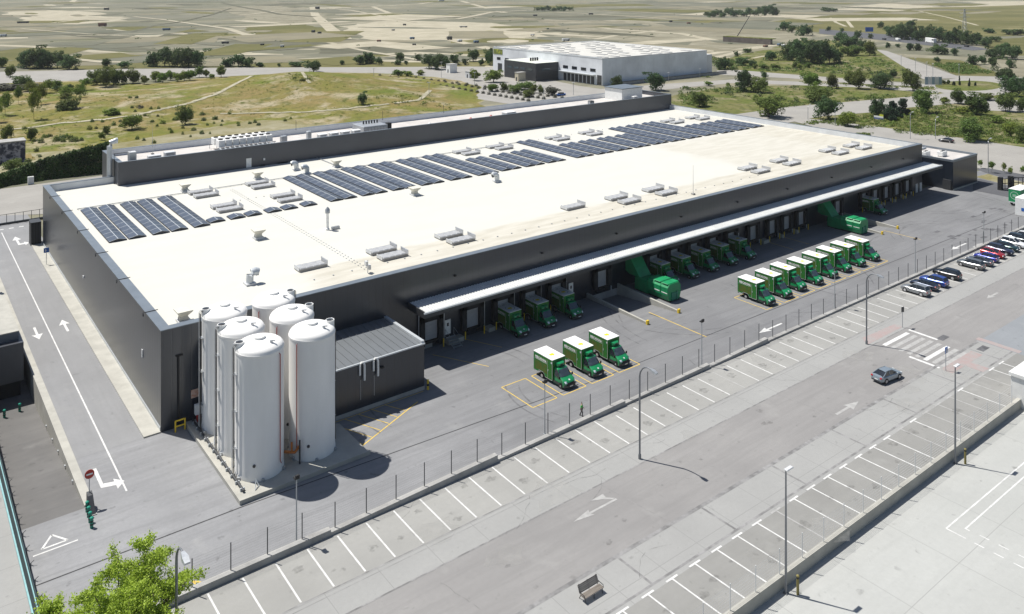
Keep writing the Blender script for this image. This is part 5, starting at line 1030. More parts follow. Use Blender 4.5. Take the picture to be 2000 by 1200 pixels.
def bollard_group(pts, name, lab, m, h, r, gname):
    for k, (x, y, z) in enumerate(pts):
        t = thing(name, lab(k), "bollard", (x, y, z), gname); MB().tube([(x, y, z), (x, y, z+h)], r, 10).build("post", m, t); s = MB()
        for q in ((.3, .6) if m.name != 'ochre post' else (.86,)): s.lathe([(r+.015, h*q), (r+.015, h*q+.12)], (x, y, z), 10)
        s.build("band", BLACK, t); MB().lathe([(r+.03, h), (r*.8, h+.06), (.01, h+.08)], (x, y, z), 10).build("cap", m, t)
bollard_group([(16.95, 92.9, 0), (16.9, 91.9, 0), (16.85, 90.9, 0), (16.8, 89.9, 0)], "green_bollard", lambda k: f"green banded bollard below the no entry sign, {ordn(k+1)} from the sign", mat("green bollard plastic", (.0, .22, .15), .45), 1.0, .16, "green bollards")
bollard_group([(15.0, 126.6, -3.1), (13.2, 126.0, -3.1)], "green_bollard", lambda k: ("green bollard on the sunken yard nearest the retaining wall", "green bollard on the sunken yard at the picture edge")[k], MATS["green bollard plastic"], 1.0, .16, "sunken yard bollards")
t = thing("barrier_panel", "grey concrete end panel under the no entry sign", "barrier", (17.3, 93.4, 0)); MB().yzprism([(93.85, -.1), (93.85, 1.5), (93.2, 1.35), (91.9, .1), (91.9, -.1)], 17.05, 17.55).build("panel", DKGREY, t); MB().box(16.95, 17.65, 91.8, 93.9, -.1, .08).build("base", CONCG, t)
s = MB()
for k in range(9): s.box(28.2+k*.33, 28.42+k*.33, 196.5, 196.7, .1, 4.6)
t = thing("wall_cage", "dark slatted service cage at the far end of the left wall", "cage", (26, 194.5, 0)); MB().box(24.9, 26.7, 193.2, 195.9, .1, 4.5).build("cage", BLACK, t); s = MB()
for k in range(7): s.box(24.95+k*.28, 25.05+k*.28, 193.1, 193.19, .2, 4.4)
s.box(24.85, 26.75, 193.05, 196, 4.5, 4.65); s.box(24.8, 26.75, 193.0, 196, -.02, .099); s.build("slats", DKGREY, t)
# ------------------------------------------------------------------ lamps
LAMPM = mat("lamp post steel", (.20, .21, .225), .45, .5, var=.08, scale=2)
def street_lamp(x, y, lab, h=10.9, big=1.0, z=0.):
    t = thing("street_lamp", lab, "street lamp", (x, y, z), "curved street lamps"); s = MB(); pts = [(x, y, z), (x, y, h-1.7)]+[(x, y-1.35+1.35*math.cos(a), h-1.7+1.55*math.sin(a)) for a in [k*pi/2/7 for k in range(1, 8)]]+[(x, y-1.7, h-.2)]
    s.tube(pts, .11, 9, .06); s.build("post", LAMPM, t, 50); s = MB(); s.loft([[(x-.12*big, y-1.6, h-.26), (x+.12*big, y-1.6, h-.26), (x+.1*big, y-1.6, h-.06), (x-.1*big, y-1.6, h-.06)], [(x-.24*big, y-1.6-.55*big, h-.34), (x+.24*big, y-1.6-.55*big, h-.34), (x+.2*big, y-1.6-.55*big, h-.1), (x-.2*big, y-1.6-.55*big, h-.1)], [(x-.2*big, y-1.6-1.0*big, h-.38), (x+.2*big, y-1.6-1.0*big, h-.38), (x+.16*big, y-1.6-1.0*big, h-.24), (x-.16*big, y-1.6-1.0*big, h-.24)]]); s.build("lamp_head", GREY, t); MB().tube([(x, y, z), (x, y, z+.5)], .17, 9).build("foot", LAMPM, t)
street_lamp(18.0, 65.1, "curved street lamp rising beside the bright green tree", 11.7, 1.2); street_lamp(68.3, 65.1, "curved street lamp on the pavement between tree and crossing"); street_lamp(116.6, 65.1, "curved street lamp beside the zebra crossing")
def mast_lamp(x, y, z, h, lab, dx=.9, grp="straight lamp columns"):
    t = thing("lamp_column", lab, "street lamp", (x, y, z), grp); MB().tube([(x, y, z), (x, y, z+h)], .12, 9, .07).build("post", LAMPM, t); MB().box(x-.05, x+dx, y-.18, y+.18, z+h, z+h+.12, .03).build("lamp_head", LTGREY, t); MB().box(x-.2, x+.2, y-.2, y+.2, z, z+.06).build("foot", LAMPM, t)
mast_lamp(64.7, 43.75, -1, 11.0, "straight grey lamp column at the low wall, nearer the bench"); mast_lamp(97.4, 43.75, -1, 11.0, "straight grey lamp column at the low wall, near the crossing sign")
def flood(x, y, lab, h=6.1):
    t = thing("flood_lamp", lab, "lamp", (x, y, 0), "yard flood lamps"); MB().tube([(x, y, 0), (x, y, h)], .075, 8, .055).build("post", mat("pale lamp post", (.42, .44, .45), .5, .3), t); MB().box(x-.22, x+.22, y-.2, y+.25, h, h+.12).box(x-.2, x+.2, y-.3, y-.1, h+.1, h+.45).build("lamp_head", BLACK, t); MB().box(x-.15, x+.15, y-.15, y+.15, 0, .04).build("foot", GREY, t)
for x, lab in ((32.0, "slim yard flood lamp behind the fence in front of the silos"), (63.1, "slim yard flood lamp behind the fence by the empty yellow bay"), (91.8, "slim yard flood lamp behind the fence, third from the silos"), (125.5, "slim yard flood lamp standing in front of the row of eight trucks"), (152.4, "slim yard flood lamp behind the black people carrier"), (181.0, "slim yard flood lamp behind the dark teal hatchback"), (211, "slim yard flood lamp nearest the white cabin")): flood(x, 75.6, lab)
for k, (px_, py_, hp) in enumerate(((1578, 234, 29), (1631, 246, 36), (1778, 272, 52), (1827, 272, 42), (1930, 338, 66))):
    g = G(px_, py_); street = thing("street_lamp", f"tall street lamp on the public road behind the warehouse, {ordn(k+1)} from the left", "street lamp", g, "public road lamps"); h = hp*depth(g)/FPX
    MB().tube([(g.x, g.y, 0), (g.x, g.y, h-.8), (g.x+.5, g.y, h-.1), (g.x+1.4, g.y, h)], .11, 6, .06).build("post", GREY, street); MB().box(g.x+1.2, g.x+2.1, g.y-.18, g.y+.18, h-.08, h+.1).build("lamp_head", LTGREY, street)
for k, (px_, py_, hp) in enumerate(((730, 160, 26), (838, 190, 28), (862, 152, 30), (927, 172, 30), (1062, 195, 25), (1120, 186, 24), (1760, 133, 24), (1788, 140, 26), (1810, 150, 28), (1822, 152, 27), (1873, 152, 26), (1956, 178, 24), (1306, 160, 18), (1367, 153, 18))):
    g = G(px_, py_); t = thing("lamp_mast", f"distant slender lamp mast beyond the warehouse, {ordn(k+1)} from the left", "street lamp", g, "distant lamp masts"); h = hp*depth(g)/FPX
    MB().tube([(g.x, g.y, 0), (g.x, g.y, h)], .11, 5).build("post", GREY, t); MB().box(g.x-.9, g.x+.9, g.y-.2, g.y+.2, h, h+.15).build("lamp_head", LTGREY, t)
bollard_group([(65.4, 43.0, -1)], "yellow_post", lambda k: "short yellow post beside the lamp column nearer the bench", mat("ochre post", (.20, .17, .05), .6), 1.7, .12, None); bollard_group([(98.2, 43.0, -1)], "yellow_post", lambda k: "short yellow post beside the lamp column near the crossing sign", MATS["ochre post"], 1.7, .12, None)
# ------------------------------------------------------------------ signs
t = thing("no_entry_sign", "round red no entry sign with white bar at the ramp head", "sign", (17.3, 93.6, 0)); MB().tube([(17.3, 93.7, 0), (17.3, 93.7, 3.6)], .045, 8).build("post", GREY, t); s = MB(); s.lathe([(.46, -.02), (.46, .02)], (17.3, 93.62, 3.35), 28, 'y'); s.build("disc", RED, t); MB().box(17.0, 17.6, 93.58, 93.597, 3.27, 3.43).build("white_bar", WHITE, t)
t = thing("crossing_sign", "square blue pedestrian crossing sign beside the zebra", "sign", (117.3, 53.9, 0)); MB().tube([(117.3, 53.95, 0), (117.3, 53.95, 3.3)], .05, 8).build("post", GREY, t); MB().box(116.93, 117.67, 53.85, 53.89, 2.5, 3.3).build("plate", BLUE, t); s = MB(); s.quad((117.0, 53.845, 2.6), (117.6, 53.845, 2.6), (117.3, 53.845, 3.2)); s.quad((116.925, 54.0, 2.6) if False else (117.02, 53.8449, 2.58), (117.58, 53.8449, 2.58), (117.58, 53.8449, 2.6), (117.02, 53.8449, 2.6)); tri = s.build("triangle", WHITE, t); s = MB(); s.box(117.27, 117.34, 53.832, 53.842, 2.8, 3.0); s.quad((117.2, 53.84, 2.62), (117.25, 53.84, 2.62), (117.33, 53.84, 2.82), (117.28, 53.84, 2.82)); s.quad((117.36, 53.84, 2.62), (117.41, 53.84, 2.62), (117.33, 53.84, 2.82), (117.28, 53.84, 2.82)); s.build("walker", BLACK, t)
t = thing("road_sign", "grey backed road sign on a thin post beside the empty parking bays", "sign", (126.6, 64.8, 0)); MB().tube([(126.6, 64.8, 0), (126.6, 64.8, 3.2)], .05, 8).build("post", GREY, t); MB().box(126.2, 126.58, 64.74, 64.78, 2.5, 3.25).box(126.64, 127.0, 64.74, 64.78, 2.4, 3.2).build("plate", DKGREY, t)
t = thing("blue_sign", "small blue sign on a post beside the left wall", "sign", (25.5, 178.2, .16)); MB().tube([(25.5, 178.2, .16), (25.5, 178.2, 3.3)], .05, 8).build("post", GREY, t); MB().box(25.05, 25.95, 178.08, 178.14, 2.4, 3.3).build("plate", BLUE, t); s = MB(); s.box(25.3, 25.4, 178.06, 178.078, 2.6, 3.1); s.box(25.4, 25.6, 178.06, 178.078, 2.8, 2.86); s.build("symbol", WHITE, t)
g = G(1716, 236); t = thing("plot_sign", "small blue white and yellow hoarding on the meadow behind the public road", "sign", g); MB().box(g.x-.05, g.x+.05, g.y-1.9, g.y+1.9, .5, 1.2).build("blue_panel", mat("hoarding blue", (.12, .16, .35), .6), t); MB().box(g.x-.05, g.x+.05, g.y-1.9, g.y+1.9, 1.2, 1.8).build("white_panel", WHITE, t); MB().box(g.x-.05, g.x+.05, g.y-1.9, g.y-.4, 1.8, 2.5).build("yellow_panel", mat("hoarding yellow", (.55, .58, .05), .6), t); MB().tube([(g.x+.1, g.y-1.5, 0), (g.x+.1, g.y-1.5, 2.3)], .05, 5).tube([(g.x+.1, g.y+1.5, 0), (g.x+.1, g.y+1.5, 1.6)], .05, 5).build("post", GREY, t)
g = G(1807, 168); t = thing("direction_board", "wide board of pale and blue panels standing by the roundabout", "sign", g)
for k in range(5): q = Vector((RT[0], RT[1], 0))*(k*1.75); a = g+q; MB().prism([(a.x, a.y), (a.x+RT[0]*1.5, a.y+RT[1]*1.5), (a.x+RT[0]*1.5+FW[0]*.1, a.y+RT[1]*1.5+FW[1]*.1), (a.x+FW[0]*.1, a.y+FW[1]*.1)], .6, 4.6).build("panel", LTGREY if k % 2 else mat("blue grey panel", (.25, .33, .38), .5), t)
s = MB()
for k in range(6): q = g+Vector((RT[0], RT[1], 0))*(k*1.75-.12); s.tube([(q.x, q.y, 0), (q.x, q.y, 5)], .08, 5)
s.build("post", GREY, t)
# ------------------------------------------------------------------ bench, kiosk, person
WOOD = mat("weathered bench wood", (.20, .175, .15), .8, var=.25, scale=3, stretch=(.3, 3, 3)); t = thing("park_bench", "weathered slatted bench standing on the pavement by the street", "bench", (49.7, 53.2, 0)); bx, by = 49.7, 53.2
s = MB()
for k in range(5): s.box(bx-1.15, bx+1.15, by-.42+k*.125, by-.42+k*.125+.10, .46, .50)
s.build("seat", WOOD, t); s = MB()
for k in range(5): z = .56+k*.12; y = by+.24+k*.055; s.add([(bx-1.15, y, z), (bx+1.15, y, z), (bx+1.15, y+.045, z+.10), (bx-1.15, y+.045, z+.10), (bx-1.15, y+.03, z-.02), (bx+1.15, y+.03, z-.02), (bx+1.15, y+.075, z+.08), (bx-1.15, y+.075, z+.08)], [(0, 1, 2, 3), (7, 6, 5, 4), (3, 2, 6, 7), (4, 5, 1, 0), (0, 3, 7, 4), (1, 5, 6, 2)])
s.build("backrest", WOOD, t)
for dx in (-1.0, 0, 1.0): s = MB(); s.tube([(bx+dx, by-.38, 0), (bx+dx, by-.38, .45), (bx+dx, by+.24, .43), (bx+dx, by+.54, 1.16)], .035, 6); s.tube([(bx+dx, by+.22, .43), (bx+dx, by+.42, 0)], .035, 6); s.build("leg", BLACK, t)
for dx in (-1.12, 1.12): s = MB(); s.tube([(bx+dx, by-.36, .45), (bx+dx, by-.36, .68), (bx+dx, by+.3, .70)], .03, 6); s.build("armrest", BLACK, t)
t = thing("white_kiosk", "white concrete kiosk with dark opening at the right margin of the lower yard", "kiosk", (118.4, 43.6, -1)); KW = mat("white kiosk concrete", (.66, .66, .64), .7, var=.06, scale=1); MB().box(116.6, 121.5, 42.6, 45.4, -1.0, 2.9).build("wall", KW, t); MB().box(116.4, 119.0, 42.4, 45.6, 2.9, 3.3).box(119.06, 121.7, 42.4, 45.6, 2.9, 3.3).build("roof", KW, t); MB().box(117.6, 121.2, 42.54, 42.599, -.6, 2.5).build("opening", DKGREY, t)
def person(x, y, rz):
    t = thing("person", "person in green shirt and dark trousers walking inside the yard fence", "person", (x, y, 0)); t.rotation_euler = (0, 0, rz)
    SK = mat("skin", (.42, .25, .17), .6); SH = mat("green shirt", (.05, .42, .07), .8, var=.1, scale=8); TR = mat("dark trousers", (.03, .03, .035), .8); HR = mat("dark hair", (.02, .014, .01), .6)
    def skin(nm, V, E, Rr, m, sub=1):
        me = bpy.data.meshes.new(nm); me.from_pydata(V, E, []); o = bpy.data.objects.new(nm, me); COL.objects.link(o); sk_ = o.modifiers.new("s", 'SKIN'); su = o.modifiers.new("u", 'SUBSURF'); su.levels = su.render_levels = sub
        lay = me.skin_vertices[0].data
        for i, r in enumerate(Rr): lay[i].radius = (r, r)
        lay[0].use_root = True; bpy.context.view_layer.update(); m2 = bpy.data.meshes.new_from_object(o.evaluated_get(bpy.context.evaluated_depsgraph_get())); bpy.data.objects.remove(o); m2.materials.clear(); m2.materials.append(m); m2.shade_smooth()
        ob = bpy.data.objects.new(nm, m2); COL.objects.link(ob); ob.parent = t; return ob
    # facing -y, mid stride
    V = [(0, 0, .95), (0, -.01, 1.15), (0, 0, 1.38), (0, -.01, 1.50), (0, -.03, 1.58), (0, -.035, 1.68), (-.1, 0, .90), (-.11, -.14, .50), (-.11, -.12, .08), (-.11, -.26, .04), (.1, 0, .90), (.11, .05, .50), (.11, .24, .12), (.11, .14, .04), (-.19, 0, 1.38), (-.25, .06, 1.10), (-.25, -.02, .86), (.19, 0, 1.38), (.25, -.07, 1.10), (.25, -.22, .90), (-.25, -.05, .78), (.25, -.30, .86)]
    E = [(0, 1), (1, 2), (2, 3), (3, 4), (4, 5), (0, 6), (6, 7), (7, 8), (8, 9), (0, 10), (10, 11), (11, 12), (12, 13), (2, 14), (14, 15), (15, 16), (2, 17), (17, 18), (18, 19), (16, 20), (19, 21)]
    Rr = [.13, .125, .14, .055, .085, .095, .09, .06, .042, .03, .09, .06, .042, .03, .06, .042, .032, .06, .042, .032, .03, .03]
    skin("body", V, E, Rr, SK, 2)
    skin("shirt", [V[i] for i in (0, 1, 2, 14, 15, 17, 18)], [(0, 1), (1, 2), (2, 3), (3, 4), (2, 5), (5, 6)], [.15, .15, .165, .075, .06, .075, .06], SH, 2)
    skin("trousers", [V[i] for i in (0, 6, 7, 8, 10, 11, 12)], [(0, 1), (1, 2), (2, 3), (0, 4), (4, 5), (5, 6)], [.145, .105, .078, .062, .105, .078, .062], TR, 2)
    skin("hair", [(0, .01, 1.68), (0, -.0, 1.76)], [(0, 1)], [.09, .07], HR, 2)
    s = MB()
    for k in range(4): s.tube([(-.27+k*.014, -.06, .77), (-.27+k*.014, -.075, .70-.004*(k % 2))], .008, 5); s.tube([(.23+k*.014, -.32, .845), (.23+k*.014, -.375, .80-.004*(k % 2))], .008, 5)
    s.tube([(-.23, -.08, .79), (-.215, -.1, .74)], .009, 5); s.tube([(.22, -.33, .87), (.215, -.37, .84)], .009, 5); s.build("fingers", SK, t, world=False)
    s = MB(); s.box(-.16, -.06, -.30, -.06, 0, .09, .03); s.box(.06, .16, .1, .32, 0.01, .11, .03); s.build("shoes", BLACK, t, world=False)
person(69.3, 75.9, math.radians(35))
# ------------------------------------------------------------------ vegetation
def leafmesh(name, C, S, m, seed, flat=.0, out=None):
    rng = np.random.default_rng(seed); n = len(C); N = rng.normal(size=(n, 3))
    if out is not None: N = N*.8+out*.9
    N[:, 2] += flat; N /= np.linalg.norm(N, axis=1)[:, None]; A = rng.normal(size=(n, 3)); U = np.cross(N, A); U /= np.linalg.norm(U, axis=1)[:, None]; W = np.cross(N, U)
    s = S[:, None]; asp = rng.uniform(.55, 1., (n, 1)); V = np.stack([C-U*s-W*s*asp*.6, C+U*s*.2-W*s*asp, C+U*s+W*s*asp*.5, C-U*s*.3+W*s*asp], 1).reshape(-1, 3)
    me = bpy.data.meshes.new(name); me.vertices.add(4*n); me.vertices.foreach_set("co", V.astype(np.float32).ravel()); me.loops.add(4*n); me.loops.foreach_set("vertex_index", np.arange(4*n, dtype=np.int32))
    me.polygons.add(n); me.polygons.foreach_set("loop_start", np.arange(0, 4*n, 4, dtype=np.int32)); me.polygons.foreach_set("loop_total", np.full(n, 4, dtype=np.int32)); me.update(calc_edges=True); me.materials.append(m); return me
LEAF = {"dark": mat("dark tree foliage", (.100, .165, .052), .65, col2=(.042, .078, .030), scale=3.2, transl=.36, rnd=.22, spec=.25),
        "olive": mat("olive tree foliage", (.165, .215, .048), .65, col2=(.085, .12, .028), scale=3.2, transl=.36, rnd=.22, spec=.25),
        "light": mat("light tree foliage", (.20, .27, .045), .65, col2=(.10, .15, .022), scale=3, transl=.3, rnd=.2, spec=.25),
        "juniper": mat("juniper foliage", (.030, .062, .030), .7, col2=(.012, .030, .016), scale=3.5, transl=.15, rnd=.15, spec=.2),
        "grey": mat("grey shrub foliage", (.13, .135, .10), .75, col2=(.07, .07, .05), scale=3, transl=.2, rnd=.2, spec=.2)}
BARK = mat("tree bark", (.10, .08, .06), .9, var=.25, scale=6)
def crown_pts(seed, n, kind):
    rng = np.random.default_rng(seed); K = 40 if kind != "juniper" else 18; cs = []
    while len(cs) < K:
        p = rng.uniform(-1, 1, 3)
        if kind == "juniper": ok = math.hypot(p[0], p[1]) < .85*(1-(p[2]+1)/2.1)**.7
        else: ok = .25 < np.linalg.norm(p*np.array([1, 1, 1.05])) < .82 or rng.random() < .05
        if ok: cs.append(p)
    cs = np.array(cs)*(1+.15*np.clip(rng.normal(size=(K, 1)), -2, 1.6))*np.array([rng.uniform(.8, 1.1), rng.uniform(.8, 1.1), 1]); rad = rng.uniform(.24, .46, K); idx = rng.integers(0, K, n); d = rng.normal(size=(n, 3)); d /= np.linalg.norm(d, axis=1)[:, None]; r = rng.uniform(.55, 1.05, n)**.6
    P = cs[idx]+d*(rad[idx]*r)[:, None]; return P, d
PROTO = {}
def tree_proto(kind, var, lod):
    key = (kind, var, lod)
    if key in PROTO: return PROTO[key]
    sd = hash((kind, var)) % 1000 if False else {"dark": 10, "olive": 30, "light": 50, "juniper": 70, "grey": 90, "sapling": 110}[kind]+var
    n = {0: 750, 1: 2400, 2: 5200}[lod]
    if kind == "sapling": n = n//2
    P, d = crown_pts(sd, n, kind); rng = np.random.default_rng(sd+5); lo_ = {"dark": .03, "olive": .05, "light": .12, "juniper": .0, "grey": .0, "sapling": .32}[kind]
    # unit crown: half width .5, from lo_ to 1
    P = P*np.array([.44, .44, (1-lo_)/2*.92])+np.array([0, 0, lo_+(1-lo_)/2]); P[:, 2] = np.clip(P[:, 2], .02, 1.02)
    sz = rng.uniform(.6, 1.2, n)*{0: .066, 1: .040, 2: .027}[lod]
    cm = leafmesh(kind+"_crown", P, sz, LEAF["light" if kind == "sapling" else kind], sd, .3, d)
    s = MB(); r = .028 if kind != "sapling" else .014; s.tube([(0, 0, -.02), (.01, 0, lo_+.1), (0, .01, .55)], r, 7, r*.4); rr = random.Random(sd)
    for k in range(5):
        a = k*1.26+rr.random(); h = lo_+.12+rr.random()*.15; s.tube([(0, 0, h), (.17*math.cos(a), .17*math.sin(a), h+.17), (.33*math.cos(a), .33*math.sin(a), h+.26+.1*rr.random())], r*.5, 5, r*.15)
    tm = bpy.data.meshes.new(kind+"_trunk"); tm.from_pydata(s.v, [], s.f); tm.materials.append(BARK); PROTO[key] = (cm, tm); return PROTO[key]
TREES = {}
def tree(zone, px_, py_, hp, wp=None, kind="dark", onhill=False):
    g = GH(px_, py_) if onhill else G(px_, py_); d = depth(g); h = hp*d/FPX; h *= 1.12; wd = (wp or hp*1.05)*1.15*d/FPX; TREES.setdefault((zone, kind), []).append((px_, g, h, wd, hp))
DESC = {"dark": "dark round tree", "olive": "olive spreading tree", "light": "airy light tree", "juniper": "dark juniper", "grey": "grey green bush", "sapling": "slim young tree"}
CATN = {"dark": ("tree", "tree"), "olive": ("tree", "tree"), "light": ("tree", "tree"), "juniper": ("juniper_tree", "tree"), "grey": ("bush", "bush"), "sapling": ("young_tree", "tree")}
Z = "on the plain behind the left meadow"
for a in ((52, 133, 34, 36), (72, 134, 38, 40), (92, 134, 33, 34), (112, 133, 31, 32), (135, 136, 27, 34), (207, 131, 16), (242, 133, 12, 24), (300, 130, 26), (322, 130, 35, 36), (346, 131, 33), (368, 131, 36, 38), (385, 131, 30), (446, 131, 16, 24), (466, 130, 22, 30), (484, 131, 17, 24), (508, 131, 9, 16), (545, 131, 7), (580, 130, 9, 30), (612, 141, 21, 30)): tree(Z, *a)
Z = "at the edge of the left meadow"
for a in ((190, 166, 30, 30), (207, 170, 36, 32), (222, 166, 30, 30), (240, 164, 24), (260, 163, 26)): tree(Z, *a, kind="olive")
for a in ((282, 165, 16), (304, 160, 20), (318, 162, 18), (333, 157, 17), (347, 160, 17), (360, 158, 17), (371, 158, 20), (389, 151, 19, 16), (403, 151, 13), (414, 155, 10), (432, 151, 20)): tree(Z, *a, kind="light")
Z = "in the left meadow"
for a in ((36, 206, 34, 16), (66, 236, 62, 22), (80, 210, 42, 22), (92, 182, 24), (112, 178, 20), (155, 200, 34, 22), (168, 176, 22), (10, 228, 44, 24), (128, 196, 26), (-8, 240, 40, 26), (60, 188, 26)): tree(Z, *a, kind="sapling")
for a in ((132, 222, 28, 44), (128, 200, 18, 28), (362, 243, 34, 30), (12, 276, 30, 24), (62, 274, 24, 22), (20, 150, 20, 20), (4, 132, 20), (45, 172, 22, 36), (208, 262, 16, 14), (30, 345, 34, 46)): tree(Z, *a, kind="olive")
for a in ((258, 253, 28, 36), (217, 229, 16, 32), (199, 274, 14, 12)): tree(Z, *a, kind="light")
for a in ((136, 183, 18, 14), (708, 206, 21, 19), (110, 176, 9, 20)): tree(Z, *a, onhill=a[0] > 600)
for a in ((273, 220, 13, 16), (20, 176, 12, 60), (60, 178, 12, 40)): tree(Z, *a, kind="grey")
Z = "in the row left of the white warehouse"
for a in ((668, 127, 9), (703, 126, 17, 26), (722, 125, 21, 26), (740, 127, 14), (782, 119, 16), (776, 127, 9, 18), (793, 127, 8), (817, 119, 13), (838, 134, 26), (853, 136, 28), (870, 132, 22), (888, 127, 20), (908, 127, 12), (925, 120, 22), (940, 128, 12), (957, 128, 30, 20), (964, 118, 24, 16)): tree(Z, *a)
Z = "in the planted parking"
for a in ((778, 150, 12, 24), (796, 150, 11, 20), (927, 158, 20, 22), (964, 161, 22, 34), (962, 179, 14, 24)): tree(Z, *a, kind="light")
for a in ((985, 178, 15), (1005, 181, 15, 30), (1025, 176, 15, 34), (1042, 182, 15), (1056, 182, 14), (1031, 190, 14, 26), (821, 147, 9, 18)): tree(Z, *a, kind="olive")
tree(Z, 1078, 186, 16, 28, "grey")
Z = "behind the raised block by the road"
for a in ((1205, 176, 26, 23), (1281, 177, 32, 36)): tree(Z, *a)
Z = "in scrubland right of the white warehouse"
for a in ((1408, 136, 22), (1416, 136, 20), (1439, 111, 10), (1449, 128, 15, 28), (1469, 131, 13), (1504, 118, 17, 24), (1459, 103, 8, 18), (1545, 118, 34, 36), (1563, 122, 40, 40), (1584, 125, 44, 42), (1604, 125, 43, 40), (1620, 124, 36, 34), (1634, 122, 22), (1556, 106, 26, 40), (1588, 104, 24, 40), (1535, 116, 14), (1640, 84, 20, 24), (1655, 93, 20, 30), (1668, 92, 20, 26), (1683, 96, 16), (1453, 179, 40, 32), (1493, 154, 13), (1745, 152, 14), (1720, 173, 30, 42), (1713, 229, 33, 30)): tree(Z, *a)
for a in ((1428, 132, 10), (1482, 181, 28, 36), (1475, 135, 10), (1490, 134, 9, 24), (1515, 135, 9, 20), (1552, 133, 12), (1580, 133, 11), (1625, 173, 28, 24), (1599, 201, 30, 52), (1366, 208, 27, 38), (1677, 174, 34, 30), (1660, 165, 24), (1783, 178, 38, 34), (1672, 109, 20, 30), (1699, 109, 28, 24), (1655, 110, 17, 26), (1871, 203, 27, 28)): tree(Z, *a, kind="olive")
for a in ((1583, 173, 32, 36), (1384, 168, 8, 18), (1422, 170, 8), (1440, 170, 9), (1562, 136, 10)): tree(Z, *a, kind="light")
Z = "along the right public road"
for a in ((1502, 229, 42, 58), (1804, 221, 46, 44), (1907, 224, 38, 46), (1964, 218, 34, 34), (1997, 218, 26, 26), (1896, 276, 40, 56), (1995, 279, 34, 28), (1925, 196, 14, 30), (1685, 268, 8, 30)): tree(Z, *a, kind="olive")
for a in ((1617, 234, 40, 44), (1978, 188, 36, 38), (2010, 186, 36, 40)): tree(Z, *a)
for a in ((1656, 247, 26, 38), (1973, 268, 27, 30), (1845, 203, 11, 22), (1880, 222, 12, 24), (1945, 240, 12, 26)): tree(Z, *a, kind="light")
for a in ((1737, 234, 31, 34), (1764, 224, 27, 34), (1744, 212, 22, 16), (1752, 230, 20, 26)): tree(Z, *a, kind="juniper")
Z = "on the dry land at the far right"
for a in ((1968, 161, 27, 40), (1973, 133, 16), (1901, 127, 18), (1918, 126, 16), (1939, 131, 18), (1925, 92, 18, 26), (1945, 82, 10, 22), (1959, 112, 26, 32), (1977, 116, 26, 36), (1940, 115, 20, 28), (1830, 123, 11), (1864, 109, 14), (1830, 106, 18, 30), (1846, 106, 12), (1794, 99, 13), (1777, 99, 14, 14), (1753, 94, 8), (1735, 94, 10), (1700, 76, 9), (1675, 77, 16, 13), (1618, 61, 9), (1645, 63, 8), (1720, 55, 12), (1732, 60, 8, 14), (1779, 55, 14, 18), (1762, 59, 11), (1933, 65, 9, 20), (1970, 68, 10, 24), (1988, 69, 11, 26), (1530, 60, 17, 22), (1546, 64, 14), (1568, 70, 20, 22), (1578, 70, 18, 18), (1613, 23, 8, 20), (1628, 23, 6, 16)): tree(Z, *a)
Z = "in the wood beside the highway"
for k in range(17): tree(Z, 1741+k*10.4, 73+k*.9+(k % 3)*1.5, 19+(k*7 % 5)*2.5, 22)
Z = "in the far grove near the top edge"
for k in range(14): tree(Z, 1382+k*10.2, 32-k*.35+(k % 2)*3, 8+(k*5 % 7)+(5 if k > 9 else 0), 17)
for k in range(7): tree(Z, 1050+k*10.5, 21+(k % 2), 7+(k % 3), 13)
Z = "on the roundabout island"
for a in ((1874, 167, 16, 5), (1893, 169, 17, 5), (1905, 168, 9, 5), (1863, 167, 12, 7)): tree(Z, *a, kind="juniper")
for a in ((1843, 165, 8, 10), (1852, 165, 8, 9)): tree(Z, *a, kind="olive")
Z = "in the verge behind the end annex"
for a in ((1915, 329, 16, 9), (1937, 338, 21, 12), (1962, 338, 18, 10), (1973, 346, 18, 10), (1998, 343, 17, 10)): tree(Z, *a, kind="sapling")
tn = 0
for (zone, kind), L_ in TREES.items():
    L_.sort(key=lambda q: q[0]); nm, ct = CATN[kind]
    for i, (px_, g, h, wd, hp) in enumerate(L_):
        tn += 1; lod = 0 if hp < 13 else (1 if hp < 26 else 2); cm, tm = tree_proto(kind, (tn*7) % 5, lod)
        lb = f"{DESC[kind]} {zone}"+("" if len(L_) == 1 else f", {ordn(i+1)} from the left")
        o = thing(nm, lb, ct, g, "trees and bushes "+zone, rz=(tn*2.4) % 6.28); o.scale = (wd, wd, h)
        for me, pn in ((cm, "crown"), (tm, "trunk")): c = bpy.data.objects.new(pn, me); COL.objects.link(c); c.parent = o
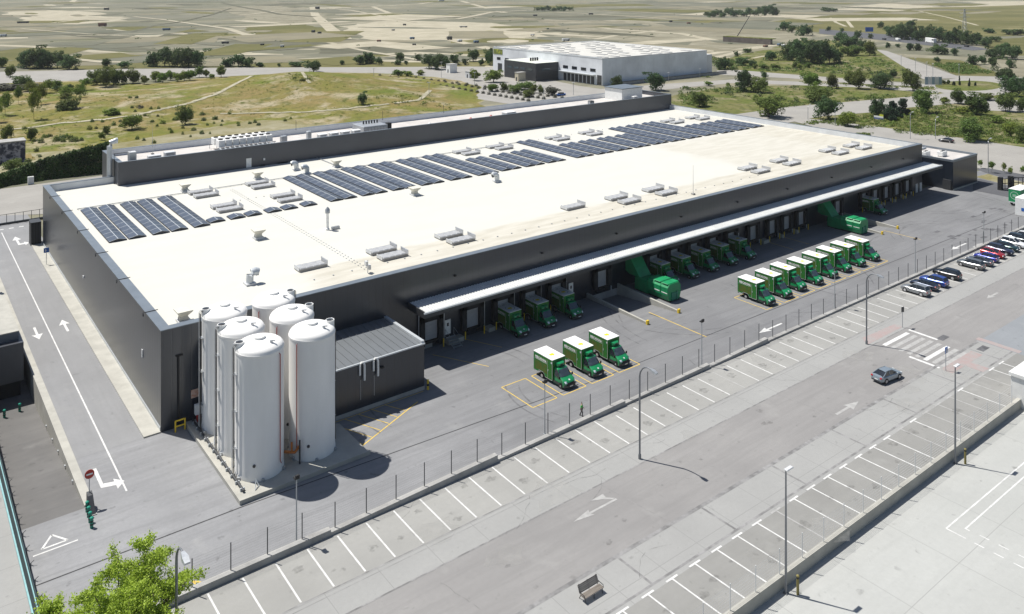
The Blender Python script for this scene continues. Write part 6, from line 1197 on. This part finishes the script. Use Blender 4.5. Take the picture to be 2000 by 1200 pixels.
# countable small shrubs dotted over the left meadow, in three bands
def shrub_mesh(v, kind):
    rng = np.random.default_rng(300+v); n = 260; d = rng.normal(size=(n, 3)); d[:, 2] = np.abs(d[:, 2]); d /= np.linalg.norm(d, axis=1)[:, None]; P = d*np.array([.5, .5, .95])*rng.uniform(.45, 1., (n, 1)); return leafmesh("shrub", P, rng.uniform(.05, .10, n), LEAF[kind], v, .3, d)
SHR = {k: [shrub_mesh(v, k) for v in range(3)] for k in ("dark", "olive", "light")}
bands = (("in the lower meadow near the hedge", [(88, 269, 8, 15), (97, 267, 7, 12), (110, 276, 12, 16), (120, 273, 11, 20), (130, 268, 8, 10), (137, 272, 10, 14), (145, 276, 10, 22), (123, 277, 9, 12), (159, 275, 7, 10), (30, 281, 9, 18), (80, 279, 10, 14), (66, 277, 8, 10), (58, 270, 10, 14), (71, 296, 9, 12), (78, 307, 6, 8), (48, 252, 6, 12), (18, 286, 6, 14)]),
         ("along the dirt path across the meadow", [(175, 253, 9, 12), (180, 240, 7, 9), (200, 239, 6, 9), (188, 252, 6, 8), (208, 258, 12, 16), (222, 245, 8, 11), (235, 240, 6, 8), (235, 248, 7, 9), (254, 192, 5, 9), (267, 192, 6, 8), (258, 212, 5, 8), (264, 220, 5, 7), (283, 228, 6, 8), (295, 215, 6, 7), (310, 215, 7, 8), (308, 228, 5, 7), (297, 240, 6, 10), (307, 247, 6, 7), (318, 242, 9, 13), (331, 254, 5, 8), (343, 236, 9, 15), (346, 225, 8, 10), (357, 251, 6, 8), (366, 222, 5, 8), (378, 255, 7, 12), (395, 226, 7, 14), (398, 236, 7, 11), (420, 234, 8, 14), (405, 245, 5, 7), (418, 242, 5, 6), (432, 246, 5, 6), (434, 238, 5, 6), (448, 224, 5, 9), (466, 246, 5, 8)]),
         ("on the stony slope above the raised block", [(268, 272, 8, 9), (281, 275, 6, 8), (301, 280, 8, 10), (335, 260, 10, 9), (357, 263, 7, 6), (372, 268, 5, 6), (394, 262, 9, 10), (410, 262, 5, 5), (465, 242, 5, 8), (488, 242, 6, 9), (498, 240, 7, 9), (505, 245, 6, 10), (557, 237, 6, 9), (568, 233, 5, 6), (590, 160, 6, 14), (575, 155, 5, 9)]))
for zone, L_ in bands:
    L_ = sorted(L_)
    for i, (px_, py_, hp, wp) in enumerate(L_):
        g = GH(px_, py_); d = depth(g); kd = ("olive", "dark", "olive", "light", "olive")[i % 5]; o = bpy.data.objects.new("shrub", SHR[kd][i % 3]); COL.objects.link(o); o.location = g; o.scale = (wp*d/FPX, wp*d/FPX, hp*d/FPX); o.rotation_euler = (0, 0, i*1.3)
        tag(o, f"small rounded shrub {zone}, {ordn(i+1)} from the left", "shrub", "shrubs "+zone)
# low uncountable scrub on the rough land, planted strips
def scrub(name, polys, n, seed, kinds=("olive",), hm=(.4, 1.3)):
    rng = random.Random(seed); C = []; S = []; D = []
    for k in range(n):
        poly = polys[k % len(polys)]; P = poly
        while True:
            x = rng.uniform(min(p[0] for p in P), max(p[0] for p in P)); y = rng.uniform(min(p[1] for p in P), max(p[1] for p in P)); ins = False; j = len(P)-1
            for i in range(len(P)):
                if (P[i][1] > y) != (P[j][1] > y) and x < (P[j][0]-P[i][0])*(y-P[i][1])/(P[j][1]-P[i][1])+P[i][0]: ins = not ins
                j = i
            if ins: break
        g = GH(x, y) if x < 900 else G(x, y)
        if mn.noise((g.x*.02+seed, g.y*.02, 0)) < -.12: continue
        R = rng.uniform(*hm)*(1.4 if rng.random() < .12 else 1)
        for q in range(26):
            a = rng.uniform(0, 6.28); e = rng.uniform(.05, 1.5); r = R*rng.uniform(.5, 1.0); v = (math.cos(a)*math.cos(e), math.sin(a)*math.cos(e), math.sin(e)*.75); C.append((g.x+v[0]*r*1.5, g.y+v[1]*r*1.5, g.z+v[2]*r)); D.append(v); S.append(R*rng.uniform(.14, .30))
    o = bpy.data.objects.new(name, leafmesh(name, np.array(C), np.array(S), LEAF[kinds[0]], seed, .5, np.array(D))); COL.objects.link(o); return o
PR = [(1330, 172), (1560, 168), (1770, 190), (1600, 203), (1420, 222), (1325, 208)]; PR2 = [(1560, 243), (1700, 225), (1850, 206), (1990, 226), (1995, 284), (1800, 262), (1650, 244)]; PR3 = [(1380, 112), (1540, 126), (1720, 112), (1790, 150), (1560, 142), (1400, 136)]; PR4 = [(1785, 114), (1870, 119), (1940, 144), (1870, 146)]
for nm, pl, n, sd, kd, hm in (("undergrowth", [PR], 900, 5, "olive", (.5, 1.5)), ("undergrowth", [PR, PR2, PR3], 800, 6, "light", (.3, 1.1)), ("undergrowth", [PR2], 650, 7, "olive", (.4, 1.3)), ("undergrowth", [PR3, PR4], 620, 8, "olive", (.6, 1.8)), ("undergrowth", [PR3, PR], 260, 9, "dark", (.8, 1.9)), ("undergrowth", [[(1560, 236), (1640, 246), (1850, 275), (1995, 292), (1995, 284), (1850, 266), (1640, 240)]], 240, 10, "olive", (.4, 1.2)),
                            ("undergrowth", [[(760, 176), (830, 190), (900, 214), (790, 208), (700, 196)], [(560, 145), (640, 150), (640, 162), (570, 158)]], 90, 12, "olive", (.4, 1.1)), ("undergrowth", [[(0, 340), (0, 190), (300, 175), (330, 240), (160, 300)]], 130, 13, "light", (.15, .4)), ("undergrowth", [[(1370, 148), (1560, 160), (1830, 172), (1830, 176), (1560, 164), (1370, 152)]], 160, 14, "olive", (.5, 1.2))):
    tag(scrub(nm, pl, n, sd, (kd,), hm), {"olive": "low olive scrub spreading over the rough land", "light": "low yellow green scrub patches in the rough grass", "dark": "dark low bushes scattered over the scrubland"}[kd], "undergrowth", kind="stuff")
tag(scrub("undergrowth", [[(0, 70), (700, 60), (960, 90), (960, 120), (0, 125)], [(950, 30), (1400, 25), (1480, 90), (1000, 85)], [(0, 8), (1300, 6), (1300, 45), (0, 60)]], 150, 31, ("dark",), (.8, 1.7)), "tiny dark bushes scattered over the far plain", "undergrowth", kind="stuff")
for sd_, kd_, n_ in ((41, "light", 420), (42, "olive", 300)): tag(scrub("grass_tufts", [[(330, 225), (460, 160), (560, 142), (680, 150), (840, 185), (900, 215), (640, 232)], [(0, 330), (0, 190), (330, 165), (330, 240)]], n_, sd_, (kd_,), (.2, .55)), {"light": "pale green tufts of rough grass over mound and meadow", "olive": "olive tufts of rough grass over mound and meadow"}[kd_], "grass", kind="stuff")
# parking hedge rows near the white warehouse: small clipped round bushes
HB = shrub_mesh(9, "grey"); n = 0
for r, (a, b, m_) in enumerate((((742, 149), (1032, 198), 24), ((775, 147), (1062, 194), 23), ((868, 160), (1098, 193), 15))):
    for k in range(m_):
        f = k/(m_-1); f = f**.85; g = G(a[0]+(b[0]-a[0])*f, a[1]+(b[1]-a[1])*f); o = bpy.data.objects.new("clipped_bush", HB); COL.objects.link(o); o.location = g; o.scale = (2.3, 2.3, 1.5)
        tag(o, f"clipped grey bush in the {('nearest','middle','farthest')[r]} planted parking row, {ordn(k+1)} from the left", "bush", "clipped bushes of the planted parking")
# ivy-covered hedge on the bank at the left
def hedge():
    rng = np.random.default_rng(77); P = []; D = []
    pts = [G(-30, 376), G(20, 363), G(90, 352), G(150, 345), G(203, 339), G(215, 337)]; hs = [2.5, 3.5, 5.5, 7.0, 8.0, 8.2]
    for k in range(9000):
        f = rng.uniform(0, len(pts)-1.001); i = int(f); q = pts[i].lerp(pts[i+1], f-i); h = hs[i]+(hs[i+1]-hs[i])*(f-i); z = rng.uniform(0, 1); dpt = rng.uniform(0, 1)
        bulge = .8*mn.noise((f*3, z*2, 1)); P.append((q.x+rng.normal()*.2, q.y+z*2.2+dpt*.8-bulge, z*h+.4*mn.noise((f*6, 2, 2)))); D.append((-.1, -1, .5))
    core = MB()
    for i in range(len(pts)-1):
        a, b = pts[i], pts[i+1]; core.quad((a.x, a.y+.9, -.02), (b.x, b.y+.9, -.02), (b.x, b.y+3.1, hs[i+1]-.3), (a.x, a.y+3.1, hs[i]-.3)); core.quad((a.x, a.y+3.1, hs[i]-.3), (b.x, b.y+3.1, hs[i+1]-.3), (b.x, b.y+30, -.02), (a.x, a.y+30, -.02))
    t = thing("ivy_hedge", "long dark ivy covered bank hedge beyond the road at the left", "hedge", (30, 258, 0)); core.build("bank", BANK, t)
    me = leafmesh("foliage", np.array(P)-np.array([30, 258, 0]), rng.uniform(.16, .34, len(P)), mat("ivy foliage", (.065, .12, .022), .65, col2=(.02, .042, .012), scale=.5, transl=.2, spec=.25), 78, .3, np.array(D)); o = bpy.data.objects.new("foliage", me); COL.objects.link(o); o.parent = t
hedge()
t = thing("graffiti_wall", "low concrete wall block with dark graffiti at the left margin", "wall", G(10, 318)); g = G(0, 322); MB().box(g.x-8, g.x+6.5, g.y, g.y+5, 0, 6.2).build("wall", mat("graffiti wall", (.03, .035, .06), .8, col2=(.30, .30, .36), scale=.9, lo=.42, hi=.55, pos=True), t); MB().box(g.x-8.2, g.x+6.7, g.y-.2, g.y+5.2, 6.2, 6.5).build("coping", CONCG, t)
g = G(60, 360); t = thing("electric_box", "small white utility box at the foot of the ivy hedge", "box", g); MB().box(g.x-.7, g.x+.7, g.y-.3, g.y+.3, 0, 2.0).build("box", WHITE, t); MB().box(g.x-.5, g.x+.5, g.y-.33, g.y-.303, .4, 1.7).build("door", LTGREY, t)
# the bright green street tree at the bottom edge
def near_tree():
    rng = np.random.default_rng(5); base = np.array([14.4, 67.2, 0.]); t = thing("street_tree", "bright spring green street tree with airy drooping crown beside the fence", "tree", tuple(base)); s = MB(); C = []; D = []
    s.tube([(0, 0, -.02), (.05, .05, 2.2), (-.05, .1, 4.2)], .17, 10, .13)
    tips = []
    for k in range(22):
        a = k*2.4+rng.uniform(-.3, .3); el = rng.uniform(.2, 1.4); ln = rng.uniform(5.2, 6.9) if el < 1.0 else rng.uniform(6.0, 7.6)
        d = np.array([math.cos(a)*math.cos(el), math.sin(a)*math.cos(el), math.sin(el)]); p0 = np.array([0, 0, 3.2+rng.uniform(0, 1.3)]); p1 = p0+d*ln*.5; p2 = p0+d*ln+np.array([0, 0, -.35*ln*.2]); s.tube([tuple(p0), tuple(p1), tuple(p2)], .085, 6, .02)
        for j in range(13):
            f = rng.uniform(.3, 1.02); q = p0+(p2-p0)*f; b = rng.uniform(0, 6.28); e = rng.uniform(-.5, .95); l2 = rng.uniform(.8, 2.0); dd = np.array([math.cos(b)*math.cos(e), math.sin(b)*math.cos(e), math.sin(e)]); q2 = q+dd*l2; s.tube([tuple(q), tuple(q2)], .02, 4, .006); tips.append((q, q2))
    for q, q2 in tips:
        for k in range(360):
            f = rng.uniform(.15, 1.15); c = q+(q2-q)*f+rng.normal(size=3)*np.array([.2, .2, .17]); c[2] -= .22*f; C.append(c); D.append((q2-q))
    s.build("trunk", BARK, t, world=False); C = np.array(C); S = rng.uniform(.040, .095, len(C))
    me = leafmesh("crown", C, S, mat("bright spring foliage", (.43, .56, .075), .55, col2=(.29, .40, .045), scale=.7, transl=.4, spec=.3), 6, .7); o = bpy.data.objects.new("crown", me); COL.objects.link(o); o.parent = t
near_tree()
# ------------------------------------------------------------------ the white warehouse beyond
FW_ = cladding("white far cladding", (.70, .72, .75), 2.4, .55, .0, .1, .96); FB = cladding("blue grey far cladding", (.62, .66, .70), 2.2, .55, .15, .3)
t = thing("white_warehouse", "white flat roofed warehouse standing far behind the charcoal one", "warehouse", (296, 308.5, 0)); MB().box(296, 379, 308.5, 403.5, 0, 13.7).build("wall", FW_, t); MB().box(296.6, 378.4, 309.1, 402.9, 13.7, 13.72).build("roof", mat("far white roof", (.52, .51, .47), .8, var=.08, scale=.15, pos=True), t)
s = MB(); s.box(295.9, 379.1, 308.4, 309.1, 13.703, 14.1); s.box(295.9, 296.6, 309.1, 403.6, 13.703, 14.1); s.box(378.4, 379.1, 309.1, 403.6, 13.703, 14.1); s.box(296.6, 378.4, 402.9, 403.6, 13.703, 14.1); s.build("parapet", LTGREY, t); s = MB()
for i in range(9):
    for j in range(8):
        if (i*3+j) % 4 != 1: MB().box(302+i*8.3+(j % 2)*2, 305+i*8.3+(j % 2)*2, 313+j*11.2, 319+j*11.2, 13.722, 14.0).build("roof_panel", mat("far rooflight", (.36, .36, .35), .6), t)
s = MB(); s.box(297.5, 299.5, 312, 396, 13.722, 13.95); s.build("solar_strip", CELL, t)
for k in range(6): MB().box(295.9, 295.99, 313.5+k*7.2 if k < 4 else 388+(k-4)*8, 317.5+k*7.2 if k < 4 else 391.5+(k-4)*8, 6.6, 8.2).build("window", GLASS, t)
MB().box(295.85, 295.99, 309.0, 312.2, .2, 5.2).build("dock_door", GLASS, t)
for k in range(8): MB().box(295.85, 295.99, 314.5+k*3.1, 316.8+k*3.1, .2, 4.2).build("dock_door", DKGREY, t)
for k in range(2): MB().box(295.85, 295.99, 386+k*8.5, 390+k*8.5, .2, 4.6).build("dock_door", DKGREY, t)
MB().box(294.2, 295.99, 313.5, 341, 4.9, 5.2).build("canopy", TRIM, t); MB().box(295.85, 295.995, 394, 403, 9.9, 13.0).build("yellow_sign", mat("far sign yellow", (.42, .45, .03), .6, col2=(.12, .15, .04), scale=.5, lo=.5, hi=.6), t)
MB().box(379.1, 388, 312, 340, 0, 11.0).build("side_block", LTGREY, t); MB().box(280, 295.95, 343, 371, 0, 9.6).build("office_block", DKGREY, t); MB().box(280.4, 295.9, 343.4, 370.6, 9.6, 9.65).build("office_roof", mat("office roof", (.6, .62, .55), .8), t); s = MB()
for k in range(4): s.box(279.9, 279.995, 346+k*6, 350+k*6, 5.5, 6.7)
s.box(284, 290, 342.9, 342.99, 5.5, 6.7); s.build("office_window", GLASSW, t); s = MB()
for k in range(4): s.lathe([(.5, 9.65), (.5, 11.4)], (287+k*1.6, 356, 0), 8)
s.build("roof_cowl", BLACK, t)
t = thing("low_wall", "long dark low wall in front of the white warehouse", "wall", (340, 305, 0)); MB().box(302, 392, 304.6, 305.4, -.04, 1.5).build("wall", CONCG, t); MB().box(302, 392, 304.5, 305.5, 1.5, 1.65).build("coping", DKGREY, t)
for k, (px_, py_, lx, ly, h, m_, nm, lb) in enumerate(((882, 142, 5, 4, 5, WHITE, "site_hut", "small white hut by the tree line"), (920, 152, 5, 4, 3.5, LTGREY, "site_hut", "pale grey hut behind the planted parking"), (1016, 158, 5, 3, 4.5, CREAMD, "site_hut", "cream coloured hut in front of the dark office block"), (1096, 187, 4.4, 1.9, 1.6, BLUE, "parked_car", "dark blue car parked at the end of the planted parking"))):
    g = G(px_, py_)
    t = thing(nm, lb, "car" if nm == "parked_car" else "hut", g)
    if nm == "parked_car": MB().box(g.x-2.2, g.x+2.2, g.y-.9, g.y+.9, .25, .9, .1).build("body", BLUE, t); MB().box(g.x-1.4, g.x+1.2, g.y-.8, g.y+.8, .9, 1.5, .25).build("cabin_glass", GLASS, t); MB().box(g.x-1.7, g.x-1.1, g.y-.92, g.y+.92, 0, .6).box(g.x+1.1, g.x+1.7, g.y-.92, g.y+.92, 0, .6).build("wheel", BLACK, t)
    else: MB().box(g.x-lx/2, g.x+lx/2, g.y-ly/2, g.y+ly/2, 0, h).build("wall", m_, t); MB().box(g.x-lx/2-.2, g.x+lx/2+.2, g.y-ly/2-.2, g.y+ly/2+.2, h, h+.2).build("roof", CONCG, t); MB().box(g.x-lx/2-.05, g.x-lx/2-.003, g.y-.5, g.y+.5, .1, 2.1).build("door", DKGREY, t)
# blue grey gateway, crane, pylon, highway vehicles
g = G(1436, 82); t = thing("crane", "tall thin crawler crane leaning over the far earthworks", "crane", g); top = g+Vector((RT[0]*14, RT[1]*14, 40*1.0)); s = MB(); top = g+Vector((RT[0]*13.5, RT[1]*13.5, 0))+Vector((0, 0, 24)); s.tube([tuple(g+Vector((0, 0, 2))), tuple(top)], .45, 5, .25); s.build("boom", DKGREY, t); MB().box(g.x-3, g.x+3, g.y-2, g.y+2, 0, 3.2, .4).build("cab", DKGREY, t)
g = G(1884, 72); t = thing("pylon", "faint lattice pylon on the hillside at the upper right", "pylon", g); s = MB()
for dx, dy in ((-2, -2), (2, -2), (2, 2), (-2, 2)): s.tube([(g.x+dx, g.y+dy, 0), (g.x+dx*.15, g.y+dy*.15, 27)], .2, 4)
for z in range(3, 27, 4): f = 1-z/32; s.tube([(g.x-2*f, g.y-2*f, z), (g.x+2*f, g.y+2*f, z+3)], .12, 4); s.tube([(g.x+2*f, g.y-2*f, z), (g.x-2*f, g.y+2*f, z+3)], .12, 4)
s.build("lattice", GREY, t); s = MB()
for z in (19, 23): s.tube([(g.x-RT[0]*5, g.y-RT[1]*5, z), (g.x+RT[0]*5, g.y+RT[1]*5, z)], .2, 4)
s.build("crossarm", GREY, t)
def farbox(px_, py_, l, wd, h, m_, nm, lb, cat, ang=0., grp=None):
    g = G(px_, py_); t = thing(nm, lb, cat, g, grp, rz=ang); MB().box(-l/2, l/2, -wd/2, wd/2, .5, h, .15).build("body", m_, t, world=False); MB().box(l*.28, l*.49, -wd/2-.03, wd/2+.03, h*.55, h*.85).build("cab_glass", GLASS, t, world=False); s = MB()
    for x in (-l*.32, l*.32): s.lathe([(.55, -wd/2-.1), (.55, wd/2+.1)], (x, 0, .55), 8, 'y')
    s.build("wheels", BLACK, t, world=False)
ha = math.atan2(G(1880, 92).y-G(1700, 68).y, G(1880, 92).x-G(1700, 68).x)
for a in ((1818, 84, 13, 2.6, 4.2, WHITE, "white_lorry", "white lorry driving on the highway", "truck"), (1754, 80, 5.5, 2, 2.4, WHITE, "white_van", "white van on the highway left of the lorry", "van"), (1727, 78, 4.5, 1.8, 1.5, DKGREY, "far_car", "dark car on the highway left of the white van", "car"), (1888, 92, 4.5, 1.8, 1.5, DKGREY, "far_car", "dark car on the highway right of the lorry", "car")): farbox(*a, ang=ha)
g = G(1698, 67); t = thing("blue_gantry", "blue highway direction board on posts", "sign", g); MB().prism([(g.x-RT[0]*4, g.y-RT[1]*4), (g.x+RT[0]*4, g.y+RT[1]*4), (g.x+RT[0]*4+FW[0]*.3, g.y+RT[1]*4+FW[1]*.3), (g.x-RT[0]*4+FW[0]*.3, g.y-RT[1]*4+FW[1]*.3)], 2.5, 7).build("plate", BLUE, t); MB().tube([(g.x-2.5*RT[0]+.3, g.y-2.5*RT[1]+.3, 0), (g.x-2.5*RT[0]+.3, g.y-2.5*RT[1]+.3, 6)], .2, 5).tube([(g.x+2.5*RT[0]+.3, g.y+2.5*RT[1]+.3, 0), (g.x+2.5*RT[0]+.3, g.y+2.5*RT[1]+.3, 6)], .2, 5).build("post", GREY, t)
SITE = [(325, 60, 16, 4, 5, BLUE), (440, 86, 12, 4, 4, DKGREY), (464, 90, 9, 4, 3.5, DKGREY), (512, 89, 6, 3, 3, DKGREY), (551, 93, 6, 3, 4, LTGREY), (596, 95, 6, 3, 4, DKGREY), (612, 64, 8, 4, 5, DKGREY), (624, 66, 7, 4, 4, DKGREY), (632, 73, 8, 3, 3, LTGREY), (740, 82, 7, 4, 3.5, RED), (805, 77, 8, 4, 4, BLUE), (832, 77, 8, 4, 3, CONCG), (878, 78, 9, 4, 6, DKGREY), (898, 82, 8, 4, 4, LTGREY), (915, 83, 10, 4, 5, WHITE), (930, 84, 9, 4, 4, BLUE), (809, 89, 6, 3, 3, DKGREY), (1000, 50, 14, 5, 4, DKGREY), (1070, 58, 5, 3, 3, GREENC), (1040, 70, 8, 3, 3, LTGREY), (1078, 77, 10, 3, 4, BLUE), (1105, 81, 14, 4, 5, LTGREY), (1148, 86, 10, 4, 4, BLUE), (1095, 30, 16, 5, 5, DKGREY), (1045, 32, 12, 5, 5, DKGREY), (1154, 29, 14, 5, 5, DKGREY), (906, 36, 6, 4, 4, GREENC), (905, 54, 18, 5, 3.5, CONCG), (200, 52, 18, 5, 8, RED), (188, 54, 12, 5, 5, DKGREY), (45, 46, 26, 6, 5, DKGREY), (6, 72, 12, 5, 5, LTGREY), (148, 40, 14, 5, 6, CONCG), (208, 20, 18, 6, 8, DKGREY), (862, 3, 30, 8, 9, LTGREY), (1250, 48, 8, 4, 4, DKGREY), (1310, 44, 8, 4, 5, DKGREY), (1495, 92, 9, 4, 3, RED), (1510, 91, 10, 4, 4, WHITE), (1530, 92, 10, 4, 4, LTGREY), (1522, 89, 8, 4, 3, BLUE), (1555, 75, 9, 4, 3, RED), (1345, 47, 9, 4, 4, RED), (768, 60, 7, 4, 3, CONCG), (700, 50, 9, 4, 4, RED), (790, 50, 7, 4, 4, DKGREY), (620, 18, 18, 8, 9, DKGREY)]
cn = {BLUE: "blue", DKGREY: "dark grey", LTGREY: "light grey", RED: "rust red", WHITE: "white", CONCG: "concrete grey", GREENC: "green"}; seen = {}
SM = {BLUE: mat('faded blue steel', (.10, .16, .24), .7), RED: mat('faded rust steel', (.20, .10, .07), .7), DKGREY: mat('dusty dark steel', (.085, .085, .08), .8), WHITE: LTGREY, GREENC: mat('dusty green steel', (.05, .13, .07), .7)}
SITE = [a for i, a in enumerate(SITE) if i % 3 != 2]
for a in sorted(SITE, key=lambda q: q[0]):
    c = cn[a[5]]; seen[c] = seen.get(c, 0)+1; farbox(a[0], a[1], a[2]*.5, a[3]*.55, a[4]*.52, SM.get(a[5], a[5]), "site_vehicle", f"tiny {c} machine or container on the far earthworks, {ordn(seen[c])} from the left", "site vehicle", R_.uniform(-.6, .6), "machines on the far earthworks")
# cut earth walls of the excavation near the crane
t = thing("cut_bank", "low dark retaining face of the far excavation beside the crane", "wall", G(1450, 86)); a, b = G(1412, 82), G(1505, 88); n = Vector((-(b-a).y, (b-a).x, 0)).normalized()*3; MB().prism([(a.x, a.y), (b.x, b.y), (b.x+n.x, b.y+n.y), (a.x+n.x, a.y+n.y)], -.04, 4.5).build("face", mat("damp cut earth", (.13, .11, .10), .95, var=.2, scale=.2, pos=True), t); MB().prism([(a.x, a.y), (b.x, b.y), (b.x+n.x*3, b.y+n.y*3), (a.x+n.x*3, a.y+n.y*3)], 4.5, 5.0).build("ledge", SCRUB, t)


# ------------------------------------------------------------------ thin air over the plain
me_ = MB().box(-900, 5200, -300, 5200, -6, 80).build("haze", bpy.data.materials.new("thin haze")); me_["kind"] = "stuff"; me_["label"] = "thin summer haze over the whole plain"
hm_ = me_.data.materials[0]; hm_.use_nodes = True; nt = hm_.node_tree; nt.nodes.remove(nt.nodes["Principled BSDF"]); pv = nt.nodes.new("ShaderNodeVolumePrincipled"); pv.inputs["Color"].default_value = (.93, .96, 1, 1); pv.inputs["Density"].default_value = .00006; nt.links.new(pv.outputs[0], nt.nodes["Material Output"].inputs["Volume"])
